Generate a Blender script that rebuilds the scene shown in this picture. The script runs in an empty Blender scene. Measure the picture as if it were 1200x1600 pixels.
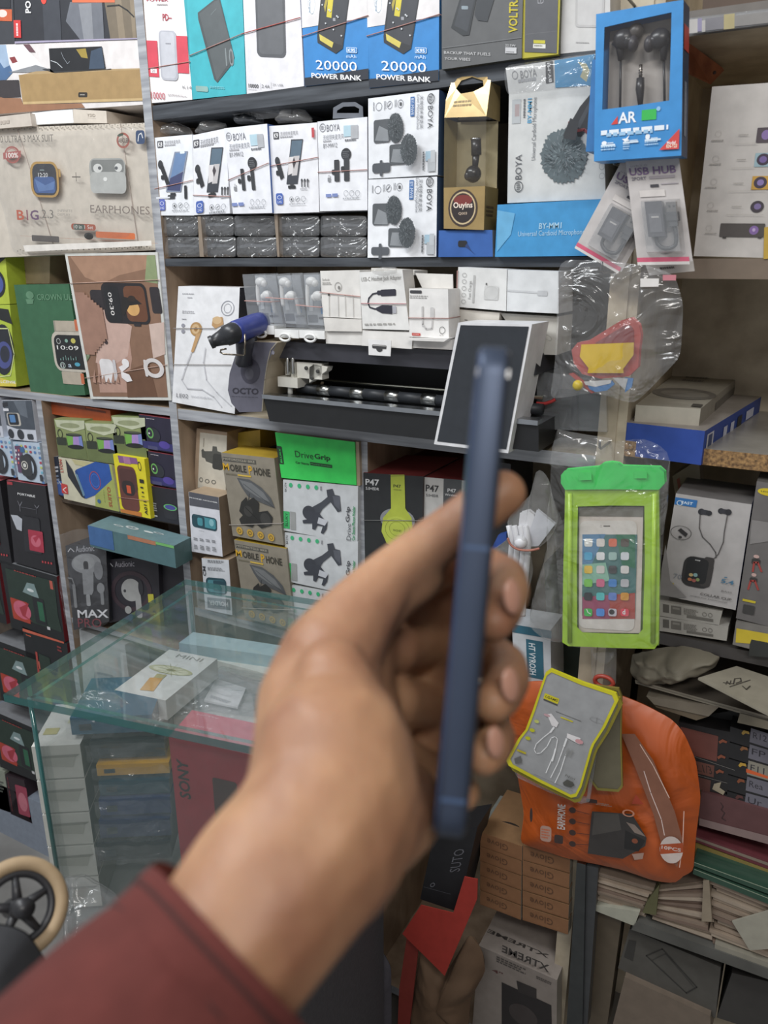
import bpy, math, random
from mathutils import Vector as V, Matrix, noise
C = bpy.context.scene.collection
sc = bpy.context.scene
# ---------------------------------------------------------------- camera
CAMH = 1.42
CAM = V((0, -1.0, CAMH))
yaw, pitch, roll = [math.radians(a) for a in (29.04, 17.8, -0.18)]
fwd = V((-math.sin(yaw)*math.cos(pitch), math.cos(yaw)*math.cos(pitch), -math.sin(pitch)))
rt0 = V((math.cos(yaw), math.sin(yaw), 0)); up0 = rt0.cross(fwd)
RT = rt0*math.cos(roll) + up0*math.sin(roll); UP = up0*math.cos(roll) - rt0*math.sin(roll)
FPX = 1230.0
cd = bpy.data.cameras.new('camera'); cam = bpy.data.objects.new('camera', cd); C.objects.link(cam)
cd.sensor_fit = 'VERTICAL'; cd.sensor_height = 36.0; cd.lens = FPX/1600*36
m = Matrix((RT, UP, -fwd)).transposed().to_4x4(); m.translation = CAM; cam.matrix_world = m
cd.clip_start = .01
cd.dof.use_dof = True; cd.dof.focus_distance = 1.2; cd.dof.aperture_fstop = 9.0
sc.camera = cam
# ---------------------------------------------------------------- light
w = bpy.data.worlds.new('world'); sc.world = w; w.use_nodes = True
w.node_tree.nodes['Background'].inputs[0].default_value = (.92, .95, 1, 1)
w.node_tree.nodes['Background'].inputs[1].default_value = .39
def area(name, loc, target, sx, sy, power, col=(1, 1, 1)):
    l = bpy.data.lights.new(name, 'AREA'); l.shape = 'RECTANGLE'; l.size = sx; l.size_y = sy; l.energy = power; l.color = col
    o = bpy.data.objects.new(name, l); C.objects.link(o); o.location = loc
    o.rotation_euler = (V(target)-V(loc)).to_track_quat('-Z', 'Y').to_euler(); return o
area('ceiling_tube_light', (-1.1, -.95, 2.55), (-.7, 0, 1.3), 1.3, .14, 22, (.95, .98, 1))
area('ceiling_tube_light', (.55, -1.7, 2.5), (-.3, 0, 1.3), 1.0, .14, 15, (1, .97, .93))
sc.view_settings.view_transform = 'Standard'; sc.view_settings.look = 'None'
sc.view_settings.gamma = 1; sc.view_settings.use_curve_mapping = False; sc.view_settings.exposure = 0.08
# ---------------------------------------------------------------- pixel -> place
FRAMES = dict(A=(0,0,3), B=(220,0,3), C=(560,0,3), D=(860,0,3.5294), E=(0,380,3), F=(250,380,3), G=(560,380,3), H=(840,380,3.3333),
    I=(0,600,3.75), J=(270,640,3.1579), K=(540,680,3.3333), L=(820,660,3.1579), M=(0,880,2.6667), N=(0,1200,2.6667), O=(700,980,2.4),
    Q=(580,1250,1.9355), P=(0,0,1), R=(960,1020,5), S=(900,1300,4), U=(440,1330,2.6087), W=(0,780,3.0769), X=(740,1080,6.6667), Z=(0,560,6.6667), Y=(0,0,5))
FR = FRAMES['P']
def fr(k):
    global FR
    FR = FRAMES[k]
def px(p): return (FR[0]+p[0]/FR[2], FR[1]+p[1]/FR[2])
def ray(p):
    x, y = px(p); return RT*((x-600)/FPX) - UP*((y-800)/FPX) + fwd
def onp(p, o, n):
    r = ray(p); return CAM + r*((o-CAM).dot(n)/r.dot(n))
def onY(p, y): return onp(p, V((0, y, 0)), V((0, 1, 0)))
def onZ(p, z): return onp(p, V((0, 0, z)), V((0, 0, 1)))
def onD(p, d): return CAM + ray(p)*d
# ---------------------------------------------------------------- materials
MATS = {}
def lin(c): return c/12.92 if c <= .04045 else ((c+.055)/1.055)**2.4
def hexc(h):
    if len(h) == 3: h = ''.join(a*2 for a in h)
    return tuple(lin(int(h[i:i+2], 16)/255) for i in (0, 2, 4))
NAMED = {}
def mat(h, rough=.5, metal=0., alpha=1., nz=.08, scale=60, bump=0., sss=0., coat=0., trans=0.):
    if isinstance(h, bpy.types.Material): return h
    if h in NAMED: return NAMED[h]
    if '/' in h:
        h, o = h.split('/')
        return {'g': mat(h, .18, coat=.5), 'm': mat(h, .25, 1.0), 's': mat(h, .3)}[o]
    key = (h, rough, metal, alpha, nz, scale, bump, sss, coat, trans)
    if key in MATS: return MATS[key]
    mt = bpy.data.materials.new('paint_'+h); mt.use_nodes = True; nt = mt.node_tree; b = nt.nodes['Principled BSDF']
    c = tuple(x*.93+.013 for x in hexc(h))  # haze mixed into the colour: darks lifted, lights dimmed
    b.inputs['Roughness'].default_value = rough; b.inputs['Metallic'].default_value = metal
    b.inputs['Alpha'].default_value = alpha; b.inputs['Coat Weight'].default_value = coat; b.inputs['Coat Roughness'].default_value = .12
    b.inputs['Transmission Weight'].default_value = trans
    if sss: b.inputs['Subsurface Weight'].default_value = sss; b.inputs['Subsurface Radius'].default_value = (.012, .004, .002); b.inputs['Subsurface Scale'].default_value = 1
    tc = nt.nodes.new('ShaderNodeTexCoord'); n = nt.nodes.new('ShaderNodeTexNoise'); n.inputs['Scale'].default_value = scale; n.inputs['Detail'].default_value = 4
    nt.links.new(tc.outputs['Object'], n.inputs['Vector'])
    r = nt.nodes.new('ShaderNodeValToRGB'); k = nz
    r.color_ramp.elements[0].position = .3; r.color_ramp.elements[1].position = .7
    r.color_ramp.elements[0].color = tuple(x*(1-k) for x in c)+(1,); r.color_ramp.elements[1].color = tuple(min(1, x*(1+k)+k*.01) for x in c)+(1,)
    nt.links.new(n.outputs['Fac'], r.inputs['Fac']); nt.links.new(r.outputs['Color'], b.inputs['Base Color'])
    if bump:
        bp = nt.nodes.new('ShaderNodeBump'); bp.inputs['Strength'].default_value = bump; bp.inputs['Distance'].default_value = .004
        nt.links.new(n.outputs['Fac'], bp.inputs['Height']); nt.links.new(bp.outputs['Normal'], b.inputs['Normal'])
    MATS[key] = mt; return mt
def film(name, col, alpha, rough, bump, scale=35, dist=.01, spec=.5, refl=.05):
    mt = bpy.data.materials.new(name); mt.use_nodes = True; nt = mt.node_tree
    out = nt.nodes['Material Output']; nt.nodes.remove(nt.nodes['Principled BSDF'])
    tr = nt.nodes.new('ShaderNodeBsdfTransparent'); tr.inputs[0].default_value = (.97, .97, .97, 1)
    df = nt.nodes.new('ShaderNodeBsdfPrincipled'); df.inputs['Base Color'].default_value = hexc(col)+(1,); df.inputs['Roughness'].default_value = rough; df.inputs['Specular IOR Level'].default_value = spec
    gl = nt.nodes.new('ShaderNodeBsdfGlossy'); gl.inputs['Roughness'].default_value = rough
    tc = nt.nodes.new('ShaderNodeTexCoord'); n = nt.nodes.new('ShaderNodeTexNoise'); n.inputs['Scale'].default_value = scale; n.inputs['Detail'].default_value = 3; n.inputs['Distortion'].default_value = 1.2
    bp = nt.nodes.new('ShaderNodeBump'); bp.inputs['Strength'].default_value = bump; bp.inputs['Distance'].default_value = dist
    nt.links.new(tc.outputs['Object'], n.inputs['Vector']); nt.links.new(n.outputs['Fac'], bp.inputs['Height'])
    nt.links.new(bp.outputs['Normal'], gl.inputs['Normal']); nt.links.new(bp.outputs['Normal'], df.inputs['Normal'])
    m1 = nt.nodes.new('ShaderNodeMixShader'); m1.inputs[0].default_value = alpha
    nt.links.new(tr.outputs[0], m1.inputs[1]); nt.links.new(df.outputs[0], m1.inputs[2])
    lw = nt.nodes.new('ShaderNodeLayerWeight'); lw.inputs['Blend'].default_value = .5; nt.links.new(bp.outputs['Normal'], lw.inputs['Normal'])
    pw = nt.nodes.new('ShaderNodeMath'); pw.operation = 'POWER'; pw.inputs[1].default_value = 3.5; nt.links.new(lw.outputs['Facing'], pw.inputs[0])
    fn = nt.nodes.new('ShaderNodeMath'); fn.operation = 'MULTIPLY_ADD'; fn.inputs[1].default_value = .4; fn.inputs[2].default_value = refl; nt.links.new(pw.outputs[0], fn.inputs[0])
    m2 = nt.nodes.new('ShaderNodeMixShader'); nt.links.new(fn.outputs[0], m2.inputs[0])
    nt.links.new(m1.outputs[0], m2.inputs[1]); nt.links.new(gl.outputs[0], m2.inputs[2]); nt.links.new(m2.outputs[0], out.inputs[0])
    NAMED[name] = mt; return mt
film('clear', 'f0f0f0', .03, .12, .5, 30)
film('milky', 'd8d6d2', .13, .13, .5, 25, .012)
film('case', 'c8ccd0', .22, .1, .25)
film('glass', 'a9c9c6', .06, .03, .02, 6)
film('glassedge', '2f6a68', .8, .1, .05, 6)
film('pane', 'b5aca4', .04, .08, .2, 20)
film('lime', 'a8d820', .62, .25, .5, 40)
film('wrapfilm', 'f4f4f4', .05, .15, .8, 16, .025, refl=.05)
film('orangefilm', 'c65a18', .93, .45, .6, 12, .012)
def wood(name, c1, c2, sc_=(3, 3, 40), rough=.6):
    mt = bpy.data.materials.new(name); mt.use_nodes = True; nt = mt.node_tree; b = nt.nodes['Principled BSDF']; b.inputs['Roughness'].default_value = rough
    tc = nt.nodes.new('ShaderNodeTexCoord'); mp = nt.nodes.new('ShaderNodeMapping'); mp.inputs['Scale'].default_value = sc_
    n = nt.nodes.new('ShaderNodeTexNoise'); n.inputs['Scale'].default_value = 4; n.inputs['Detail'].default_value = 8
    r = nt.nodes.new('ShaderNodeValToRGB'); r.color_ramp.elements[0].position = .35; r.color_ramp.elements[1].position = .65
    r.color_ramp.elements[0].color = hexc(c1)+(1,); r.color_ramp.elements[1].color = hexc(c2)+(1,)
    nt.links.new(tc.outputs['Object'], mp.inputs[0]); nt.links.new(mp.outputs[0], n.inputs['Vector']); nt.links.new(n.outputs['Fac'], r.inputs[0]); nt.links.new(r.outputs[0], b.inputs['Base Color'])
    NAMED[name] = mt; return mt
wood('shelfedge', '8e9096', 'b4b6ba', (2, 30, 30), .35)
wood('shelfdark', '2e3136', '50545a', (2, 30, 30), .45)
wood('ply', '8f7a66', 'b39c85', (6, 6, 2))
wood('chip', '5e4630', 'b08a5a', (60, 60, 60))
wood('beige', 'a89a84', 'c9bda6', (5, 5, 5))
wood('backpanel', '4a4038', '6e6052', (4, 4, 4))
wood('brownwood', '8a4a30', 'b06a48', (30, 5, 5))
# ---------------------------------------------------------------- mesh builder
class G:
    def __init__(s): s.v = []; s.f = []; s.m = []; s.mats = []; s.smooth = []
    def mi(s, mt):
        mt = mat(mt)
        if mt not in s.mats: s.mats.append(mt)
        return s.mats.index(mt)
    def add(s, vs, fs, mt, sm=False):
        o = len(s.v); s.v += [V(v) for v in vs]; i = s.mi(mt)
        for f in fs: s.f.append([a+o for a in f]); s.m.append(i); s.smooth.append(sm)
    def hexa(s, a, b, mt, cols=None):   # a: four near corners TL TR BR BL, b: four far corners
        cols = cols or {}
        o = list(a)+list(b)
        for key, f in (('F', (0, 3, 2, 1)), ('K', (4, 5, 6, 7)), ('T', (0, 1, 5, 4)), ('B', (3, 7, 6, 2)), ('L', (0, 4, 7, 3)), ('R', (1, 2, 6, 5))):
            s.add([o[i] for i in f], [(0, 1, 2, 3)], cols.get(key, mt))
    def aabb(s, x0, x1, y0, y1, z0, z1, mt, cols=None):
        s.hexa([V((x0, y0, z1)), V((x1, y0, z1)), V((x1, y0, z0)), V((x0, y0, z0))], [V((x0, y1, z1)), V((x1, y1, z1)), V((x1, y1, z0)), V((x0, y1, z0))], mt, cols)
    def tube(s, pts, r, mt, n=8, cap=True):
        pts = [V(p) for p in pts]; rs = r if isinstance(r, (list, tuple)) else [r]*len(pts)
        vs = []; u = None
        for i, p in enumerate(pts):
            t = (pts[min(i+1, len(pts)-1)]-pts[max(i-1, 0)])
            if t.length < 1e-9: t = V((0, 0, 1))
            t.normalize()
            if u is None: u = t.orthogonal().normalized()
            u = (u - t*u.dot(t)).normalized(); w_ = t.cross(u)
            for k in range(n):
                a = 2*math.pi*k/n; vs.append(p+(u*math.cos(a)+w_*math.sin(a))*rs[i])
        fs = [(i*n+k, i*n+(k+1) % n, (i+1)*n+(k+1) % n, (i+1)*n+k) for i in range(len(pts)-1) for k in range(n)]
        if cap: fs += [tuple(range(n))[::-1], tuple((len(pts)-1)*n+k for k in range(n))]
        s.add(vs, fs, mt, True)
    def ball(s, c, r, mt, n=10, sc_=(1, 1, 1), rot=None):
        c = V(c); vs = []; fs = []
        for i in range(n+1):
            th = math.pi*i/n
            for k in range(2*n):
                ph = math.pi*k/n; p = V((math.sin(th)*math.cos(ph)*sc_[0], math.sin(th)*math.sin(ph)*sc_[1], math.cos(th)*sc_[2]))*r
                if rot: p = rot @ p
                vs.append(c+p)
        for i in range(n):
            for k in range(2*n): fs.append((i*2*n+k, (i+1)*2*n+k, (i+1)*2*n+(k+1) % (2*n), i*2*n+(k+1) % (2*n)))
        s.add(vs, fs, mt, True)
    def build(s, name, parent=None, bevel=0., weld=False):
        me = bpy.data.meshes.new(name)
        o = bpy.data.objects.new(name, me)
        if parent is None:
            lo = V([min(v[i] for v in s.v) for i in range(3)]); hi = V([max(v[i] for v in s.v) for i in range(3)])
            org = V(((lo.x+hi.x)/2, (lo.y+hi.y)/2, lo.z))
        else: org = parent.matrix_world.translation.copy()
        me.from_pydata([v-org for v in s.v], [], s.f)
        for mt in s.mats: me.materials.append(mt)
        me.polygons.foreach_set('material_index', s.m); me.polygons.foreach_set('use_smooth', s.smooth)
        me.update()
        if parent is None: o.location = org; o.matrix_world = Matrix.Translation(org)
        else: o.parent = parent
        C.objects.link(o)
        if parent is not None: o.matrix_world = Matrix.Translation(org)
        if bevel:
            md = o.modifiers.new('bevel', 'BEVEL'); md.width = bevel; md.segments = 2; md.limit_method = 'ANGLE'; md.angle_limit = 1.0
            wl = None
        return o
def tag(o, label=None, cat=None, group=None, kind=None):
    for k, v in (('label', label), ('category', cat), ('group', group), ('kind', kind)):
        if v: o[k] = v
    return o
def empty(name, loc, label, cat, group=None):
    o = bpy.data.objects.new(name, None); C.objects.link(o); o.location = loc; o.matrix_world = Matrix.Translation(V(loc)); o.empty_display_size = .02
    return tag(o, label, cat, group)
def part(name, g, parent, label=None, bevel=0.):
    o = g.build(name, parent, bevel)
    if label: o['label'] = label
    return o
# ---------------------------------------------------------------- printed artwork on a face
TX = {}
def textmesh(s, bold):
    k = (s, bold)
    if k not in TX:
        cu = bpy.data.curves.new('t', 'FONT'); cu.body = s; cu.resolution_u = 2; cu.offset = .022 if bold else 0
        ob = bpy.data.objects.new('t', cu); me = ob.to_mesh()
        vs = [v.co.copy() for v in me.vertices]; fs = [tuple(p.vertices) for p in me.polygons]; ob.to_mesh_clear()
        bpy.data.objects.remove(ob); bpy.data.curves.remove(cu)
        if vs:
            x0 = min(v.x for v in vs); x1 = max(v.x for v in vs); y0 = min(v.y for v in vs); y1 = max(v.y for v in vs)
            vs = [((v.x-x0)/max(1e-6, x1-x0), (v.y-y0)/max(1e-6, y1-y0)) for v in vs]
        TX[k] = (vs, fs)
    return TX[k]
class Face:
    """a printed face: origin at its top left corner, U along its top edge, W down its side"""
    def __init__(s, g, tl, tr, bl, q=None):
        s.g = g; s.o = tl; s.U = tr-tl; s.W = bl-tl; s.n = s.U.cross(s.W).normalized()
        if s.n.dot(CAM-tl) < 0: s.n = -s.n
        s.k = 0; s.eps = .0005
    def uv(s, p):
        P = onp(p, s.o, s.n)-s.o; a = s.U.dot(s.U); b = s.U.dot(s.W); c = s.W.dot(s.W); d = P.dot(s.U); e = P.dot(s.W); D = a*c-b*b
        return ((d*c-e*b)/D, (e*a-d*b)/D)
    def P(s, u, v): return s.o+s.U*u+s.W*v+s.n*(s.eps+s.k*.00006)
    def poly(s, c, uvs):
        s.k += 1; vs = [s.P(*p) for p in uvs]; s.g.add(vs, [tuple(range(len(vs)))], c)
    def box(s, x0, y0, x1, y1):
        a = s.uv((x0, y0)); b = s.uv((x1, y1)); return a[0], a[1], b[0], b[1]
    def draw(s, art):
        for it in art:
            k = it[0]
            if k == 't':
                _, tx, c, x0, y0, x1, y1 = it[:7]; rot = it[7] if len(it) > 7 else 0; bold = it[8] if len(it) > 8 else 0
                u0, v0, u1, v1 = s.box(x0, y0, x1, y1); vs, fs = textmesh(tx, bold); s.k += 1
                fn = {0: lambda a, b: (u0+(u1-u0)*a, v1+(v0-v1)*b), 180: lambda a, b: (u1+(u0-u1)*a, v0+(v1-v0)*b),
                      90: lambda a, b: (u0+(u1-u0)*b, v0+(v1-v0)*a), -90: lambda a, b: (u1+(u0-u1)*b, v1+(v0-v1)*a)}[rot]
                s.g.add([s.P(*fn(a, b)) for a, b in vs], fs, c)
            elif k == 'r':
                u0, v0, u1, v1 = s.box(*it[2:6]); s.poly(it[1], [(u0, v0), (u0, v1), (u1, v1), (u1, v0)])
            elif k == 'q': s.poly(it[1], [(it[2], it[3]), (it[2], it[5]), (it[4], it[5]), (it[4], it[3])])
            elif k == 'R':  # rounded rectangle
                u0, v0, u1, v1 = s.box(*it[2:6]); f = it[6] if len(it) > 6 else .2; lu = s.U.length; lv = s.W.length
                r = f*min(abs(u1-u0)*lu, abs(v1-v0)*lv); ru = r/lu; rv = r/lv; pts = []
                for cx, cy, a0 in ((u1-ru, v1-rv, 0), (u0+ru, v1-rv, 90), (u0+ru, v0+rv, 180), (u1-ru, v0+rv, 270)):
                    for j in range(5):
                        a = math.radians(a0+j*22.5); pts.append((cx+ru*math.cos(a), cy+rv*math.sin(a)))
                s.poly(it[1], pts)
            elif k == 'e':
                u0, v0, u1, v1 = s.box(*it[2:6]); s.poly(it[1], [((u0+u1)/2+(u1-u0)/2*math.cos(a*math.pi/12), (v0+v1)/2+(v1-v0)/2*math.sin(a*math.pi/12)) for a in range(24)])
            elif k == 'o':
                u0, v0, u1, v1 = s.box(*it[2:6]); w_ = it[6] if len(it) > 6 else .15; s.k += 1; vs = []
                for a in range(24):
                    for f in (1, 1-2*w_): vs.append(s.P((u0+u1)/2+(u1-u0)/2*f*math.cos(a*math.pi/12), (v0+v1)/2+(v1-v0)/2*f*math.sin(a*math.pi/12)))
                s.g.add(vs, [(2*a, 2*a+1, (2*a+3) % 48, (2*a+2) % 48) for a in range(24)], it[1])
            elif k == 'p': s.poly(it[1], [s.uv(p) for p in it[2]])
            elif k == 'l':
                w_ = it[2]/FR[2]/FPX*(s.o-CAM).dot(fwd)/2; s.k += 1
                pts = [onp(p, s.o, s.n) for p in it[3]]
                for a, b in zip(pts[:-1], pts[1:]):
                    t = (b-a)
                    if t.length < 1e-7: continue
                    t.normalize(); d = t.cross(s.n)*w_; e = s.n*(s.eps+s.k*.00006); t = t*w_*.5
                    s.g.add([a+d+e-t, b+d+e+t, b-d+e+t, a-d+e-t], [(0, 1, 2, 3)], it[1])
            elif k == 'x':  # unreadable small print: rows of short dashes
                _, c, x0, y0, x1, y1, n = it[:7]; u0, v0, u1, v1 = s.box(x0, y0, x1, y1); rnd = random.Random(int(x0+y0)); s.k += 1
                vert = len(it) > 7
                if vert: L0, L1, T0, T1 = v0, v1, u0, u1
                else: L0, L1, T0, T1 = u0, u1, v0, v1
                for i in range(n):
                    t0 = T0+(T1-T0)*(i+.2)/n; t1 = T0+(T1-T0)*(i+.75)/n; a = L0; end = L0+(L1-L0)*rnd.uniform(.75, 1)
                    while abs(a-L0) < abs(end-L0)-1e-6:
                        st = (L1-L0)*rnd.uniform(.06, .16); b = a+st
                        if abs(b-L0) > abs(end-L0): b = end
                        q = [(a, t0), (a, t1), (b, t1), (b, t0)]
                        if vert: q = [(y, x) for x, y in q]
                        s.g.add([s.P(*z) for z in q], [(0, 1, 2, 3)], c); a = b+(L1-L0)*.03
def plane_of(q, y, yw, tl, z):
    if z is not None: return V((0, 0, z)), V((0, 0, 1))
    c = onY(((q[0][0]+q[2][0])/2, (q[0][1]+q[2][1])/2), y)
    a = math.radians(yw); b = math.radians(tl)
    n = V((math.sin(a)*math.cos(b), math.cos(a)*math.cos(b), math.sin(b)))
    return c, n
def quad(q, y=0, yw=0, tl=0, z=None):
    o, n = plane_of(q, y, yw, tl, z); return [onp(p, o, n) for p in q], n
BANDM = 'b88880'
def band(o, pts, q, n, d, c=None):
    """a rubber band round the box, passing over the front through pts"""
    g = G(); P = [onp(p, q[0], n)-n*.0016 for p in pts]; P = [P[0]+n*(d+.002)]+P+[P[-1]+n*(d+.002)]
    g.tube(P, .0006, c or BANDM, 6); part('rubber_band', g, o)
def B(name, label, q, y=0, d=.05, c='f0f0ee', art=(), cols=None, yw=0, tl=0, z=None, cat='box', group=None, bev=.0012, bands=(), bc=None, side=None, top=None, wrap=None, parent=None):
    """a printed box: q = corners TL TR BR BL of the front in the picture frame, lying in a real plane, d deep"""
    Q, n = quad(q, y, yw, tl, z)
    back = n if z is None else V((0, 0, -1))
    g = G(); bk = [p+back*d for p in Q]; g.hexa(Q, bk, c, cols)
    f = Face(g, Q[0], Q[1], Q[3]); f.draw(art)
    if side: f = Face(g, Q[1], bk[1], Q[2]); f.draw(side)
    if top: f = Face(g, bk[0], bk[1], Q[0]); f.draw(top)
    o = g.build(name, parent, bev)
    if parent is None: tag(o, label, cat, group)
    elif label: o['label'] = label
    for b in bands: band(o, b, Q, n, d, bc)
    if wrap:
        g2 = G(); e = .0022; cen = sum(Q, V())/4; A = [p+(p-cen).normalized()*e-n*e for p in Q]; Bk = [p+n*(d+2*e) for p in A]
        g2.hexa(A, Bk, wrap); part('plastic_wrap', g2, o)
    o['_n'] = tuple(n); o['_p'] = tuple(Q[0]); return o
def D(o, label, a, b):
    """a copy of a box and its parts, shifted in its own plane so that what is at a comes to b"""
    n = V(o['_n']); p = V(o['_p']); sh = onp(b, p, n)-onp(a, p, n)
    c = o.copy(); C.objects.link(c); c.location = o.location+sh; c.matrix_world = Matrix.Translation(c.location); c['label'] = label
    for ch in o.children:
        e = ch.copy(); C.objects.link(e); e.parent = c; e.matrix_parent_inverse = ch.matrix_parent_inverse.copy()
    return c
# ---------------------------------------------------------------- soft shapes
def pillow(g, out, mt, y=0, th=.01, wr=.003, yw=0, tl=0, seed=1, nr=9, ns=72, fq=25, two=True, centre=None, o=None, n=None):
    """a soft bag: outline in the picture frame, lying in a real plane, puffed to th"""
    if o is None: o, n = plane_of([out[0], out[0], out[len(out)//2], 0], y, yw, tl, None)
    P = [onp(p, o, n) for p in out]
    L = [0]
    for a, b in zip(P, P[1:]+P[:1]): L.append(L[-1]+(b-a).length)
    ring = []
    for i in range(ns):
        t = L[-1]*i/ns; k = max(j for j in range(len(P)) if L[j] <= t); f = (t-L[k])/max(1e-9, L[k+1]-L[k]); ring.append(P[k].lerp(P[(k+1) % len(P)], f))
    ring = [(ring[i-1]+ring[i]*2+ring[(i+1) % ns])/4 for i in range(ns)]
    c = sum(ring, V())/ns if centre is None else onp(centre, o, n)
    for sgn in ((-1, 1) if two else (-1,)):
        vs = []; fs = []
        for j in range(nr+1):
            r = math.sin(j/nr*math.pi/2)
            for i in range(ns):
                p = c.lerp(ring[i], r); h = th*(1-r**4)+wr*(noise.noise((p+V((seed*3.1, seed, 0)))*fq)+.6*noise.noise((p+V((seed, 0, seed)))*fq*2.3))*(1-.6*r**6)
                if sgn > 0: h *= .3
                vs.append(p+n*sgn*max(h, .0003 if sgn > 0 else -.002))
        for j in range(nr):
            for i in range(ns): fs.append((j*ns+i, j*ns+(i+1) % ns, (j+1)*ns+(i+1) % ns, (j+1)*ns+i))
        g.add(vs, fs, mt, True)
    return o, n
def spline(pts, k=6):
    out = []; P = [V(p) for p in pts]
    for i in range(len(P)-1):
        a = P[max(i-1, 0)]; b = P[i]; c = P[i+1]; d = P[min(i+2, len(P)-1)]
        for j in range(k):
            t = j/k; out.append(.5*((2*b)+(c-a)*t+(2*a-5*b+4*c-d)*t*t+(3*b-3*c+d-a)*t**3))
    return out+[P[-1]]
# ================================================================ room
def struct(name, g, bevel=0): return tag(g.build(name, None, bevel), kind='structure')
g = G(); g.aabb(-3.2, 1.6, -2.2, .6, -.05, 0, mat('8c8a86', .5, nz=.2, scale=8)); struct('floor', g)
g = G(); g.aabb(1.25, 1.3, -2.2, .42, 0, 2.9, mat('5a4c40', .8)); struct('shade_wall_right', g)  # unseen wall, added to block light and darken the hollow of the hand
g = G(); g.aabb(-3.2, 1.6, .42, .5, 0, 2.9, 'backpanel'); struct('wall_back', g)
# ================================================================ shelving
fr('P')
X1 = onY((251, 400), 0).x; X0 = onY((63, 640), 0).x; X3 = onY((566, 700), 0).x; XR = onY((955, 425), 0).x; XC = onY((985, 425), 0).x+.012
Z1 = onY((630, 116), 0).z; Z2 = onY((600, 402.5), 0).z; Z3 = onY((570, 690), 0).z+.018
ZL = onY((170, 800), 0).z
def board(x0, x1, z, th, parent, y0=0, y1=.3, m='ply', e='shelfedge', name='shelf'):
    g = G(); g.aabb(x0, x1, y0, y1, z-th, z, m, {'F': e}); return part(name, g, parent, None, .001)
def upright(x, w_, z0, z1, parent, y0=-.0015, y1=.3, m='ply', e='shelfedge'):
    g = G(); g.aabb(x-w_/2, x+w_/2, y0, y1, z0, z1, m, {'F': e}); return part('upright', g, parent, None, .001)
mu = empty('shelving_unit', (X1, 0, 0), 'wide open shop shelving in the middle, with grey laminate edges', 'shelf', 'shop shelving')
board(X1, XR, Z1, .02, mu, e='shelfdark', m='shelfdark'); board(X1, XR, Z2, .012, mu, e='shelfdark')
board(X1, XR, Z3, .018, mu, m='beige'); Z4 = onY((371, 966), 0).z
board(X1+.01, XR, Z4, .016, mu); board(X1+.01, XR, .12, .018, mu)
board(X1, XR, 2.05, .02, mu)
upright(X1, .017, 0, 2.1, mu); upright(X3, .02, 0, Z3-.018, mu); upright((XR+XC-.012)/2, XC-.012-XR, 0, 2.1, mu, m='beige', e='beige')
g = G(); g.aabb(X1+.011, XR, .30, .31, 0, 2.1, 'beige'); part('back_panel', g, mu)
lu = empty('shelving_unit', (X0-.3, 0, 0), 'open shelving on the left, filled with speakers and smartwatch boxes', 'shelf', 'shop shelving')
board(X0-.7, X1-.009, Z3, .014, lu); board(X0+.008, X1-.011, ZL, .006, lu, m='ply', e='backpanel', y0=.015); board(X0+.008, X1-.011, onY((175, 984), 0).z, .012, lu)
board(X0-.7, X1-.011, .16, .16, lu, m=mat('8f98a6', .5), e=mat('8f98a6', .5), name='plinth')
upright(X0, .015, 0, Z3-.014, lu)
g = G(); g.aabb(X0-.7, X1-.011, .34, .35, 0, 2.1, 'backpanel'); part('back_panel', g, lu)
# cabinet on the right
ZR1 = onY((1120, 404), 0).z; ZR2 = onY((1150, 706), 0).z; ZR3 = onY((1100, 1003), 0).z
ru = empty('display_cabinet', (XC+.2, 0, 0), 'beige open cabinet on the right with a raw chipboard shelf edge', 'cabinet')
XE = XC+.75
YB = .05
for t in range(60):
    yb = t*.02
    if onY((1070, 430), yb).x <= XC: break
    YB = yb
g = G(); g.aabb(XC-.012, XC, 0, YB+.1, .8, 2.1, 'beige', {'F': 'beige'}); part('side_panel', g, ru)
g = G(); g.aabb(XC, XE, YB, YB+.015, 0, 2.1, 'beige'); part('back_panel', g, ru)
board(XC, XE, ZR1, .022, ru, m='beige', e=mat('7c6c5c', .5), y1=YB); board(XC, XE, ZR2, .02, ru, m=mat('9c978e', .3), e='chip', y1=YB)
board(XC, XE, ZR3, .016, ru, m=mat('4a4540', .5), e=mat('403c3a', .4), y1=YB)
board(XC, XE, onY((1140, 49), 0).z+.024, .024, ru, m='beige', e=mat('6c6660', .5), y1=YB)
# transparent strip along the top shelf edge
fr('D'); Q, n = quad([(765, 100), (1260, 40), (1260, 125), (765, 190)], -.01)
g = G(); g.hexa(Q, [p+n*.006 for p in Q], 'case'); Face(g, Q[0], Q[1], Q[3]).draw([('q', 'b8b4b0', .0, .1, .1, .95), ('q', '8a84a0', .1, .1, .15, .9), ('q', 'b0aca8', .15, .25, .19, .95), ('q', 'a89c70', .40, .05, .52, .95), ('q', '77757a', .19, .15, .40, .9), ('q', '85827f', .52, .2, 1, .85)]); part('shelf_edge_strip', g, ru, 'clear plastic price strip')
g = G(); Q = [onY((735, 215), .012), onY((948, 372), min(YB-.022, .15)), onY((872, 452), min(YB-.022, .15)), onY((735, 385), .012)]; n = V((0, 1, 0)); g.hexa(Q, [p+n*.018 for p in Q], 'brownwood')
for p in ((775, 290), (905, 400)):
    c = onp(p, (Q[0]+Q[1])/2, V((1, 1, 0))); g.ball(c, .002, mat('3a2018', .4), 6)
part('corner_bracket', g, ru, 'brown wooden corner block')
# hooks on the front edge of the partition
fr('P')
def hook(p, parent):
    a = onY(p, 0); g = G(); g.tube([a, a+V((0, -.045, 0)), a+V((0, -.052, .003)), a+V((0, -.054, .012))], .0016, mat('555555/m'), 8); part('hook', g, parent)
for p in ((957, 425), (953, 690), (905, 1072), (992, 10), (975, 262)): hook(p, mu)
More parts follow.
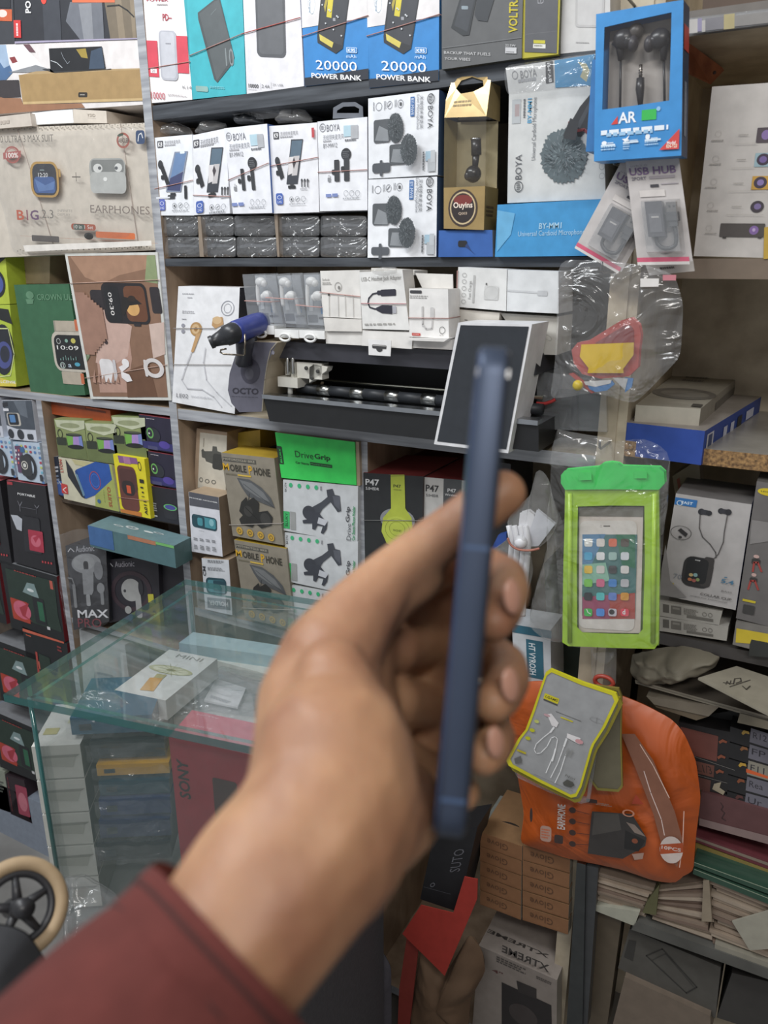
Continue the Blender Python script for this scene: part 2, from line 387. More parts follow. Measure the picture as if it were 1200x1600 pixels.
# ================================================================ LEFT UNIT, top
fr('A')
B('speaker_box', 'large dark printed speaker carton at the top left corner, red strip on its left', [(62, -90), (655, -100), (657, 184), (72, 207)], .0, .2, '2a2c33', [
    ('p', '3c3f47', [(200, 0), (280, 0), (290, 190), (210, 195)]), ('p', '6d7078', [(330, 10), (480, 0), (490, 188), (380, 190), (310, 100)]), ('p', '8a8c92', [(370, 20), (430, 15), (440, 190), (395, 190)]),
    ('p', '776b5a', [(490, 0), (652, -5), (655, 183), (520, 188)]), ('p', '8d7f6b', [(540, 0), (570, 0), (590, 185), (560, 186)]), ('p', '8d7f6b', [(610, 0), (630, 0), (640, 183), (625, 184)]),
    ('r', 'e0714a', 340, -20, 540, 12), ('l', '222222', 6, [(505, 30), (560, 25), (600, 50), (630, 80)]), ('t', 'PO', 'f5f5f5', 120, 5, 148, 62, -90, 1), ('e', 'ff4a3c', 195, -20, 220, 20),
    ('r', 'd03a3a', 66, 95, 102, 178), ('x', 'f0e0e0', 75, 110, 92, 170, 1, 1), ('p', 'a8a0b8', [(72, 195), (656, 178), (656, 184), (72, 205)])])
B('speaker_box', 'dark carton with orange patches cut off by the left edge, beside the speaker carton', [(-120, -90), (58, -90), (70, 207), (-110, 212)], 0, .2, '3a3c42', [
    ('r', 'c9623c', -50, 42, 58, 100), ('e', 'f0d8d0', -10, 45, 35, 82), ('r', '24252b', -50, -50, 50, 38)])
B('speaker_box', 'long speaker carton printed with a tan fabric speaker and a propped phone', [(-160, 212), (662, 184), (682, 490), (-150, 545)], .0, .16, 'e4dedc', [
    ('p', '4c6c94', [(-155, 215), (25, 210), (70, 330), (30, 375), (-150, 385)]), ('p', '9fb4cc', [(-20, 212), (30, 210), (60, 300), (20, 320), (-20, 260)]), ('p', 'f4f0f0', [(30, 212), (110, 209), (210, 320), (60, 335), (45, 300)]), ('p', '8a3a3c', [(45, 270), (70, 265), (85, 290), (60, 298)]),
    ('p', '6a4a52', [(110, 209), (140, 208), (168, 245), (140, 245)]), ('p', '8a8c90', [(40, 340), (170, 305), (220, 320), (240, 335), (120, 340)]), ('p', '3a3436', [(-155, 380), (90, 375), (100, 455), (20, 460), (-150, 400)]), ('p', '9c7054', [(-155, 420), (20, 460), (100, 460), (110, 490), (385, 485), (400, 505), (-150, 545)]),
    ('p', 'b59a70', [(88, 355), (170, 335), (665, 320), (670, 332)]), ('p', 'a88a5c', [(90, 352), (666, 326), (673, 462), (110, 488)]), ('p', 'c8ac7c', [(110, 478), (673, 460), (674, 472), (112, 490)]), ('R', '2c2620', 370, 433, 412, 457, .3), ('x', 'aaa49a', 378, 440, 404, 450, 1),
    ('p', '15171c', [(232, 228), (480, 218), (498, 325), (240, 338)]), ('p', 'a08a3c', [(360, 232), (405, 228), (415, 275), (385, 270)]), ('p', '3c4c60', [(430, 240), (480, 222), (494, 322), (420, 325)]), ('l', 'c8ccd0', 3, [(242, 285), (270, 295), (295, 318)]), ('l', '9aa0a8', 2, [(290, 245), (300, 270), (320, 300), (330, 290)]), ('p', '3a3a3c', [(200, 325), (236, 322), (240, 338), (498, 326), (525, 322), (524, 326), (260, 342)])])
B('carton', 'small white lid box lying under the tan speaker carton', [(148, 530), (340, 509), (345, 575), (160, 585)], .0, .08, 'f4f4f4', side=[('t', 'YSID', 'b0a79c', 408, 532, 448, 548)], cols={'R': 'd8cfc2'})
B('carton', 'beige box end stamped with faint letters, right of the white lid', [(342, 512), (498, 520), (502, 578), (345, 576)], .0, .08, 'd8cdbf', [('t', 'YSID', 'a79c90', 408, 532, 448, 548), ('r', 'b8aea2', 410, 552, 450, 555)])
B('carton', 'pale flat box at the left edge under the tan speaker carton', [(-120, 560), (140, 530), (150, 590), (-120, 612)], -.01, .1, 'cfc4b8', [('x', 'b8aca0', -60, 568, 60, 585, 1)])
# ten in one bag
Z = [('r', '9c9488', -170+i*13, 606-i*.44+(0 if i % 2 else 6), -164+i*13, 612-i*.44+(0 if i % 2 else 6)) for i in range(66)]
Z2_ = [('r', '8f867a', 90+i*13, 1168-i*.3+(0 if i % 2 else 6), 96+i*13, 1174-i*.3+(0 if i % 2 else 6)) for i in range(49)]
bg = B('watch_gift_set', 'wide beige packet of a watch and earphones set, wrapped in film', [(-170, 606), (690, 575), (732, 1172), (-110, 1212)], .0, .05, 'd2c8ba', Z+Z2_+[
    ('t', 'i20 ULTRA 3 MAX SUIT', '6c655c', 0, 640, 268, 666), ('o', 'a85a50', 35, 688, 115, 768, .1), ('o', 'a85a50', 45, 698, 105, 758, .05), ('p', 'b0605a', [(32, 718), (116, 708), (116, 738), (34, 750)]), ('t', '100%', 'f0e8e0', 45, 718, 104, 742, 0, 1),
    ('R', 'b9924c', 155, 760, 298, 928, .3), ('R', '2a2c34', 166, 770, 288, 918, .28), ('R', '3c5c94', 175, 830, 280, 908, .3), ('p', '5c7cb0', [(180, 840), (230, 870), (275, 850), (270, 890), (200, 900)]), ('R', 'b9924c', 292, 795, 303, 832, .3), ('t', '12:20', 'eeeeee', 197, 812, 243, 832), ('x', '9aa', 205, 795, 228, 804, 1),
    ('r', '5c554c', 356, 829, 396, 834), ('r', '5c554c', 373, 810, 378, 852), ('R', 'a9aaa6', 435, 745, 608, 850, .35), ('R', '7f817e', 445, 752, 600, 812, .3), ('R', 'b8b9b5', 440, 808, 612, 910, .3), ('e', 'dcdcd8', 455, 770, 500, 812), ('e', 'dcdcd8', 555, 768, 592, 808), ('e', '55575a', 478, 782, 494, 798), ('e', '55575a', 556, 782, 572, 798), ('e', 'e8e8e4', 503, 832, 523, 852),
    ('t', 'B', 'c05a3c', 97, 985, 135, 1033, 0, 1), ('t', 'I', '8a4a5c', 143, 985, 153, 1033, 0, 1), ('t', 'G', '6a4a6c', 160, 985, 203, 1033, 0, 1), ('t', '2.3', '77716a', 215, 983, 272, 1025), ('t', 'INFINITE', '9c958c', 290, 982, 360, 996), ('t', 'DISPLAY', '9c958c', 290, 1000, 350, 1014), ('t', 'EARPHONES', '7c7068', 443, 962, 722, 1008),
    ('R', 'a8553c', 353, 1048, 470, 1082, .5), ('R', '4c5a50', 362, 1050, 420, 1080, .5), ('t', '10 in 1 Set', 'e8e0d8', 366, 1054, 458, 1076), ('o', 'a05a4c', 566, 626, 630, 698, .14), ('p', '3c4c3c', [(570, 640), (580, 630), (600, 628), (598, 638), (580, 645)]), ('t', 'ABCLER', '5c4c44', 575, 652, 628, 672, 0, 1),
    ('R', '3a4c6c', 657, 615, 700, 678, .25), ('l', 'e8e8e8', 4, [(668, 665), (672, 635), (684, 628), (690, 650)]), ('R', 'b4684a', 115, 1105, 760, 1142, .4), ('R', '5a5450', 170, 1102, 300, 1138, .2), ('e', '2a2826', 415, 1090, 460, 1125), ('R', 'd07040', 470, 1085, 655, 1124, .3), ('p', 'e8e2da', [(130, 1150), (730, 1128), (732, 1152), (140, 1180)])],
    bands=[[(85, 608), (260, 1168)], [(565, 578), (655, 1165)]], bc='c8b8ac', )
g = G(); fr('A'); out = [(-100, 640), (100, 620), (330, 615), (560, 600), (680, 590), (700, 800), (722, 1000), (728, 1150), (400, 1170), (60, 1195), (20, 1000), (-60, 800)]
pillow(g, out, 'clear', -.006, .008, .004, seed=4, two=False); part('plastic_wrap', g, bg)
B('carton', 'tan cardboard carton with a black zigzag mark behind the beige packet', [(0, 905), (240, 905), (232, 1330), (55, 1330)], .05, .1, 'b59d7c', [
    ('l', '4a4038', 5, [(50, 1252), (115, 1240), (60, 1280), (118, 1268), (62, 1306), (120, 1298)])])
# the shelf above the lower left cells
fr('E')
YL = [('p', '2a2c2a', [(-40, 20), (25, 5), (30, 60), (0, 120), (-40, 100)]), ('p', 'dfe06a', [(-40, -30), (20, -30), (24, 0), (-40, 15)]), ('e', '1c2028', -60, 130, 38, 270), ('e', '3c4c8c', -50, 150, 22, 250), ('r', '24262a', -50, 285, 45, 300)]
B('speaker_box', 'yellow and black portable speaker box at the left edge beside the green watch box', [(-110, -120), (8, -115), (46, 285), (-80, 290)], .01, .1, 'b8c83c', [('e', '1c2028', -60, 120, 30, 260), ('e', '4a5aa0', -50, 140, 20, 240), ('p', '2a2c2a', [(-40, 20), (20, 10), (26, 70), (-20, 110)]), ('p', 'e8e49a', [(-60, -100), (5, -110), (12, -20), (-40, -30)]), ('r', '5a4a6c', -40, -10, 8, 25)])
B('speaker_box', 'yellow green speaker box at the left edge, under another like it', [(-100, 292), (46, 288), (78, 672), (-80, 668)], .01, .1, 'b5c840', [('e', '20242c', -40, 380, 70, 620), ('e', '4c5490', -20, 460, 60, 590), ('e', '2a2e3c', 0, 480, 48, 560), ('p', '1c1e20', [(-40, 300), (40, 310), (60, 380), (-20, 350)]), ('l', 'dfe8a0', 5, [(-20, 400), (40, 400), (68, 520), (50, 620), (0, 625)]), ('p', 'e0d050', [(-80, 600), (78, 655), (78, 672), (-80, 668)]), ('t', 'LCENSE', 'f0f0e8', 5, 642, 75, 658, 0, 1)])
WA = [('t', 'CROWN ULTRA', '5f8a6a', 172, 238, 400, 268, 0, 1), ('R', 'b7ab9a', 250, 362, 380, 415, .1), ('R', 'c46a44', 348, 358, 385, 412, .1), ('R', '9a9486', 250, 362, 265, 415, .1), ('R', 'b7ab9a', 290, 600, 395, 665, .1), ('R', 'c46a44', 378, 610, 400, 660, .1), ('R', 'c4bcae', 237, 412, 430, 608, .25), ('R', '15181a', 250, 428, 430, 596, .22),
    ('t', '10:09', 'f2f2ee', 268, 478, 372, 502), ('o', 'c8ccc8', 265, 445, 288, 472, .1), ('e', 'c8c060', 333, 445, 358, 470), ('e', '88b0a0', 305, 448, 322, 466), ('o', 'a8b8b0', 283, 556, 312, 588, .14), ('t', '12', 'e8e8e8', 290, 564, 304, 580), ('t', 'ª', 'c8d8e8', 322, 566, 340, 582), ('e', '50a0b8', 352, 558, 380, 578)]+[('r', '8ab0a8', 286+i*12, 540-(i*7 % 17), 291+i*12, 548) for i in range(7)]
B('smartwatch_box', 'green smartwatch box with a crown emblem, front one of the green pair', [(65, 195), (322, 192), (400, 712), (148, 720)], .005, .06, '356746', [('e', '5f8a6a', 120, 225, 162, 262), ('p', '5f8a6a', [(122, 262), (160, 262), (155, 285), (128, 285)])]+WA)
B('smartwatch_box', 'green smartwatch box half hidden behind the front green box', [(5, 195), (120, 193), (210, 700), (88, 700)], .07, .06, '3b6d4c', [('e', '5f8a6a', 45, 225, 78, 255), ('p', '5f8a6a', [(45, 255), (80, 255), (78, 275), (50, 275)])])
B('smartwatch_box', 'glossy brown box with a large watch face, standing left of the tall post', [(303, 48), (738, 42), (803, 737), (425, 730)], -.004, .04, 'd8d8d2', [
    ('p', '8a6852', [(318, 60), (728, 55), (788, 722), (438, 718)]), ('p', 'a9836a', [(330, 62), (700, 56), (690, 120), (560, 150), (480, 190), (400, 160)]), ('p', '8c9a70', [(690, 57), (728, 56), (742, 190), (680, 180)]), ('p', 'b99484', [(440, 380), (600, 400), (620, 540), (600, 700), (470, 700)]), ('p', 'c9a99c', [(480, 300), (620, 390), (600, 530), (520, 580), (450, 560)]), ('p', 'd0b8ac', [(700, 380), (770, 370), (776, 520), (720, 540)]), ('p', '6c4a34', [(590, 600), (700, 560), (740, 720), (600, 722)]),
    ('R', '2a2428', 420, 218, 500, 312, .2), ('R', '2a2428', 700, 205, 764, 330, .2), ('R', '1e1a1e', 470, 185, 712, 382, .18), ('R', '6a4028', 575, 200, 700, 370, .2), ('R', '15161a', 484, 200, 580, 370, .15), ('e', 'd8a868', 590, 270, 662, 342), ('p', '1c1614', [(575, 250), (640, 262), (668, 285), (610, 292), (585, 340), (572, 330)]), ('e', '2a1c14', 600, 245, 640, 275), ('t', '09:30', 'f0ece8', 507, 230, 542, 338, 90), ('R', '2a2428', 630, 375, 665, 390, .3), ('e', '3a2a2c', 491, 453, 510, 474),
    ('p', '6f8060', [(370, 270), (398, 268), (425, 530), (410, 555)]), ('t', '7+1', 'd8e0c8', 372, 295, 392, 335, 90), ('t', 'SEVEN PLUS THREE', 'd0d8c0', 385, 360, 420, 530, 90), ('R', 'e4e0e0', 466, 540, 548, 655, .25), ('R', 'd0ccce', 530, 545, 560, 650, .3), ('e', 'ece8e8', 572, 540, 612, 580), ('p', 'ece8e8', [(560, 580), (600, 560), (610, 575), (575, 605)]), ('p', 'ece8e8', [(570, 600), (610, 615), (625, 645), (600, 650), (575, 630)]), ('o', 'dcd6d4', 670, 535, 780, 635, .2), ('R', 'd8d2d0', 675, 545, 700, 625, .3)]+[('r', 'a07a68', 400+i*14, 230+i*12, 404+i*14, 520-i*12) for i in range(7)]+[('p', 'b08a78', [(440+i*22, 650), (448+i*22, 590+(i*13 % 40)), (456+i*22, 655)]) for i in range(6)],
    bands=[[(332, 188), (748, 172)], [(400, 632), (785, 570)]], bc='c8a898', wrap=None)
# lower left cells -------------------------------------------------
fr('I')
def watchbox(lab, q, grp):
    pass
wb = B('smartwatch_box', 'grey topped smartwatch box under the shelf, left of the narrow grey post', [(10, 96), (186, 96), (218, 340), (55, 322)], .0, .1, 'd4d8e2', [
    ('p', '4a525c', [(14, 98), (186, 97), (208, 268), (100, 262), (40, 240)]), ('p', '6a727c', [(80, 100), (150, 100), (165, 200), (120, 180)]), ('R', 'c8c2b8', 38, 168, 128, 246, .2), ('R', '22242c', 45, 172, 116, 240, .18), ('R', '5c8cc0', 55, 180, 96, 225, .15), ('p', '2a2c34', [(15, 110), (45, 105), (48, 130), (20, 135)]), ('e', '30343c', 45, 262, 88, 318), ('e', '30343c', 98, 265, 148, 325), ('R', '3a3e46', 160, 292, 200, 325, .3), ('R', 'e8e8ee', 20, 142, 55, 158, .3)])
D(wb, 'smartwatch box cut off by the left edge, just under the grey shelf edge', (10, 96), (-178, 78))
SW = [('R', '6a4a6a', 88, 360, 150, 520, .12), ('R', '3c6c9c', 120, 368, 148, 400, .12), ('o', '2c2e34', 120, 405, 228, 565, .17), ('R', '3a3c40', 118, 415, 196, 540, .25), ('e', 'e8e8e0', 138, 462, 160, 488), ('o', 'd8d4c8', 126, 448, 172, 502, .12)]
rnd = random.Random(5)
for i in range(6):
    for j in range(8):
        x = 95+i*25+j*4; y = 352+j*29+i*3
        if (j < 2 or i > 4): SW.insert(0, ('R', ['7cc0d8', 'b84a5a', '8a9ab8', 'c8d070', '5a8cc8'][(i*3+j*2) % 5], x, y, x+15, y+15, .3))
SW += [('R', '3a3e46', 236, 530, 258, 570, .2)]+[('R', ['f0f0f4', 'e06a6a', 'e8e8e8'][k % 3], 94+(k % 2)*16, 382+(k//2)*24, 104+(k % 2)*16, 395+(k//2)*24, .3) for k in range(8)]
sb = B('smartwatch_box', 'white smartwatch box with coloured app icons, above the black PORTABLE box', [(75, 338), (230, 345), (262, 585), (108, 560)], .0, .1, 'c3d2e2', SW)
D(sb, 'white smartwatch box with app icons, cut off by the left edge', (75, 338), (-88, 308))
PT = [('r', 'b83a44', 42, 570, 75, 592), ('t', 'PORTABLE', 'f2f2f2', 103, 635, 208, 665, 0, 1), ('l', '8c8c94', 4, [(105, 685), (118, 715), (130, 690)]), ('l', '8c8c94', 4, [(118, 712), (120, 745)]), ('l', '6c6c74', 3, [(125, 720), (210, 735)]), ('l', '8c8c94', 4, [(205, 708), (218, 728), (230, 712)]), ('l', '5c5c64', 3, [(218, 728), (215, 760)]), ('p', 'c8ccd4', [(65, 765), (105, 770), (132, 790), (130, 862), (100, 850)]), ('R', '26262c', 130, 770, 250, 1000, .1), ('R', '4a4a52', 150, 770, 235, 785, .2), ('R', 'b8344c', 166, 850, 262, 990, .05), ('e', 'd86c80', 180, 880, 245, 960), ('p', 'b8344c', [(195, 900), (212, 930), (240, 880)])]+[('r', 'c8444c', 248+i*17, 1034+i*3, 258+i*17, 1048+i*3) for i in range(4)]
pb = B('speaker_box', 'black PORTABLE speaker box with a pink speaker, under the app icon box', [(38, 563), (265, 597), (333, 1116), (85, 1045)], .0, .15, '1b1a20', PT, cols={'T': 'c06068'})
D(pb, 'black speaker box with a pink speaker, cut off by the left edge', (38, 563), (-212, 536))
fr('W')
WS = [('p', '24382e', [(25, 330), (262, 395), (280, 560), (300, 640), (60, 560)]), ('p', '8aa0a0', [(130, 400), (165, 408), (190, 480), (110, 445)]), ('e', 'e8f0f0', 130, 425, 165, 450), ('r', 'c86050', 238, 390, 258, 435), ('t', 'WIRELESS SPEAKER', 'c84848', 5, 320, 46, 565, 90), ('R', 'b8402c', 50, 470, 150, 600, .05), ('e', 'd86a80', 60, 475, 158, 590), ('p', 'b03440', [(95, 520), (140, 500), (125, 560), (160, 590), (110, 560)]), ('R', '1c2024', 155, 465, 230, 610, .08), ('R', '2c6a4c', 180, 490, 220, 590, .1), ('x', 'b04440', 70, 345, 180, 370, 1), ('r', 'd8d8d8', 228, 610, 245, 630)]
ws = B('speaker_box', 'dark green wireless speaker box with red side edge, under the black PORTABLE box', [(0, 292), (272, 372), (312, 688), (55, 618)], .0, .15, '12161a', WS, cols={'R': '7a1c26', 'T': '8a8c90'})
D(ws, 'wireless speaker box with a red edge, cut off by the left edge beside its twin', (0, 292), (-258, 226))
B('speaker_box', 'black speaker box with an orange top stripe, just behind the glass counter edge', [(108, 612), (322, 695), (352, 1010), (150, 950)], .0, .15, '151a1e', [('p', 'd86a50', [(110, 620), (308, 686), (308, 694), (110, 634)]), ('r', 'e06a4c', 125, 648, 150, 662), ('R', '24382e', 185, 740, 250, 850, .1), ('r', 'b84840', 180, 735, 185, 850), ('x', 'a04040', 275, 700, 300, 740, 2)], cols={'R': '6a1a24'})
ws2 = D(ws, 'green and red wireless speaker box at the left edge, above the counter corner', (0, 292), (-45, 668))
ws3 = D(ws, 'wireless speaker box seen through the left end of the glass counter', (0, 292), (-50, 1010))
fr('M')
B('speaker_box', 'red and pink speaker box at the bottom of the left stack, by the counter leg', [(20, 880), (100, 905), (135, 1085), (45, 1045)], .0, .15, '2a1620', [('R', 'a84058', 62, 920, 128, 1060, .1), ('e', 'd07888', 72, 950, 120, 1040), ('t', 'WIRELESS', 'c04850', 32, 890, 52, 1035, -90, 1)])
B('carton', 'cream carton at the floor left of the lowest speaker box', [(-60, 850), (18, 870), (45, 1040), (-40, 1010)], .0, .15, '9aa090', [('x', '5c6058', -20, 900, 20, 960, 4)])
# ---------------- cell with pots, speakers
fr('I')
B('carton', 'flat orange box lying on top of the green lantern boxes', [(276, 95), (645, 155), (652, 236), (284, 172)], .02, .15, 'c85c2c', [('x', '7a3418', 300, 118, 500, 140, 1), ('r', '7a3418', 505, 152, 620, 160), ('r', '8a3c1c', 300, 118, 500, 122)])
PTA = [('p', '6c7848', [(345, 420), (330, 320), (500, 335), (515, 440)]), ('p', 'c8ccae', [(322, 210), (495, 215), (498, 262), (430, 280), (335, 250)]), ('e', '9aa07a', 350, 225, 470, 262), ('R', '2e3626', 332, 310, 395, 360, .2), ('o', '2c3020', 335, 262, 372, 320, .12), ('p', '1e2220', [(388, 290), (480, 300), (492, 372), (460, 380), (400, 370)]), ('p', '78b04c', [(390, 302), (430, 308), (432, 368), (402, 362)]), ('p', 'b090d0', [(430, 308), (462, 308), (470, 372), (432, 368)]), ('p', '7c8cc8', [(462, 308), (480, 304), (490, 368), (470, 372)]), ('e', '15181a', 400, 352, 495, 385), ('e', '4a5040', 392, 286, 478, 304)]
pa = B('lantern_speaker_box', 'green box with a rainbow coloured pot speaker, leftmost in its row of three', [(316, 203), (494, 212), (520, 446), (345, 424)], .0, .12, '8f9a64', PTA)
D(pa, 'green rainbow pot speaker box in the middle of its row of three', (316, 203), (492, 222))
p3 = D(pa, 'green rainbow pot speaker box beside the purple speaker boxes', (316, 203), (651, 186))
MO = [('x', 'd8d0d8', 858, 198, 918, 212, 1), ('e', '1a1c24', 848, 245, 940, 345), ('e', '262a34', 870, 255, 945, 345), ('o', '6cb05c', 857, 252, 905, 322, .16), ('e', '2c2438', 864, 262, 895, 310), ('e', 'f0f0f0', 871, 282, 881, 294), ('p', '2c2c6a', [(838, 330), (1020, 355), (1028, 400), (842, 372)]), ('e', '50409a', 930, 330, 1000, 385), ('R', '4a4a74', 868, 358, 928, 388, .1)]
mo = B('speaker_box', 'purple and black box with a glowing green ring speaker, top of its stack of three', [(812, 178), (1005, 206), (1030, 408), (840, 376)], .0, .1, '1e1a34', MO, cols={'T': 'a84a54', 'R': '15131c'}, side=[('x', 'c8c8cc', 1018, 250, 1034, 400, 1, 1)])
D(mo, 'purple and black ring speaker box, middle of its stack of three', (812, 178), (838, 388))
B('speaker_box', 'black box with a small round glowing speaker, bottom of the purple stack', [(862, 594), (1062, 626), (1078, 832), (885, 792)], .0, .1, '1c1b26', [('R', '26262e', 955, 700, 1045, 800, .3), ('e', '4a4a9a', 958, 698, 1040, 748), ('o', '6ac070', 958, 698, 1040, 748, .1), ('x', 'd8d8dc', 880, 760, 928, 782, 1), ('x', '9a9aa0', 890, 690, 925, 750, 4), ('e', 'e0e0e0', 878, 680, 890, 700)], cols={'T': '8a3a44', 'R': '15131c'})
B('carton', 'navy box with white ends tucked left of the cream LYON box', [(286, 430), (338, 425), (376, 662), (312, 640)], .01, .1, '1c2638', [('p', '3a5a9a', [(312, 560), (368, 570), (374, 655), (318, 640)]), ('l', 'e0e4ea', 4, [(302, 540), (345, 565), (372, 610)]), ('x', 'd0d4dc', 310, 480, 350, 520, 2), ('x', '8a98b0', 325, 530, 355, 590, 3)], cols={'T': '9ca0a8'})
B('speaker_box', 'cream LYON speaker box with a blue pentagon speaker, lying under the green boxes', [(342, 428), (655, 474), (700, 748), (376, 672)], .0, .1, 'd2cdb4', [
    ('p', 'a8b060', [(560, 460), (655, 474), (700, 748), (560, 716)]), ('p', 'c8c090', [(420, 440), (560, 462), (560, 500), (440, 470)]), ('p', '2456a8', [(450, 500), (560, 455), (640, 470), (658, 560), (560, 650), (505, 672)]), ('p', '1c4488', [(450, 500), (505, 672), (488, 662), (440, 510)]), ('p', '22262e', [(385, 440), (425, 500), (500, 672), (480, 660), (400, 540)]), ('p', '6c90a8', [(440, 520), (456, 530), (500, 650), (490, 658)]), ('o', 'b04a5a', 520, 505, 598, 625, .05), ('o', '3c6cc8', 530, 520, 590, 610, .08), ('t', 'LYON', 'b83a34', 347, 440, 374, 518, -90, 1), ('p', 'c83c38', [(360, 580), (396, 590), (402, 645), (366, 638)]), ('l', 'f0e0d8', 5, [(390, 605), (372, 618), (390, 635)]), ('t', 'SUITO', 'b05a3c', 628, 600, 662, 722, -90, 1), ('e', '3c6c9c', 572, 672, 595, 700), ('x', '5a6a30', 608, 620, 622, 715, 1, 1)])
B('speaker_box', 'bright yellow A011 box with a brown speaker, between the LYON box and the purple stack', [(662, 412), (845, 440), (884, 790), (708, 752)], -.01, .1, 'e6d820', [
    ('p', '8a5a8c', [(690, 418), (800, 434), (812, 470), (700, 460)]), ('p', 'b07aa0', [(720, 422), (760, 428), (768, 470), (730, 465)]), ('R', '6c3a30', 684, 472, 824, 752, .2), ('R', '54302c', 696, 490, 812, 640, .2), ('R', '2e2222', 712, 560, 798, 660, .4), ('R', 'd85a34', 742, 592, 772, 642, .1), ('o', '2a1c20', 806, 452, 832, 510, .12), ('p', 'c87a34', [(706, 730), (830, 752), (832, 778), (712, 750)]), ('t', 'A011', '2a2818', 842, 684, 870, 768, -90, 1), ('r', '2a2818', 818, 556, 846, 582), ('r', '2a2818', 824, 600, 842, 612), ('e', '2a2818', 832, 628, 846, 640), ('r', '2a2818', 832, 655, 850, 662)],
    bands=[[(690, 662), (870, 682)]])
# teal flat box, audio boxes
def flat(name, label, top, z, h, c, art=(), cols=None, front=(), right=(), cat='box', group=None, bev=.0012, parent=None, left=()):
    """a box lying flat: top = far left, far right, near right, near left corners of its lid at height z"""
    T = [onZ(p, z) for p in top]; g = G(); dn = V((0, 0, -h)); cols = cols or {}
    g.hexa([T[3], T[2], T[2]+dn, T[3]+dn], [T[0], T[1], T[1]+dn, T[0]+dn], c, cols)
    Face(g, T[0], T[1], T[3]).draw(art)
    if front: Face(g, T[3], T[2], T[3]+dn).draw(front)
    if right: Face(g, T[2], T[1], T[2]+dn).draw(right)
    if left: Face(g, T[0], T[3], T[0]+dn).draw(left)
    o = g.build(name, parent, bev)
    if parent is None: tag(o, label, cat, group)
    elif label: o['label'] = label
    o['_n'] = (0, 0, 1); o['_p'] = tuple(T[3]); return o
zt = onY((515, 828), -.05).z
flat('phone_box', 'slim teal phone box lying across the black earphone packs', [(652, 770), (1118, 898), (1020, 948), (515, 828)], zt, .042, '6c8a90', [
    ('o', 'c8d0d0', 672, 820, 718, 842, .2), ('o', 'c8d0d0', 750, 828, 800, 860, .2), ('t', '2?', 'c0c8c8', 760, 835, 795, 856), ('e', 'd0d8d8', 850, 858, 892, 880), ('o', 'c8d0d0', 905, 865, 955, 888, .2)], {'F': '4f7378', 'R': '4c6c6c'}, front=[('q', '3f6aa0', 0, 0, .3, .9), ('q', 'b87a5a', .48, 0, .8, .18), ('q', '7ac070', .8, 0, 1, .12)])
AU = [('l', 'd8d8dc', 6, [(400, 982), (415, 962), (435, 982)]), ('t', 'Audionic', 'b8b8c0', 443, 950, 555, 978), ('e', '8d8f92', 415, 998, 598, 1105), ('e', '9c9ea0', 425, 1005, 560, 1088), ('R', '2a2a2e', 488, 1038, 522, 1092, .4), ('p', '8d8f92', [(482, 1085), (550, 1085), (550, 1210), (540, 1235), (492, 1232)]), ('R', 'a0a2a4', 505, 1232, 535, 1300, .3), ('R', '85878a', 425, 1172, 456, 1310, .3), ('l', '85878a', 10, [(400, 1135), (425, 1140), (438, 1175)]), ('e', '7a7c80', 548, 1040, 610, 1145), ('R', '85878a', 588, 1205, 615, 1292, .3), ('e', '8d8f92', 568, 1165, 618, 1225), ('t', 'MAX', 'ececf0', 455, 1322, 640, 1368, 0, 1), ('t', 'PRO', '8a3440', 457, 1372, 600, 1425)]
aw = B('earphone_box', 'black wrapped earphone pack printed MAX PRO, standing by the narrow post', [(383, 948), (618, 930), (640, 1392), (432, 1442)], -.02, .08, '1e2028', AU)
g = G(); pillow(g, [(330, 890), (440, 850), (520, 850), (620, 900), (645, 1395), (440, 1500), (385, 1420), (350, 1200)], 'clear', -.04, .012, .006, seed=8, two=False); part('plastic_wrap', g, aw)
B('earphone_box', 'dark plum earphone pack with a single silver earbud, right of the MAX PRO pack', [(602, 1030), (925, 1012), (940, 1340), (640, 1400)], -.01, .08, '26232c', [('l', 'e0e0e4', 6, [(630, 1072), (645, 1048), (662, 1068)]), ('t', 'Audionic', 'b8b4bc', 672, 1040, 790, 1068), ('o', '3c2c34', 640, 1100, 900, 1330, .1), ('e', 'a6a6a4', 706, 1142, 835, 1272), ('R', 'a6a6a4', 792, 1230, 838, 1370, .3), ('e', '2a2a30', 808, 1150, 845, 1238), ('e', '3a3a3e', 725, 1202, 742, 1220), ('e', 'a6a6a4', 732, 1300, 775, 1345), ('R', 'c8c040', 868, 1230, 905, 1280, .1)])
B('earphone_box', 'dark plum earphone pack half behind the glass counter, next to the post', [(930, 1010), (1104, 1022), (1112, 1300), (940, 1330)], .0, .08, '27242c', [('l', 'e0e0e4', 6, [(948, 1046), (968, 1022), (985, 1044)]), ('t', 'Audionic', 'b8b4bc', 992, 1018, 1100, 1046)])
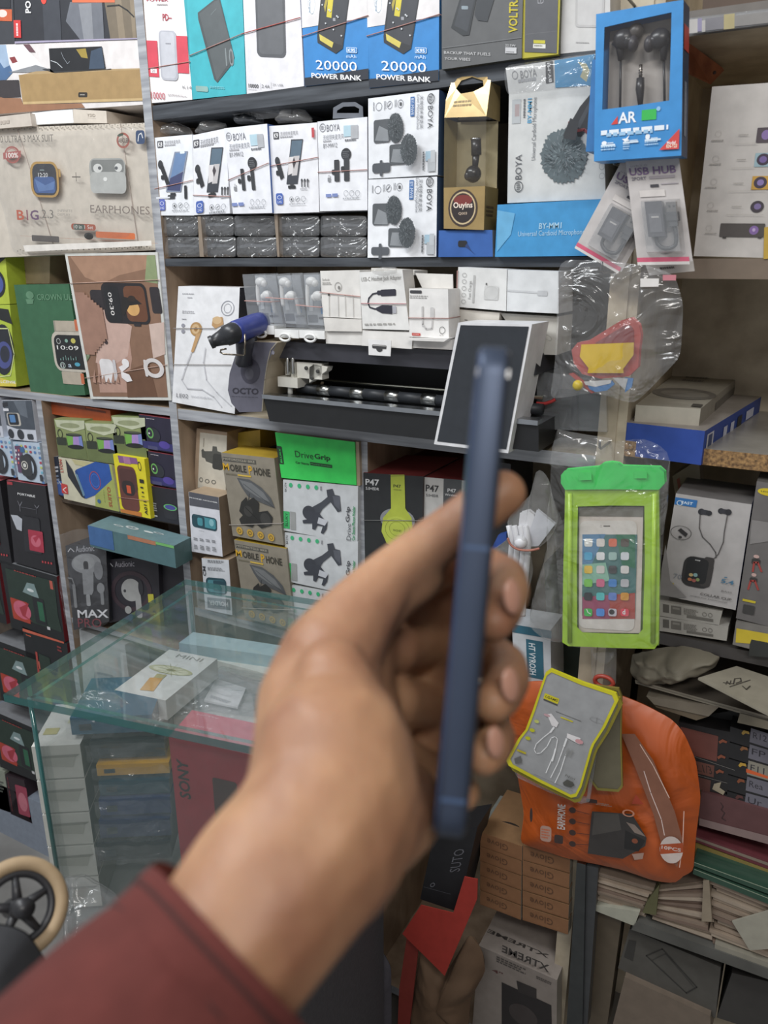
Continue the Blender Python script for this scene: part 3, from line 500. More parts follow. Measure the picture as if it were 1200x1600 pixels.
# ================================================================ MIDDLE, top shelf: power banks
fr('B')
def pbank(lab, q, c, art, y=0, d=.05, **k): return B('power_bank_box', lab, q, y, d, c, art, **k)
pbank('white power bank box with red bars, leftmost on the top shelf', [(8, -70), (212, -70), (241, 467), (43, 484)], 'f2eeee', [
    ('t', 'POWER', 'b8485a', 28, -8, 130, 8, 0, 1), ('x', 'b0a8a8', 75, 15, 140, 30, 1), ('t', 'PD', 'b03a4a', 102, 65, 132, 98, 0, 1), ('x', 'b03a4a', 130, 80, 150, 92, 1), ('r', 'd84a5a', 28, 190, 88, 362), ('r', 'd84a5a', 165, 168, 228, 345), ('R', 'b9bac2', 84, 142, 178, 380, .2), ('R', 'c8c9d0', 92, 150, 168, 370, .18), ('x', '8a8a92', 118, 200, 145, 212, 1), ('r', 'f0f0f0', 48, 322, 78, 344), ('t', '20', 'a04a50', 55, 326, 70, 340), ('t', 'K14', '8a8a8c', 198, 402, 240, 418), ('t', '10000', 'c04858', 50, 430, 116, 468), ('x', 'b0a8a8', 130, 440, 222, 456, 2)], yw=0, bands=[[(38, 322), (232, 290)]])
pbank('turquoise power bank box with a grey tilted power bank, second on the top shelf', [(196, -70), (474, -70), (493, 440), (243, 466)], '3fb4c0', [
    ('p', '4c5254', [(268, 60), (350, -5), (372, -5), (440, 270), (430, 300), (360, 388), (345, 372), (270, 90)]), ('p', '5a6062', [(275, 65), (350, 5), (368, 0), (438, 265), (358, 378)]), ('t', '10', '8a9294', 395, 225, 440, 312, 0), ('l', '70787a', 4, [(330, 70), (355, 42)]), ('R', '8fb4ae', 258, 402, 318, 432, .3), ('x', '7cc8d0', 325, 402, 395, 420, 2)], bands=[[(232, 262), (482, 158)]])
pbank('white box with a dark grey power bank, 10000 printed at its foot', [(477, -70), (744, -70), (765, 404), (497, 440)], 'e8e6ea', [
    ('R', '585a5e', 535, -60, 682, 272, .15), ('R', '66686c', 545, -60, 672, 258, .15), ('t', '10000', '5a5a5c', 506, 392, 553, 414, 0, 1), ('x', '9a9a9c', 506, 418, 550, 424, 1), ('t', '2.4A', '77777a', 568, 396, 606, 414), ('r', '9a9a9c', 562, 388, 564, 420), ('r', '9a9a9c', 612, 386, 614, 416), ('t', '2X USB', '8a8a8c', 620, 392, 668, 405)], bands=[[(475, 160), (748, 84)]], bc='c05a50')
K95 = [('p', 'e8e4e4', [(750, -60), (1062, -60), (1066, 82), (757, 132)]), ('R', 'f4f4f6', 782, -40, 820, 68, .15), ('o', '8a9aa8', 782, -40, 820, 68, .03), ('t', 'Fast Charging', '4a7a9c', 785, -30, 800, 60, 90), ('p', '2a2c30', [(845, -10), (980, -10), (948, 228), (915, 252), (830, 200), (828, 170)]), ('p', '3a3c42', [(850, -10), (975, -10), (945, 215), (838, 175)]), ('p', 'd8c83c', [(880, -10), (905, -10), (895, 85), (872, 80)]), ('p', 'd8c860', [(838, 160), (905, 200), (898, 225), (842, 190)]), ('p', 'b0a040', [(870, -10), (880, -10), (866, 60), (860, 30)]), ('R', '9a9ca2', 902, 85, 915, 100, .2), ('R', 'e8f4ff', 965, 222, 1016, 250, .2), ('R', '2e86cc', 967, 224, 1014, 248, .2), ('t', 'K95', 'f4f8ff', 972, 228, 1008, 246, 0, 1), ('t', 'mAh', 'd8ecff', 965, 256, 1012, 274), ('t', '20000', 'ffffff', 822, 282, 1016, 336, 0), ('p', '1e2430', [(770, 366), (1070, 322), (1070, 372), (772, 405)]), ('t', 'POWER BANK', 'f6f6f6', 802, 342, 1038, 380, 0, 1), ('x', '8a94a0', 835, 378, 1000, 388, 1)]+[('e', 'd8dce0', 850+(i*37 % 95), 20+(i*29 % 150), 857+(i*37 % 95), 28+(i*29 % 150)) for i in range(8)]
k1 = pbank('blue and white 20000 power bank box, left one of the matching two', [(748, -70), (1060, -70), (1070, 370), (772, 406)], '2e86cc', K95, bands=[[(757, 172), (1068, 74)]])
k2 = D(k1, 'blue and white 20000 power bank box, right of the matching two, by the grey box', (748, -70), (1058, -82))
fr('C')
pbank('large grey power bank box with yellow VOLTRA lettering', [(390, -70), (772, -70), (765, 272), (391, 326)], '5c5d5e', [
    ('p', '2c3034', [(480, -20), (560, -40), (520, 165), (490, 168), (435, 130)]), ('p', '3c4046', [(490, -20), (552, -35), (512, 150), (450, 120)]), ('p', '33373c', [(560, -30), (645, -30), (605, 102), (560, 96), (545, 70)]), ('R', '8a98a0', 484, 28, 515, 45, .3), ('t', 'VOLTRA', 'c8b820', 708, -30, 746, 155, -90, 1), ('p', '77787a', [(392, 225), (765, 175), (765, 178), (392, 228)]), ('t', 'BACKUP THAT FUELS', 'd0d0d0', 403, 240, 620, 262), ('t', 'YOUR VIBES', 'd0d0d0', 405, 268, 526, 286), ('r', 'c8c8ca', 690, 222, 742, 252), ('x', '6a6a6c', 694, 240, 738, 250, 1), ('t', '22.5W', 'd0d0d0', 690, 208, 738, 220)], y=-.01, cols={'B': '3a3a30'})
pbank('narrow grey box framed in yellow, right of the VOLTRA box', [(773, -70), (948, -70), (937, 254), (768, 274)], 'b8ae28', [
    ('r', '55565a', 784, -60, 930, 250), ('p', '66676a', [(784, 160), (930, 145), (930, 148), (784, 163)]), ('t', 'LD', 'a0a0a4', 842, -20, 870, 18), ('r', 'c8c030', 822, 188, 876, 205), ('r', 'e0e0d8', 820, 206, 878, 228), ('x', '6a6a5c', 826, 210, 870, 222, 1)], y=-.008, cols={'R': '4a4a2a'})
pbank('plain off white box at the right end of the top shelf', [(954, -70), (1180, -70), (1180, 228), (948, 252)], 'cfcdca', [('R', 'bcbab8', 1020, -40, 1150, 130, .1), ('R', 'c9c7c5', 1030, -30, 1140, 120, .1), ('x', 'b0aeac', 1020, 195, 1090, 205, 1)], y=.0)
# ================================================================ second shelf: microphones
fr('B')
MIC = lambda x, y, s=1: [('e', '3a3c40', x, y, x+28*s, y+38*s), ('p', '2e3034', [(x+4*s, y+30*s), (x+24*s, y+22*s), (x+52*s, y+100*s), (x+32*s, y+108*s)]), ('R', '2e3034', x+12*s, y+70*s, x+40*s, y+92*s, .3)]
def ICN(x, y): return [('o', '8a8c90', x, y, x+22, y+26, .08), ('r', '55575a', x+7, y+9, x+15, y+17), ('o', '8a8c90', x+28, y-2, x+50, y+24, .08), ('l', '55575a', 3, [(x+34, y+16), (x+44, y+6)]), ('o', '8a8c90', x+56, y-3, x+78, y+23, .08), ('x', 'a0a2a6', x, y+32, x+78, y+37, 1)]
K8 = [('R', '4a4a50', 78, 662, 106, 692, .1), ('t', 'K8', 'f0f0f0', 82, 667, 102, 688, 0, 1), ('t', '无线领夹麦克风', '9a9a9e', 112, 660, 186, 672), ('x', 'aaaaae', 112, 677, 170, 684, 1), ('p', '8a94a8', [(160, 712), (222, 708), (190, 900), (120, 900), (122, 870)]), ('p', '6c88b0', [(165, 718), (215, 715), (200, 800), (140, 840)]), ('p', '444a70', [(140, 835), (200, 805), (186, 895), (125, 892)]), ('R', 'e4ecf0', 185, 710, 208, 720, .5), ('R', '2a2c30', 140, 905, 166, 918, .2), ('R', '3a3c40', 128, 915, 162, 932, .3), ('e', '3a3c40', 82, 752, 106, 792), ('p', '2e3034', [(90, 780), (106, 772), (138, 860), (122, 868)]), ('R', '2e3034', 97, 822, 112, 842, .3), ('R', '2e3034', 205, 870, 220, 932, .2), ('R', '5a6ab8', 86, 935, 118, 986, .2), ('o', 'e8ecff', 92, 945, 112, 962, .1), ('t', '2.4G', 'e8ecff', 92, 970, 112, 980), ('R', 'e2e4ea', 75, 925, 140, 930, .1)]+ICN(150, 952)
B('microphone_box', 'white K8 microphone box with a blue phone, leftmost on the second shelf', [(60, 646), (241, 630), (250, 1010), (77, 1010)], 0, .05, 'eef0f4', K8, bands=[[(68, 886), (245, 845)]])
def _sh(it, dx, dy):
    k = it[0]
    if k == 'p': return (k, it[1], [(x+dx, y+dy) for x, y in it[2]])
    if k == 'l': return (k, it[1], it[2], [(x+dx, y+dy) for x, y in it[3]])
    i = 3 if k == 't' else 2
    return tuple(it[:i])+(it[i]+dx, it[i+1]+dy, it[i+2]+dx, it[i+3]+dy)+tuple(it[i+4:])
K9A = [('R', '4a4a50', 247, 658, 275, 690, .1), ('t', 'K9', 'f0f0f0', 251, 663, 271, 685, 0, 1), ('t', '无线领夹麦克风', '9a9a9e', 280, 656, 364, 670), ('x', 'aaaaae', 280, 676, 350, 683, 1), ('p', '3c4048', [(332, 692), (388, 690), (362, 900), (310, 902)]), ('p', '5c7080', [(336, 698), (384, 696), (374, 780), (325, 785)]), ('p', 'c8c4c4', [(345, 770), (372, 768), (360, 860), (335, 862)]), ('p', 'e0dcdc', [(320, 775), (345, 772), (340, 850), (318, 860)]), ('p', '4a4448', [(345, 775), (355, 800), (345, 830), (338, 800)]), ('R', '3a3c40', 328, 900, 345, 912, .2), ('R', '2a2c30', 318, 908, 354, 922, .3), ('e', '3a3c40', 256, 774, 280, 812), ('p', '2e3034', [(260, 800), (280, 795), (300, 868), (284, 882)]), ('R', '2e3034', 262, 838, 280, 860, .3)]+[('e', '4a4c50', 378+i*14, 876, 388+i*14, 890) for i in range(3)]+[('R', '4a4c50', 380+i*14, 886, 386+i*14, 915, .2) for i in range(3)]+[('x', 'b0b0b4', 376, 920, 416, 926, 1), ('R', '4a66b0', 262, 945, 297, 996, .2), ('o', 'e8ecff', 268, 955, 291, 972, .1), ('t', '2.4G', 'e8ecff', 270, 980, 290, 990)]+ICN(325, 960)
B('microphone_box', 'white K9 microphone box between the K8 box and the first BOYA box', [(243, 634), (398, 602), (418, 1000), (250, 1008)], 0, .05, 'eeeff4', K9A, bands=[[(248, 915), (418, 922)]])
B('microphone_box', 'white K9 microphone box between the two slim BOYA boxes', [(597, 592), (826, 574), (836, 994), (622, 1001)], -.004, .05, 'eeeef2', [_sh(i, 374, -38) for i in K9A]+[('r', 'c04a50', 804, 600, 818, 645)], cols={'L': '5a6c9a', 'R': 'd8d8dc'}, bands=[[(603, 780), (832, 738)]])
BO = [('o', '8a8c92', 398, 622, 428, 660, .08), ('x', '9a9ca2', 404, 632, 422, 650, 4), ('t', 'BOYA', '7c7e86', 432, 627, 494, 654), ('t', '无线领夹麦克风', '9a9ca2', 415, 676, 512, 692), ('x', 'aaaaae', 416, 700, 465, 708, 1), ('t', 'BY-MW12', '77797e', 417, 716, 482, 732), ('r', 'b8d4e0', 512, 632, 560, 680), ('r', 'b4b6ba', 545, 630, 580, 690), ('x', '7a7c80', 518, 692, 582, 704, 1), ('e', '2e3034', 500, 738, 548, 792), ('x', '6a6c70', 508, 750, 540, 782, 4), ('R', '3a3c40', 513, 785, 540, 890, .15), ('R', '2e3034', 500, 822, 518, 848, .3), ('R', '3a3c40', 468, 792, 494, 892, .15), ('R', '2e3034', 457, 838, 474, 860, .3), ('R', '8a8c90', 438, 875, 452, 894, .2), ('R', 'c8c8cc', 440, 862, 450, 876, .1), ('r', '7c8cc0', 430, 952, 456, 966), ('r', '7c8cc0', 460, 950, 486, 964)]+[('o', '9a9ca2', 514+i*27, 934, 536+i*27, 962, .07) for i in range(3)]+[('x', 'b0b2b6', 510, 968, 590, 974, 1)]
B('microphone_box', 'slim BOYA box, left one, between the two K9 boxes', [(389, 602), (592, 580), (616, 998), (432, 1002)], -.008, .055, 'eeeff4', BO, cols={'R': '4a6cac'}, bands=[[(412, 845), (600, 765)]])
b2 = B('microphone_box', 'slim BOYA box with a hang tab, left of the stacked furry microphone boxes', [(828, 570), (1061, 548), (1062, 985), (840, 990)], -.004, .055, 'eeeff3', [_sh(i, 440, -42) for i in BO], bands=[[(833, 808), (1060, 796)]])
Q, n = quad([(900, 520), (1042, 500), (1040, 556), (905, 556)], .0)
g = G(); f = Face(g, Q[0], Q[1], Q[3]); f.eps = 0
P_ = [onp(p, Q[0], n) for p in ((900, 556), (902, 505), (945, 480), (1005, 478), (1040, 500), (1042, 552))]; I_ = [onp(p, Q[0], n) for p in ((918, 530), (920, 518), (950, 500), (1002, 498), (1024, 510), (1022, 530))]
g.add(P_+I_+[p+n*.001 for p in P_+I_], [(i, i+1, i+7, i+6) for i in range(5)]+[(i+12, i+13, i+19, i+18) for i in range(5)]+[(i, i+1, i+13, i+12) for i in range(5)]+[(0, 6, 11, 5)], mat('6c7078', .3)); part('hang_tab', g, b2, 'grey plastic hang tab')
MW = [('o', '8a8c92', 82, 482, 112, 518, .07), ('o', '8a8c92', 135, 475, 160, 510, .07), ('l', '66686c', 4, [(140, 500), (152, 484)]), ('o', '8a8c92', 185, 468, 212, 505, .07), ('r', '55575a', 194, 480, 204, 494), ('x', 'a0a2a6', 68, 480, 78, 520, 1, 1), ('x', 'a0a2a6', 120, 475, 132, 515, 2, 1), ('x', 'a0a2a6', 170, 468, 182, 505, 2, 1), ('r', '3c6ca8', 246, 455, 264, 545), ('t', 'BY-MW8', 'e0e8f4', 249, 462, 261, 538, 90), ('t', 'Live Microphone', '8a8c92', 272, 445, 286, 605, 90), ('t', '无线领夹麦克风', '6a6c70', 290, 450, 304, 602, 90), ('o', '4a4c50', 325, 440, 358, 485, .09), ('x', '4a4c50', 332, 450, 352, 476, 4), ('t', 'BOYA', '4a4c50', 328, 498, 350, 600, 90),
    ('R', '54585c', 74, 565, 150, 665, .12), ('p', '8a8e92', [(100, 590), (140, 610), (145, 662), (80, 660)]), ('R', '54585c', 148, 680, 225, 768, .12), ('p', '8a8e92', [(165, 700), (215, 700), (222, 765), (155, 760)]), ('R', '50545a', 68, 768, 152, 806, .3), ('R', '50545a', 103, 752, 116, 825, .3), ('r', 'a8c4d4', 318, 710, 346, 752), ('r', 'b4b8bc', 328, 745, 362, 802), ('x', '77797c', 302, 712, 314, 808, 1, 1), ('r', 'c0c4c8', 342, 705, 362, 760)]
def FUR(cx, cy, rx, ry, seed, c1='4a5054', c2='6c7276'):
    r_ = random.Random(seed); pts = []
    for i in range(72):
        a = 2*math.pi*i/72; k = 1 if i % 2 else .93; pts.append((cx+rx*k*math.cos(a)*r_.uniform(.95, 1.05), cy+ry*k*math.sin(a)*r_.uniform(.95, 1.05)))
    out = [('p', c1, pts)]
    for i in range(150):
        a = r_.uniform(0, 6.28); q = r_.uniform(.1, .85); x = cx+rx*q*math.cos(a); y = cy+ry*q*math.sin(a); out.append(('l', r_.choice([c2, '7c8286', '3c4246']), max(1.3, rx*.025), [(x, y), (x+rx*.13*math.cos(a+r_.uniform(-.5, .9)), y+ry*.13*math.sin(a+r_.uniform(-.5, .9)))]))
    return out
fr('C')
mw = B('microphone_box', 'white BOYA box with two furry microphones, upper one of the stacked pair', [(46, 462), (378, 420), (372, 820), (48, 838)], -.004, .06, 'eceef2', MW+FUR(178, 600, 38, 72, 1)+FUR(255, 705, 40, 76, 2), cols={'R': '3a5680', 'L': '2c3c5c', 'T': 'd8dadf'})
B('microphone_box', 'white BOYA box with two furry microphones, lower one of the stacked pair', [(46, 842), (369, 828), (365, 1203), (43, 1208)], -.004, .06, 'eceef2', [_sh(i, -5, 390) for i in MW]+FUR(170, 985, 38, 70, 3)+FUR(245, 1092, 40, 74, 4), cols={'R': '3a5680', 'L': '2c3c5c'})
# gold pack with window
fr('C')
gp = empty('earpiece_pack', onY((500, 1078), -.01), 'gold carton with a clear window showing a small black earpiece', 'box')
Q, n = quad([(405, 552), (600, 545), (592, 1070), (400, 1072)], -.01); d_ = .045
def pf(p, dd=0): return onp(p, Q[0], n)+n*dd
g = G()
gold = mat('b59a66', .25, .35)
bo = [pf((400, 880)), pf((594, 872)), pf((588, 1078)), pf((400, 1072))]; g.hexa(bo, [p+n*d_ for p in bo], gold, {'R': mat('a08a58', .3, .3)})
f = Face(g, bo[0], bo[1], bo[3]); f.draw([('e', '3c2c24', 422, 890, 558, 1062), ('o', 'c8b48c', 430, 900, 550, 1052, .05), ('e', '241818', 440, 912, 542, 1042), ('e', '7a2a24', 448, 915, 535, 962), ('t', 'Ouyins', 'f0e0d0', 446, 948, 536, 982, 0, 1), ('t', 'Q003', 'e0c8b0', 470, 995, 510, 1008)])
f = Face(g, bo[1], bo[1]+n*d_, bo[2]); f.draw([('x', '5c4a30', 598, 960, 632, 1020, 3)])
part('carton_body', g, gp, None, .001)
g = G(); tp = [pf((425, 350), .012), pf((608, 332), .012), pf((600, 545)), pf((403, 552))]
# top panel with hexagonal hang hole
hole = [pf((445, 410), .008), pf((470, 372), .008), pf((520, 355), .008), pf((572, 372), .008), pf((575, 400), .008), pf((530, 425), .006), pf((470, 435), .006)]
outr = [pf((403, 470), .004), tp[0], pf((515, 341), .012), tp[1], pf((604, 440), .006), tp[2], tp[3]]
g.add(outr+hole, [(i, (i+1) % 7, 7+(i+1) % 7, 7+i) for i in range(7)], gold)
g.add([tp[1], tp[1]+n*.03+V((0, 0, .004)), tp[2]+n*d_, tp[2]], [(0, 1, 2, 3)], mat('c8b07c', .2, .4)); g.add([tp[0]+n*.002, tp[1]+n*.002, tp[1]+n*.03, tp[0]+n*.03], [(0, 1, 2, 3)], gold)
g.add([pf((430, 380), .035), pf((590, 360), .035), pf((590, 540), .035), pf((415, 545), .035)], [(0, 1, 2, 3)], '2a241c')
Face(g, tp[0], tp[1], tp[3]).draw([('x', '8a7444', 450, 472, 548, 498, 2)])
part('hang_tab', g, gp, 'gold top flap with a hang hole')
g = G(); wn = [pf((403, 552)), pf((600, 545)), pf((594, 872)), pf((400, 880))]
g.add([wn[0]+n*.04, wn[1]+n*.04, wn[2]+n*.04, wn[3]+n*.04], [(0, 1, 2, 3)], 'b8ab86'); g.add([wn[1]+n*.0445, wn[1], wn[2], wn[2]+n*.0445], [(0, 1, 2, 3)], 'pane'); g.add(wn, [(0, 1, 2, 3)], 'pane')
g.add([wn[0], wn[0]+n*.04, wn[3]+n*.04, wn[3]], [(0, 1, 2, 3)], 'a09060'); part('window', g, gp, 'clear plastic window')
g = G(); a = lambda p: pf(p, .018)
g.tube([a((525, 645)), a((527, 720))], .0065, mat('22201f', .3), 12); g.tube([a((524, 640)), a((524, 648))], .0068, mat('cccccc/m'), 12); g.tube([a((525, 715)), a((520, 790))], [.005, .0035], mat('1c1a1a', .3), 10); g.ball(a((512, 810)), .0105, mat('1c1a1a', .25), 10); g.ball(a((497, 820))-n*.004, .006, mat('302c2a', .25), 8)
part('earpiece', g, gp, 'small black earpiece')
B('earpiece_box', 'small bright blue box with a tiny black earpiece under the gold carton', [(377, 1080), (628, 1078), (630, 1203), (375, 1205)], -.006, .06, '2c5ea8', [('R', '15171c', 468, 1128, 510, 1158, .3), ('p', '1e3c74', [(510, 1140), (530, 1175), (550, 1195), (520, 1170), (500, 1155)])], cols={'R': '8a8c90'})
# wrapped top bag and the white furry microphone box
mb = B('microphone_box', 'flat wrapped blue and white BOYA packet lying on the furry microphone box', [(690, 318), (1110, 252), (1100, 400), (705, 440)], -.004, .06, 'c8c9c8', [('o', '7a7c80', 718, 335, 750, 370, .08), ('t', 'BOYA', '7a7c80', 758, 332, 838, 358), ('x', '9a9ca0', 748, 368, 840, 382, 1), ('p', '2e3034', [(878, 292), (912, 286), (916, 385), (880, 392)]), ('t', 'BY-M1', 'd8d8d8', 885, 296, 908, 384, -90, 1), ('p', '3c8ab8', [(920, 284), (1108, 254), (1100, 400), (924, 412)]), ('p', 'b8b490', [(1030, 290), (1070, 300), (1085, 330), (1070, 385), (1040, 360), (1055, 325)])])
g = G(); pillow(g, [(684, 330), (700, 305), (880, 280), (1105, 248), (1102, 405), (900, 425), (700, 445), (686, 400)], 'clear', -.012, .006, .004, seed=3); part('plastic_wrap', g, mb)
B('microphone_box', 'large white BOYA box with a grey furry ball microphone', [(706, 440), (1140, 396), (1160, 932), (698, 952)], -.004, .07, 'cfd0ce', [('r', 'b4b8ba', 722, 468, 760, 578), ('r', 'a89898', 735, 490, 755, 545), ('x', '6a6c6e', 772, 465, 786, 575, 1, 1), ('t', 'BY-MM1', '5a9cc0', 795, 462, 812, 576, -90, 1), ('t', 'Universal Cardioid Microphone', '77797c', 818, 458, 836, 750, -90), ('o', '5a5c60', 732, 850, 772, 900, .08), ('x', '5a5c60', 742, 858, 762, 892, 4), ('t', 'BOYA', '5a5c60', 738, 726, 766, 840, -90),
    ('p', '2c2e32', [(1090, 440), (1125, 430), (1110, 560), (1030, 660), (985, 655), (975, 640), (1005, 560), (1040, 500)]), ('p', '44474c', [(1095, 455), (1110, 460), (1040, 600), (1020, 595)]), ('p', '8a3c40', [(985, 570), (1000, 572), (995, 600), (980, 602)]), ('l', '8a3c40', 12, [(1015, 615), (1060, 608), (1095, 640)])]+FUR(965, 732, 112, 132, 7, '5c686c', '7c888c')+[('p', '2c2e32', [(1005, 560), (1045, 575), (1030, 662), (975, 655), (972, 640)]), ('o', '8a8c90', 1140, 765, 1165, 800, .06), ('o', '8a8c90', 1140, 815, 1165, 842, .06)])
B('microphone_box', 'sky blue box end printed BY-MM1, under the large white microphone box', [(652, 960), (1160, 932), (1160, 1198), (640, 1204)], -.012, .07, '3c94cc', [('t', 'BY-MM1', 'a8d0e8', 848, 1046, 952, 1070, 0, 1), ('t', 'Universal Cardioid Microphone', 'b0d4e8', 750, 1085, 1060, 1106), ('p', '68aed8', [(652, 985), (735, 1000), (715, 1100), (650, 1180)])], cols={'L': '4a6c80'})
# wrapped black packs in two rows
fr('B')
wr = None; names = ['leftmost', 'second', 'middle', 'fourth', 'rightmost']
for r_, (y0, y1) in enumerate(((1012, 1106), (1110, 1205))):
    for i, (x0, x1) in enumerate(((98, 268), (278, 436), (436, 632), (642, 838), (841, 1060))):
        if i < 2 and r_ == 1: x0 += 10; x1 += 10
        if i == 2 and r_ == 1: x0 += 12; x1 += 8
        lab = '%s black box in clear film in the %s row under the white microphone boxes' % (names[i], ('upper', 'lower')[r_])
        o = B('accessory_box', lab, [(x0+3, y0+3), (x1-3, y0+1), (x1-2, y1-3), (x0+5, y1-2)], .01, .07, mat('2c2f33', .25, bump=.5, scale=50), [('p', '5a5e64', [(x0+8, y0+44), (x0+60, y0+30), (x1-8, y0+42), (x1-8, y0+50), (x0+60, y0+48), (x0+8, y0+56)]), ('p', '24262a', [(x0+30, y0+62), (x1-30, y0+56), (x1-10, y1-8), (x0+14, y1-8)])], group='black boxes in clear film under the microphone boxes')
        g = G(); pillow(g, [(x0, y0), ((x0+x1)/2, y0-2), (x1, y0), (x1, y1), ((x0+x1)/2, y1), (x0, y1)], 'wrapfilm', .004, .007, .004, seed=i+r_*7, nr=6, ns=40, fq=45); part('plastic_wrap', g, o)
fr('B')
for q, lab in (([(266, 1015), (280, 1015), (296, 1204), (276, 1204)], 'thin upright strip of brown card between the first two black boxes'), ([(625, 1004), (640, 1004), (650, 1204), (640, 1204)], 'thin upright strip of brown card beside the fourth black box')):
    B('card_strip', lab, q, .0, .05, '8f8070', cat='cardboard', bev=0)
# things behind and above the microphone boxes
B('accessory_box', 'flat black box with a white logo lying above the K8 box', [(65, 487), (268, 490), (266, 530), (70, 532)], .03, .1, '17181c', [('r', '9a9ca0', 118, 496, 185, 522), ('p', '17181c', [(140, 500), (152, 508), (165, 498), (160, 512), (168, 520), (150, 515), (138, 522)])])
B('accessory_box', 'brown card block behind the K8 box under the black flat box', [(75, 540), (200, 545), (205, 640), (78, 640)], .10, .05, '6c5240')
o = B('accessory_box', 'grey wrapped box tucked under the top shelf above the left BOYA box', [(413, 450), (705, 470), (700, 535), (415, 515)], .03, .1, '4a5056'); 
g = G(); pillow(g, [(410, 448), (560, 452), (712, 462), (705, 545), (560, 560), (450, 556), (412, 520)], 'clear', .02, .006, .004, seed=12); part('plastic_wrap', g, o)
for out, s_, lab in (([(105, 640), (125, 585), (160, 568), (230, 600), (245, 632)], 1, 'crumpled clear bag puffing up behind the K8 box'), ([(265, 628), (280, 590), (330, 562), (400, 580), (402, 602), (340, 620)], 2, 'crumpled grey plastic bag puffing up behind the first K9 box'), ([(640, 580), (660, 530), (700, 505), (770, 515), (805, 555), (805, 575)], 3, 'bright crumpled clear bag behind the second K9 box'), ([(455, 585), (465, 545), (510, 522), (570, 545), (575, 580)], 4, 'dark round wrapped pouch behind the left BOYA box')):
    g = G(); pillow(g, out, 'milky' if s_ != 4 else mat('33363a', .25, bump=.4), .03, .02, .012, seed=s_, fq=40); tag(g.build('plastic_bag'), lab, 'plastic bag')
# ================================================================ THIRD SHELF
fr('F')
B('earphone_box', 'white box printed LE02 with golden wired earbuds, left end of the third shelf', [(86, 202), (374, 208), (350, 800), (57, 744)], -.004, .05, 'f0f0f2', [
    ('x', 'b8b8bc', 106, 232, 175, 244, 1), ('r', 'c0c0c4', 130, 252, 152, 258), ('o', '9a9ca4', 290, 268, 346, 342, .05), ('o', '9a9ca4', 302, 282, 334, 328, .05), ('x', 'b8b8bc', 106, 314, 176, 332, 2), ('x', '8a8a90', 104, 352, 126, 360, 1), ('e', '9a9aa4', 102, 376, 118, 394), ('e', '9a9aa4', 102, 404, 118, 422),
    ('e', 'b8905c', 145, 368, 196, 436), ('e', 'd8b88c', 152, 378, 186, 426), ('e', 'a87c48', 162, 392, 178, 414), ('p', 'c8a070', [(172, 425), (194, 420), (160, 510), (146, 512)]), ('p', 'c09868', [(250, 350), (295, 345), (300, 380), (262, 400), (245, 385)]), ('e', 'd8b88c', 250, 342, 290, 380),
    ('l', 'd0d0d4', 6, [(150, 510), (120, 590), (104, 640), (130, 680), (200, 685), (255, 720), (290, 765)]), ('l', 'd4d4d8', 6, [(215, 490), (206, 560), (220, 640), (270, 700), (335, 760)]), ('t', 'LE02', '88888c', 80, 702, 134, 726), ('x', 'd0d0d4', 148, 712, 262, 732, 2)],
    bands=[[(66, 399), (262, 399)], [(62, 568), (335, 570)]], bc='9a9490', cols={'R': '3a3c46'})
# cutting plotter -------------------------------------------------
cu = empty('cutting_plotter', onY((420, 790), -.06), 'dark vinyl cutting plotter with an OCTO end cap lying along the third shelf', 'plotter')
def prism(g, pts, y0, y1, m, side=None):
    a = [onY(p, y0) for p in pts]; b = [V((p.x, y1, p.z)) for p in a]; k = len(a)
    g.add(a, [tuple(range(k))], m); g.add(b, [tuple(range(k))[::-1]], m)
    g.add(a+b, [(i, (i+1) % k, k+(i+1) % k, k+i) for i in range(k)], side or m); return a
CAPC = mat('62616e', .35)
g = G(); cap = prism(g, [(318, 690), (326, 610), (352, 530), (395, 478), (430, 462), (548, 466), (505, 560), (488, 640), (476, 790), (372, 792), (335, 750)], -.075, .08, CAPC, 'beige')
f = Face(g, cap[0]+V((0, 0, .05)), cap[9]+V((0, 0, .05)), cap[0]-V((0, 0, .05))); f.o.y = f.o.y
f = Face(g, onY((318, 460), -.075), onY((548, 460), -.075), onY((318, 800), -.075))
f.draw([('t', 'OCTO', '2e2c38', 340, 676, 462, 710, 0, 1), ('x', '3a3844', 336, 716, 462, 724, 1), ('e', '3e3c4a', 380, 540, 468, 660), ('e', '55545f', 400, 585, 440, 640), ('e', '8a8894', 525, 504, 538, 522), ('l', 'a09888', 5, [(548, 466), (520, 500), (505, 560), (492, 640), (480, 785)])])
part('end_cap', g, cu, 'grey purple end cap printed OCTO')
XA = onY((548, 466), -.06).x; XB = onY((846, 600), -.06)   # frame F, scene units
fr('P'); XB = onY((838, 560), -.05).x
def zof(p, y): return onY(p, y).z
zt0 = zof((436, 533), -.05); zt1 = zof((445, 560), -.05)
g = G(); g.aabb(XA-.02, XB, -.05, .10, zt1, zt0, mat('32323a', .3), {'T': mat('4c4e56', .3)}); part('top_beam', g, cu, None, .004)
zb0 = zof((420, 622), -.07); zb1 = zof((425, 658), -.075)
bd = mat('0b0d10', .38)
g = G(); Qa = [onY(p, -.075) for p in ((412, 622), (840, 690), (840, 733), (421, 658))]; Qa[1].z = Qa[0].z; Qa[2].z = Qa[3].z
g.hexa(Qa, [V((p.x, .1, p.z)) for p in Qa], bd, {'T': mat('55585c', .3)}); part('base', g, cu, None, .002)
g = G(); g.aabb(Qa[0].x, Qa[1].x, -.079, -.06, Qa[0].z, Qa[0].z+.006, mat('b8bcc0/m')); part('front_rail', g, cu, 'polished metal rail')
g = G(); g.aabb(XA, XB, .06, .07, Qa[0].z, zt1, '0c0d0f'); part('inner_wall', g, cu)
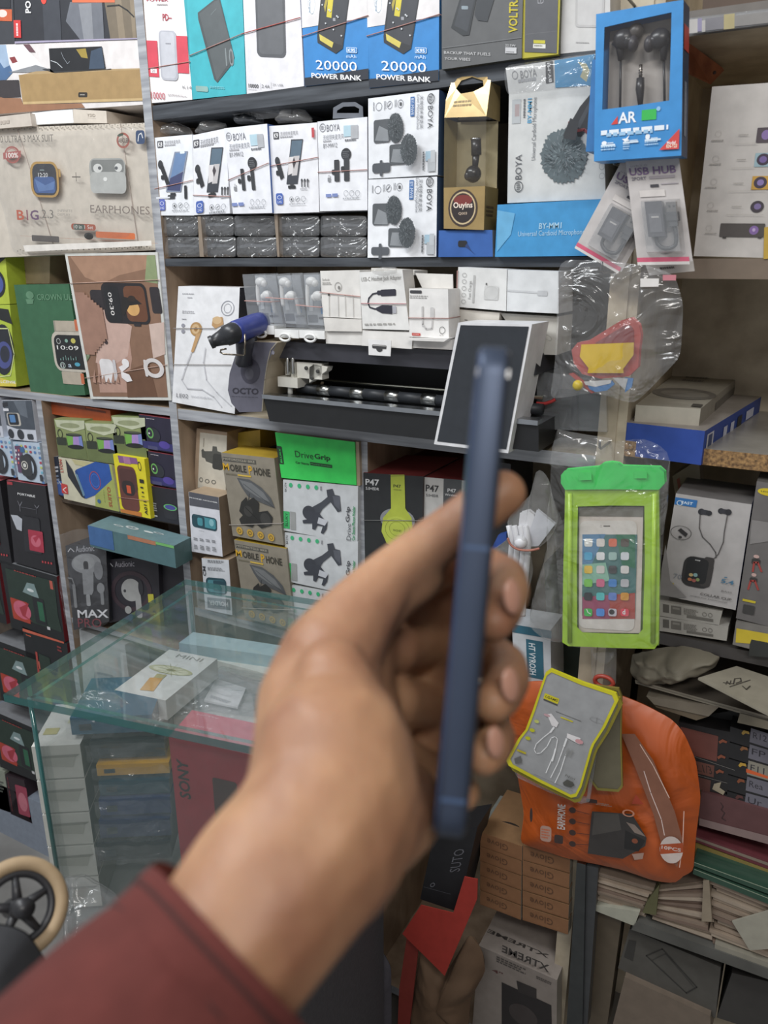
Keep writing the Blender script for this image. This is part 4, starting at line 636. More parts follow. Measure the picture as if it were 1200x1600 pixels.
fr('F'); ra = onY((650, 678), -.03); g = G(); x = ra.x; zr = ra.z; i = 0
while x < XB:
    L_ = .021 if i % 2 else .036
    g.tube([(x, -.03, zr), (x+L_, -.03, zr)], .0072 if i % 2 == 0 else .0078, mat('cfd0cc/m') if i % 2 else '20242a', 14); x += L_; i += 1
part('pinch_roller', g, cu, 'roller with chrome and rubber sections')
g = G(); g.tube([(ra.x+.02, -.015, zr+.012), (XB, -.015, zr+.012)], .0025, mat('d8d8c8/m'), 8); part('guide_rod', g, cu, 'thin metal guide rod')
g = G(); cr = mat('d9d6cb', .4)
for p0, p1, dy in (((586, 556), (608, 620), .02), ((612, 556), (640, 640), .02), ((640, 556), (760, 640), .018), ((566, 622), (660, 676), .03)):
    a = onY(p0, -.045); b = onY(p1, -.045); g.aabb(a.x, b.x, -.045-(.008 if dy > .02 else 0), -.045+dy, b.z, a.z, cr)
a = onY((735, 560), -.04); g.add([onY(p, -.045) for p in ((700, 560), (786, 580), (780, 600), (700, 655))]+[onY(p, -.045)+V((0, .015, 0)) for p in ((700, 560), (786, 580), (780, 600), (700, 655))], [(0, 1, 2, 3), (7, 6, 5, 4), (0, 4, 5, 1), (1, 5, 6, 2), (2, 6, 7, 3)], cr)
for p in ((600, 575), (625, 575)): a = onY(p, -.048); g.tube([a+V((0, 0, .012)), a-V((0, 0, .012))], .0035, mat('c8c8c4/m'), 8)
g.tube([onY((611, 672), -.045), onY((611, 706), -.045)], .004, mat('d0cfc8', .3), 10)
for p in ((715, 632), (688, 585), (742, 600)): a = onY(p, -.047); g.tube([a, a-V((0, .003, 0))], .003, '33332f', 8)
part('blade_carriage', g, cu, 'cream plastic blade carriage', .0008)
# heat gun --------------------------------------------------------
hg = empty('heat_gun', onY((420, 560), -.12), 'blue and black heat gun resting its nozzle over the end cap of the plotter', 'heat gun')
n0 = onY((236, 466), -.15); n1 = onY((345, 420), -.13); n2 = onY((475, 372), -.055)
def L(t, a, b): return a.lerp(b, t)
g = G(); bk = mat('23252a', .35)
g.tube([n0, L(.12, n0, n1), L(.14, n0, n1), L(.45, n0, n1), L(.62, n0, n1), L(.64, n0, n1), n1, L(.05, n1, n2)], [.0088, .0088, .0080, .0105, .0125, .0140, .0148, .0148], bk, 24, False)
dr = (n1-n0).normalized(); g.tube([n0+dr*.02, n0+dr*.001], [.0055, .0080], '08080a', 24); g.tube([n0-dr*.0005, n0+dr*.004], [.0088, .0092], bk, 24, False)
part('nozzle', g, hg, 'black ribbed nozzle')
g = G(); g.tube([n1, L(.1, n1, n2), L(.8, n1, n2), n2, n2+(n2-n1)*.05], [.0145, .0158, .0160, .0150, .008], mat('2a3a8c', .35), 24); part('motor_housing', g, hg, 'royal blue housing')
g = G(); h0 = onY((400, 440), -.10); h1 = onY((392, 560), -.085); g.tube([h0, L(.3, h0, h1), L(.7, h0, h1), h1, h1+V((0, 0, -.006))], [.014, .013, .011, .013, .008], mat('2c2c36', .35), 18); part('handle', g, hg)
g = G(); P_ = [(398, 425), (398, 520), (392, 525), (300, 520), (283, 512), (285, 500), (310, 495)]; g.tube([onY(p, -.125) for p in P_], .0013, mat('9a8f80/m'), 8); part('wire_stand', g, hg, 'bent wire stand')
# clear earphone cases --------------------------------------------
fr('F')
def earcase(lab, q, clip, y):
    Q, n = quad(q, y); o = empty('earphone_case', Q[3], lab, 'earphones', 'clear cases of white wired earbuds')
    A = lambda p, dd=0: onp(p, Q[0], n)+n*dd
    (x0, y0), (x1, y0b), (x2, y2), (x3, y3) = q
    lx = lambda u, v: ((x0*(1-u)+x1*u)*(1-v)+(x3*(1-u)+x2*u)*v, (y0*(1-u)+y0b*u)*(1-v)+(y3*(1-u)+y2*u)*v)
    g = G(); g.hexa(Q, [p+n*.03 for p in Q], 'case'); part('clear_case', g, o, 'clear plastic case', .004)
    g = G(); bq = [A(lx(u, v), .026) for u, v in ((.04, .03), (.96, .03), (.96, .97), (.04, .97))]; g.add(bq, [(0, 1, 2, 3)], mat('a9adb2', .5))
    f = Face(g, bq[0], bq[1], bq[3]); f.draw([('q', '3c86c0', .6, .62, .82, .78), ('q', '6a6e74', .05, .8, .45, .95), ('q', 'c8ccd0', .12, .4, .3, .72), ('q', '55595e', .5, .84, .9, .88)]); part('insert_card', g, o, 'grey insert card')
    w_ = mat('f2f2f0', .3)
    for (u, v, s_) in ((.52, .16, 1), (.72, .42, -1)):
        g = G(); c = A(lx(u, v), .012); g.ball(c, .0075, w_, 10, (1.2, .8, .9)); g.ball(c+V((.006*s_, 0, -.002)), .0052, w_, 8)
        e = A(lx(.28 if s_ > 0 else .9, .62 if s_ > 0 else .78), .014); g.tube(spline([c, c.lerp(e, .35)+V((-.004*s_, 0, .004)), e]), [.0032]*6+[.003]*6+[.0024], w_, 8); part('earbud', g, o, 'white plastic earbud')
    g = G(); (a, b), (c_, d_) = clip; K0 = A((a, b), 0); K1 = A((c_, d_), 0)
    g.aabb(K0.x, K1.x, K0.y-.002, K0.y+.028, K1.z+.006, K0.z, w_); mx = (K0.x+K1.x)/2
    g.tube([V((mx+.009*math.cos(t*math.pi/8), K0.y-.006, K1.z+.007+.005*math.sin(t*math.pi/8))) for t in range(17)], .0018, w_, 8, False); part('hanging_clip', g, o, 'white hanging clip', .001)
    return o
e1 = earcase('clear case of white earbuds, leftmost of three, above the heat gun', [(386, 146), (494, 142), (532, 388), (416, 384)], ((432, 382), (540, 448)), -.06)
e2 = earcase('clear case of white earbuds, middle one of three, above the plotter', [(492, 148), (610, 140), (645, 396), (536, 388)], ((540, 402), (655, 466)), -.06)
e3 = earcase('clear case of white earbuds, rightmost of three, beside the white earphone box', [(618, 142), (742, 138), (768, 402), (640, 396)], ((655, 406), (776, 470)), -.06)
for i, (p, q_) in enumerate((((400, 270), (520, 275)), ((498, 255), (620, 262)), ((640, 290), (755, 300)))):
    band((e1, e2, e3)[i], [p, q_], quad([(0, 0), (1, 0), (1, 1), (0, 1)], -.062)[0], V((0, 1, 0)), .03, 'd8a8a0')
for x0 in (396, 506, 632):
    pass
# white cable boxes
B('cable_box', 'white earphone box with faint earbud drawing, right of the clear earbud cases', [(751, 130), (935, 126), (944, 354), (764, 345)], -.06, .06, 'e6e3de', [('t', 'Earbuds', '9a9894', 762, 165, 795, 176), ('x', 'aaa8a4', 762, 182, 812, 196, 2), ('o', 'b0aeaa', 818, 182, 854, 226, .08), ('e', '8a8884', 834, 200, 846, 216), ('r', '55534f', 788, 236, 798, 248), ('l', 'c8c6c2', 4, [(793, 248), (795, 340)]), ('l', 'd0ceca', 4, [(835, 240), (838, 340)]), ('l', 'd0ceca', 4, [(868, 240), (872, 340)]), ('l', 'd0ceca', 4, [(905, 240), (908, 345)])], bands=[[(752, 230), (938, 250)]], bc='c89890')
B('cable_box', 'white roll like box lying under the faint earbud box', [(766, 350), (944, 358), (946, 414), (774, 412)], -.062, .05, 'e2ded8', bev=.006)
o = B('cable_box', 'white tray box with a punched hang tab, lying on the plotter', [(775, 415), (1180, 410), (1180, 492), (778, 470)], -.058, .06, 'e8e5e0')
B('cable_box', 'white carton lying just behind the hang tab, below the black cable box', [(950, 408), (1185, 418), (1180, 496), (945, 480)], -.064, .05, 'eae7e3', cols={'R': 'c8c4be'})
Q, n = quad([(976, 450), (1084, 456), (1080, 530), (978, 524)], -.072)
g = G(); g.hexa(Q, [p+n*.001 for p in Q], 'ecebea'); Face(g, Q[0], Q[1], Q[3]).draw([('R', '3a3a3c', 995, 474, 1062, 496, .3), ('e', '3a3a3c', 1014, 480, 1044, 510), ('R', 'b8b6b4', 998, 476, 1060, 484, .3)]); part('hang_tab', g, o, 'white tab with a hole')
fr('G')
B('cable_box', 'white USB-C jack adapter box showing a looped black cable', [(4, 136), (206, 124), (240, 408), (20, 402)], -.066, .03, 'ecebe8', [('t', 'USB-C Headset Jack Adapter', '8a8884', 14, 160, 202, 176), ('R', '2a2a38', 104, 218, 178, 246, .2), ('R', '2a2a38', 88, 222, 120, 242, .3), ('l', '2a2a38', 7, [(95, 232), (68, 238), (50, 258), (46, 280), (54, 300), (78, 308), (95, 308)]), ('p', '2a2a38', [(85, 302), (112, 290), (160, 292), (160, 332), (112, 328), (85, 314)]), ('r', 'b8b8c0', 160, 296, 180, 328), ('x', 'b0aeaa', 30, 374, 216, 384, 1)], bands=[[(16, 282), (224, 284)]], bc='c88c90', cols={'R': 'd8d3cb'})
B('cable_box', 'white box behind the USB-C adapter box, its side showing', [(60, 116), (262, 128), (262, 150), (60, 140)], -.03, .04, 'ddd9d2')
g = G(); pillow(g, [(60, 130), (110, 112), (180, 112), (182, 140), (140, 152), (80, 152)], 'milky', -.072, .004, .006, seed=5, nr=5, ns=36, fq=60); tag(g.build('plastic_bag'), 'scrap of clear plastic on top of the USB-C adapter box', 'plastic bag')
ad = B('cable_box', 'white adapter box with open top flap, red logo bar and headphone adapter drawing', [(238, 212), (420, 216), (424, 446), (238, 438)], -.066, .035, 'edebe8', [('R', '3c3c40', 242, 220, 298, 236, .4), ('x', 'b0aeac', 242, 242, 336, 262, 2), ('r', 'b8b6b4', 300, 296, 306, 390), ('l', 'c8c6c4', 8, [(300, 300), (302, 380), (318, 402), (345, 400), (350, 330)]), ('R', 'd0cecc', 338, 300, 356, 350, .3), ('R', 'c44840', 252, 420, 292, 434, .2), ('x', 'e8c8c0', 256, 424, 288, 430, 1), ('o', '6a6866', 380, 390, 408, 426, .08), ('x', '6a6866', 382, 430, 408, 434, 1)], bands=[[(238, 350), (424, 352)]], bc='b08880', cols={'R': 'ddd9d4', 'T': 'c8c4be'})
Q, n = quad([(266, 140), (442, 146), (444, 212), (300, 212)], -.035); g = G(); g.hexa(Q, [p+n*.0012 for p in Q], 'e2dfda'); part('open_flap', g, ad, 'upright open flap')
Q, n = quad([(230, 446), (424, 446), (400, 462), (240, 456)], -.075); g = G(); g.hexa(Q, [p+n*.02 for p in Q], 'e8e5e1'); part('open_flap', g, ad)
B('cable_box', 'white carton supporting the adapter box on the plotter', [(246, 458), (440, 452), (438, 500), (250, 490)], -.062, .05, 'd9d5d0')
B('cable_box', 'white cable box with a faint charger drawing, left half of the banded pair', [(468, 112), (696, 122), (692, 318), (460, 298)], -.03, .06, 'e0e0de', [('t', 'Fast Charge', '9a9a98', 518, 176, 532, 262, -90), ('r', 'b8b8b6', 540, 150, 543, 280), ('R', 'ccccca', 592, 200, 655, 268, .1), ('o', 'c0c0be', 592, 200, 655, 268, .03), ('r', '5a5a58', 598, 186, 604, 196), ('o', 'a8a8a6', 488, 138, 508, 160, .1), ('o', 'a8a8a6', 487, 168, 507, 190, .1), ('o', 'a8a8a6', 486, 200, 506, 222, .1), ('o', 'a8a8a6', 485, 232, 505, 252, .1), ('o', 'a8a8a6', 484, 262, 504, 284, .1)], bands=[[(462, 298), (466, 130)]])
B('cable_box', 'white cable box with a faint plug drawing, right half of the banded pair', [(700, 124), (938, 132), (938, 330), (695, 318)], -.03, .06, 'dadcdd', [('l', 'c4c6c8', 8, [(700, 222), (840, 232)]), ('R', 'c0c2c4', 840, 222, 886, 248, .2)])
B('cable_box', 'long white box lying under the banded pair, left part', [(470, 310), (662, 326), (658, 372), (466, 370)], -.025, .06, 'd8d2c8', [('r', '4a4844', 498, 358, 512, 362)])
B('cable_box', 'long white box lying under the banded pair, right part behind the boxed phone', [(666, 328), (940, 345), (930, 524), (800, 520), ], -.02, .06, 'cfccc4', [('o', 'b4b2aa', 860, 425, 915, 458, .06), ('l', 'b8b6ae', 5, [(820, 438), (860, 440)])])
# boxed phone -----------------------------------------------------
Q, n = quad([(468, 372), (814, 380), (702, 985), (354, 942)], -.085, 3, 0)
ph = empty('phone_box', Q[3], 'white phone box with a dark glass phone front, leaning on the third shelf', 'phone box')
g = G(); g.hexa(Q, [p+n*.055 for p in Q], mat('e4e4e6', .4)); part('box_tray', g, ph, 'white box', .002)
g = G(); f = Face(g, Q[0], Q[1], Q[3]); I_ = [onp(p, Q[0], n)-n*.0006 for p in ((480, 384), (800, 391), (694, 966), (370, 928))]
g.add(I_, [(0, 1, 2, 3)], mat('1e242c', .12, coat=.6)); part('screen', g, ph, 'dark glossy glass')
# things right of it
fr('G')
Q, n = quad([(838, 600), (1160, 640), (1165, 885), (835, 870)], -.01)
g = G(); g.hexa(Q, [p+n*.10 for p in Q], 'case'); gb = g.build('acrylic_box', None, .004); tag(gb, 'clear acrylic box of dark cases behind the bag with the red toy', 'box')
B('phone_case_pack', 'dark phone case pack inside the clear acrylic box, left one', [(848, 690), (1020, 705), (1022, 872), (842, 864)], .012, .03, mat('2c2a2a', .2), [('q', '3c3836', .1, .1, .9, .9)])
B('phone_case_pack', 'dark green phone case pack inside the clear acrylic box, right one', [(1032, 700), (1150, 720), (1155, 878), (1036, 874)], .02, .03, mat('1f2622', .2))
g = G(); g.tube(spline([onY(p, -.02) for p in ((835, 750), (870, 752), (905, 742), (922, 732))]), .0022, mat('c03434', .4), 8); tag(g.build('charging_cable'), 'short red cord end peeking left of the red toy bag', 'cord')
# brown strip at the back of the shelf
fr('F'); Q, n = quad([(55, 82), (382, 92), (378, 128), (60, 124)], .22); g = G(); g.hexa(Q, [p+n*.02 for p in Q], 'brownwood'); part('back_batten', g, mu, 'brown wooden batten')
# ================================================================ LOWER MIDDLE CELLS
fr('J')
B('phone_mount_box', 'worn tan box printed with a black handlebar phone mount', [(118, 92), (268, 112), (262, 408), (104, 388)], .03, .05, 'a58e76', [('p', 'cfc8b8', [(136, 112), (268, 128), (262, 398), (124, 384)]), ('p', '55554f', [(142, 200), (150, 192), (158, 205), (195, 205), (198, 180), (218, 182), (222, 205), (262, 218), (260, 240), (240, 270), (235, 300), (205, 290), (200, 268), (165, 255), (160, 240), (145, 235)]), ('R', '3c3c38', 200, 215, 248, 300, .2), ('o', '77756c', 132, 332, 150, 360, .2), ('o', '77756c', 160, 340, 182, 366, .2), ('o', '77756c', 192, 344, 214, 370, .2), ('x', 'a8a090', 150, 140, 158, 190, 1, 1)])
B('phone_mount_box', 'yellow topped box lying behind the silver umbrella phone holder box', [(262, 122), (430, 100), (432, 200), (270, 195)], .06, .08, 'b89a2c', [('x', '3c3818', 272, 140, 296, 180, 2, 1)])
UM = [('r', '55534c', 246, 232, 412, 270), ('t', 'MOTORCYCLE/ BIKE', 'aaa290', 250, 236, 405, 264, 0, 1), ('t', 'M', 'd8a820', 246, 262, 280, 300, 0, 1), ('t', 'OBILE', '3c382e', 280, 268, 366, 312, 0, 1), ('t', 'P', 'd8a820', 372, 276, 396, 322, 0, 1), ('t', 'HONE', '3c382e', 398, 284, 484, 332, 0, 1), ('x', '77705c', 262, 310, 318, 328, 1), ('r', 'd8b43c', 322, 318, 388, 334), ('x', 'f0e4b0', 330, 322, 380, 330, 1),
    ('p', '56585a', [(318, 336), (380, 345), (440, 385), (485, 435), (505, 485), (430, 455), (370, 425), (340, 380)]), ('p', '77797a', [(330, 345), (390, 362), (450, 410), (480, 455), (420, 430), (360, 390)]), ('l', '33353a', 2.5, [(350, 365), (505, 485)]), ('l', '33353a', 4, [(380, 415), (372, 470)]), ('p', '23221f', [(340, 455), (365, 430), (372, 450), (400, 432), (428, 460), (425, 505), (470, 498), (495, 530), (490, 570), (440, 585), (410, 560), (395, 580), (340, 565), (330, 540), (348, 520), (330, 500)]), ('e', '3a3936', 430, 505, 490, 578), ('e', '3a3936', 350, 470, 400, 530), ('l', '15140f', 5, [(360, 480), (420, 540)])]+[('e', 'c8a03c', 314+i*52, 575+i*11, 350+i*52, 618+i*11) for i in range(4)]+[('o', '6c5a24', 322+i*52, 585+i*11, 342+i*52, 608+i*11, .15) for i in range(4)]
um = B('phone_mount_box', 'silver box with an umbrella phone holder, upper of two', [(238, 212), (500, 240), (547, 670), (296, 622)], -.015, .06, '8f8778', UM, cols={'T': 'b8992c', 'L': '6c665c'}, bands=[[(282, 568), (540, 560)]], bc='b0a8a0')
D(um, 'silver box with an umbrella phone holder, lower of two, partly behind the glass', (238, 212), (302, 642))
PH = [('p', '55575f', [(80, 405), (225, 432), (230, 495), (84, 472)]), ('t', 'PHONE HOLDER', 'e8e8e8', 84, 430, 222, 462, 0, 1), ('R', '1f4854', 94, 512, 220, 602, .25), ('R', '4c98a4', 102, 520, 214, 592, .2), ('R', '1f4854', 100, 520, 160, 585, .1), ('R', '4c98a4', 122, 530, 150, 575, .3), ('e', '8fc8d0', 180, 538, 205, 578), ('x', '6a6c70', 132, 595, 156, 602, 1)]+[('x', '77797e', 104+i*30, 628+i*4, 126+i*30, 648+i*4, 2) for i in range(4)]+[('x', '8a8c90', 106+i*30, 662+i*4, 128+i*30, 690+i*4, 3) for i in range(4)]
pb2 = B('phone_holder_box', 'white PHONE HOLDER box with a teal phone, left of the silver umbrella box', [(78, 405), (226, 433), (246, 726), (94, 700)], -.01, .06, 'e2e3ea', PH, cols={'R': '9a8670', 'T': 'b09a80'})
B('phone_holder_box', 'white phone holder box standing upside down behind the back glass edge', [(142, 733), (276, 742), (294, 1015), (160, 985)], -.01, .06, 'd8dbe0', [('x', '77797e', 172, 740, 262, 762, 3), ('x', '8a8c90', 172, 775, 262, 800, 3), ('R', '1f4854', 163, 826, 268, 915, .25), ('R', '4c8a94', 172, 838, 262, 905, .2), ('R', '1f4854', 200, 842, 262, 900, .1), ('r', '6c7078', 170, 925, 285, 988), ('t', 'HOLDER', 'e0e0e0', 180, 940, 275, 972, 180, 1), ('t', 'CM', '3c3e44', 148, 772, 166, 820, -90, 1)], cols={'R': 'a08c76', 'T': 'b09a80'})
B('card_strip', 'strip of tan card standing at the left end of the phone holder cell', [(72, 700), (100, 703), (106, 1000), (84, 1000)], .01, .03, '8f7658', cat='cardboard')
B('phone_mount_box', 'bright green DriveGrip box top, above the two white car mount boxes', [(504, 112), (898, 160), (905, 373), (536, 336)], -.01, .10, '36d95c', [('R', '1c3a24', 512, 178, 550, 270, .2), ('t', 'BLUKY', '36d95c', 524, 190, 542, 262, -90, 1), ('t', 'Drive', '1c4a2a', 602, 202, 696, 246), ('t', 'Grip', '123a1e', 698, 216, 780, 260, 0, 1), ('t', 'Car Stents', '1c4a2a', 606, 254, 674, 274, 0, 1), ('r', '1c3a24', 678, 258, 788, 288), ('t', 'Phone Holder', '46d968', 682, 264, 784, 282, 0, 1)], cols={'L': 'a89878', 'T': '9a8a70'})
B('card_strip', 'tan side flap beside the bright green box', [(900, 158), (918, 160), (925, 376), (906, 374)], -.008, .08, 'a8947a', cat='cardboard')
MT = [('t', 'BK374', '5a5c60', 552, 360, 562, 405, -90), ('r', '3cb868', 547, 500, 578, 588), ('t', 'BLUKY', '1c5a34', 556, 508, 570, 576, -90, 1), ('p', 'a0a2a0', [(580, 502), (606, 506), (608, 594), (582, 590)])]+[('e', '3cb87c', 574+i*42, 360+i*4, 592+i*42, 384+i*4) for i in range(4)]+[('x', '77797c', 728, 378, 738, 402, 2, 1),
    ('p', '44474f', [(760, 395), (790, 390), (800, 420), (825, 425), (832, 500), (815, 505), (780, 455), (740, 490), (722, 520), (700, 500), (690, 480), (735, 455), (765, 430)]), ('p', '5c5f68', [(790, 425), (826, 428), (828, 498), (800, 470)]), ('e', '3a3d45', 642, 470, 705, 545), ('p', '3c3f48', [(650, 500), (720, 505), (740, 530), (765, 560), (760, 590), (745, 612), (732, 608), (742, 575), (715, 570), (705, 592), (690, 588), (690, 560), (645, 560), (642, 545), (665, 540)]), ('p', 'c8cad0', [(722, 530), (768, 548), (752, 572), (715, 560)]), ('t', 'Drive', '6a6c70', 860, 560, 880, 645, -90), ('t', 'Grip', '4a4c50', 856, 476, 880, 556, -90, 1), ('t', 'Car Stents Phone Holder', '3c9a64', 888, 475, 900, 645, -90, 1)]
m1 = B('phone_mount_box', 'white DriveGrip box with a grey car phone mount, under the bright green box', [(544, 346), (914, 378), (911, 662), (547, 596)], -.01, .10, 'cfd2d4', MT, cols={'T': 'b8bab8', 'L': '9a9488'})
m2 = D(m1, 'white car mount box in the middle of its stack, next to the hand', (544, 346), (552, 606))
D(m2, 'white car mount box at the bottom of its stack, behind the glass counter', (552, 606), (560, 862))
fr('K')
HP = [('t', 'P47', 'd8d8d8', 104, 226, 176, 264, 0, 1), ('t', '5.0+EDR', 'c8c8c8', 106, 268, 176, 288, 0, 1), ('e', '8a8c90', 180, 372, 362, 510), ('e', '2a2c2e', 200, 385, 345, 500), ('p', 'b4c040', [(236, 205), (308, 205), (312, 380), (345, 430), (352, 500), (330, 560), (270, 590), (215, 562), (188, 500), (196, 430), (238, 380)]), ('e', 'bcc84c', 190, 415, 352, 585), ('o', '8a9430', 206, 428, 336, 556, .02), ('o', '8a9430', 228, 446, 312, 530, .03), ('t', 'PHONES', '5a602c', 250, 488, 292, 504), ('t', 'P47', '4a5020', 250, 255, 290, 274, 0, 1), ('t', 'WIRELESS', '6a7030', 250, 280, 292, 287, 0, 1), ('l', '707830', 2, [(238, 212), (308, 210)])]
B('headphone_box', 'black P47 box with yellow green headphones and a torn red top', [(92, 195), (404, 215), (388, 1150), (110, 1095)], -.005, .13, '1c1e20', HP, cols={'T': '8c3434', 'L': '2a2022', 'R': '33282a'}, bands=[[(96, 442), (400, 444)]], bc='8a8a88')
fr('K'); hb = B('headphone_box', 'white P47 box with a grey headphone strip, right of the black one', [(411, 218), (640, 238), (640, 1190), (397, 1152)], .0, .13, 'c6c4c0', [('t', 'P47', '3a3a3a', 418, 256, 486, 298, 0, 1), ('t', '5.0+EDR', '6a6a6a', 420, 304, 484, 324, 0, 1), ('r', '4c4e50', 512, 225, 598, 500), ('t', 'P47', 'd8d8d8', 532, 276, 576, 300, 0, 1), ('t', 'Wireless', 'd0d0d0', 518, 302, 582, 320, 0, 1), ('e', '6a6c6e', 480, 440, 630, 600)], cols={'T': '8a2f30'})
B('headphone_box', 'dark red box lid lying at the back above the headphone boxes', [(212, 110), (640, 170), (640, 215), (215, 155)], .12, .1, '6c2424')
B('headphone_box', 'dark headphone box behind the fingertip, right end of the headphone cell', [(760, 135), (860, 150), (832, 1200), (738, 1185)], .04, .1, '26282c')
fr('P')
B('cable_box', 'teal and white cable box printed HT, standing behind the fingers', [(800, 975), (860, 985), (862, 1100), (805, 1100)], -.01, .06, 'c8ccd0', [('r', '2c6478', 800, 975, 862, 998), ('r', '2c6478', 822, 998, 850, 1062), ('t', 'HT VYROSH', 'd8e0e4', 826, 1004, 838, 1055, 90, 1), ('t', 'MG', 'b05040', 820, 1076, 845, 1094, 180, 1)])
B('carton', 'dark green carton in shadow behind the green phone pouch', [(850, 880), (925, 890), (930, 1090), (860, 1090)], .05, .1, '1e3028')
# glove boxes
fr('O')
GLM = mat('a87c50', .6)
def glove(lab, q, y=-.02):
    (x0, y0), (x1, y1), (x2, y2), (x3, y3) = q; w_ = x1-x0
    return B('glove_box', lab, q, y, .12, '8a5f3c', [('t', 'Glove', '5c3c24', x0+w_*.16, y0+22, x0+w_*.66, y0+72, 180), ('l', '7c5434', 1.5, [(x0+2, y3-2), (x2-2, y2-2)])], cols={'T': '94704c', 'R': 'b8b0a0', 'L': '7c5434'}, group='small tan boxes stacked in two columns')
gl1 = glove('small tan box, top one of the left column below the orange bag', [(122, 768), (278, 822), (278, 876), (121, 822)])
gl2 = glove('small tan box, top one of the right column below the orange bag', [(281, 818), (458, 868), (456, 922), (281, 873)])
cn = ['', 'second', 'middle', 'fourth', 'bottom']
for k in range(1, 5):
    D(gl1, 'small tan box, %s one down the left column' % cn[k], (122, 768), (121, 768+k*55)); D(gl2, 'small tan box, %s one down the right column' % cn[k], (281, 818), (280, 818+k*57))
B('glove_box', 'tan box with a black spill on its lid, at the back over the columns', [(130, 735), (285, 770), (280, 800), (128, 762)], .02, .08, '8a8e88', [('e', '1c1a18', 185, 720, 270, 772)])
fr('Q')
B('pump_box', 'grey XTREME box at the bottom with a black device picture', [(325, 440), (562, 545), (560, 760), (300, 760)], -.03, .14, '8a8078', [('t', 'XTREME', '3a3430', 395, 458, 540, 500, 180, 1), ('t', '4"', '5a3430', 366, 508, 398, 532, 0, 1), ('p', '1c1616', [(395, 550), (545, 620), (548, 760), (395, 760)]), ('p', '2a2422', [(440, 545), (500, 570), (500, 600), (445, 580)]), ('x', '4a4440', 380, 470, 470, 530, 3), ('x', '4a4440', 500, 530, 545, 560, 2), ('e', '3a3230', 420, 600, 500, 700)], cols={'T': '9a9088', 'R': 'a49c90'}, top=[('t', 'XTREME', '3a3430', 350, 400, 540, 470, 180, 1)])
B('phone_box', 'black box edge on behind the lower end of the held phone', [(190, 100), (322, 80), (262, 338), (148, 300)], -.06, .06, '16161a', [('t', 'SUTO', '6a6a70', 252, 150, 268, 215, -90), ('l', '5a5a60', 1.5, [(160, 262), (240, 284)]), ('o', '6a6a70', 180, 250, 192, 262, .2)])
Qr, n = quad([(300, 228), (322, 245), (220, 532), (96, 402)], -.09)
g = G(); P_ = [onp(p, Qr[0], n) for p in ((282, 232), (322, 240), (320, 300), (222, 532), (94, 405), (150, 318), (248, 342))]
g.add(P_+[p+n*.0015 for p in P_], [tuple(range(7)), tuple(range(13, 6, -1))]+[(i, (i+1) % 7, 7+(i+1) % 7, 7+i) for i in range(7)], mat('a82c1e', .6)); tag(g.build('red_card'), 'bright red folded card hanging below the black box', 'card')
g = G(); P_ = [onp(p, Qr[0], n)+n*.02 for p in ((94, 420), (130, 440), (95, 760), (62, 760), (68, 600))]; g.add(P_+[p+n*.002 for p in P_], [tuple(range(5)), tuple(range(9, 4, -1))]+[(i, (i+1) % 5, 5+(i+1) % 5, 5+i) for i in range(5)], mat('8a2c20', .6)); tag(g.build('red_card'), 'dark red card standing on edge left of the brown paper bag', 'card')
g = G(); pillow(g, [(150, 440), (230, 520), (300, 400), (340, 460), (345, 520), (300, 600), (290, 760), (100, 760), (120, 640)], mat('6a5038', .8, bump=.4, scale=20), -.05, .03, .012, seed=9); tag(g.build('paper_bag'), 'brown crumpled paper bag under the bright red card', 'paper bag')
g = G(); pillow(g, [(-70, 480), (-20, 450), (30, 450), (60, 500), (62, 760), (-140, 760)], mat('55525a', .8, bump=.3, scale=120), -.06, .03, .006, seed=10); tag(g.build('fabric_bundle'), 'grey woven fabric bundle behind the wrist at the bottom', 'fabric')
# ================================================================ RIGHT CABINET AND HANGING GOODS
fr('D')
B('projector_box', 'large white projector box with round lens pictures, top right', [(892, 478), (1300, 450), (1290, 1425), (790, 1412)], .0, min(.12, YB-.012), 'c9c3bd', [
    ('R', '4c4046', 1143, 705, 1250, 785, .05), ('e', '8a70a8', 1168, 718, 1210, 770), ('r', '9cb8c0', 1132, 845, 1250, 918), ('e', '3c2c40', 1142, 848, 1208, 912), ('e', '7a64a0', 1155, 862, 1192, 898), ('r', 'c89a3c', 1116, 972, 1250, 1045), ('e', '3c3044', 1126, 975, 1190, 1040), ('e', '8a78b0', 1142, 990, 1176, 1024), ('e', '3a3038', 1108, 1108, 1174, 1172), ('e', '7a6a98', 1125, 1122, 1160, 1156), ('R', '4f4844', 940, 1232, 1176, 1308, .06), ('e', '8a6aa8', 1100, 1245, 1145, 1295), ('e', 'c8b0d8', 1115, 1258, 1130, 1278), ('r', '3a3432', 950, 1306, 970, 1314), ('r', '3a3432', 1145, 1306, 1165, 1314),
    ('l', 'c8a43c', 30, [(1196, 1260), (1192, 1420)])]+[('o', 'aaa49c', x, y, x+30, y+34, .04) for x, y in ((912, 722), (898, 858), (888, 984), (870, 1115), (860, 1240))]+[('x', '8f8982', x, y, x+70, y+8, 1) for x, y in ((890, 772), (880, 902), (855, 1030), (866, 1158), (855, 1284))]+[('x', '9a948c', x, y, x+60, y+7, 1) for x, y in ((1040, 742), (1030, 878), (1012, 1008), (1002, 1136))]+[('l', 'b4aea6', 2, [(1015, 795), (1140, 790)]), ('l', 'b4aea6', 2, [(1000, 928), (1128, 922)]), ('l', 'b4aea6', 2, [(985, 1056), (1190, 1050)]), ('l', 'b4aea6', 2, [(970, 1184), (1176, 1184)])], cols={'L': '8f867a'})
B('carton', 'dark brown carton at the very top right, above the clear shelf edge strip', [(850, -160), (1300, -160), (1300, 70), (835, 105)], .03, .1, '4c3828')
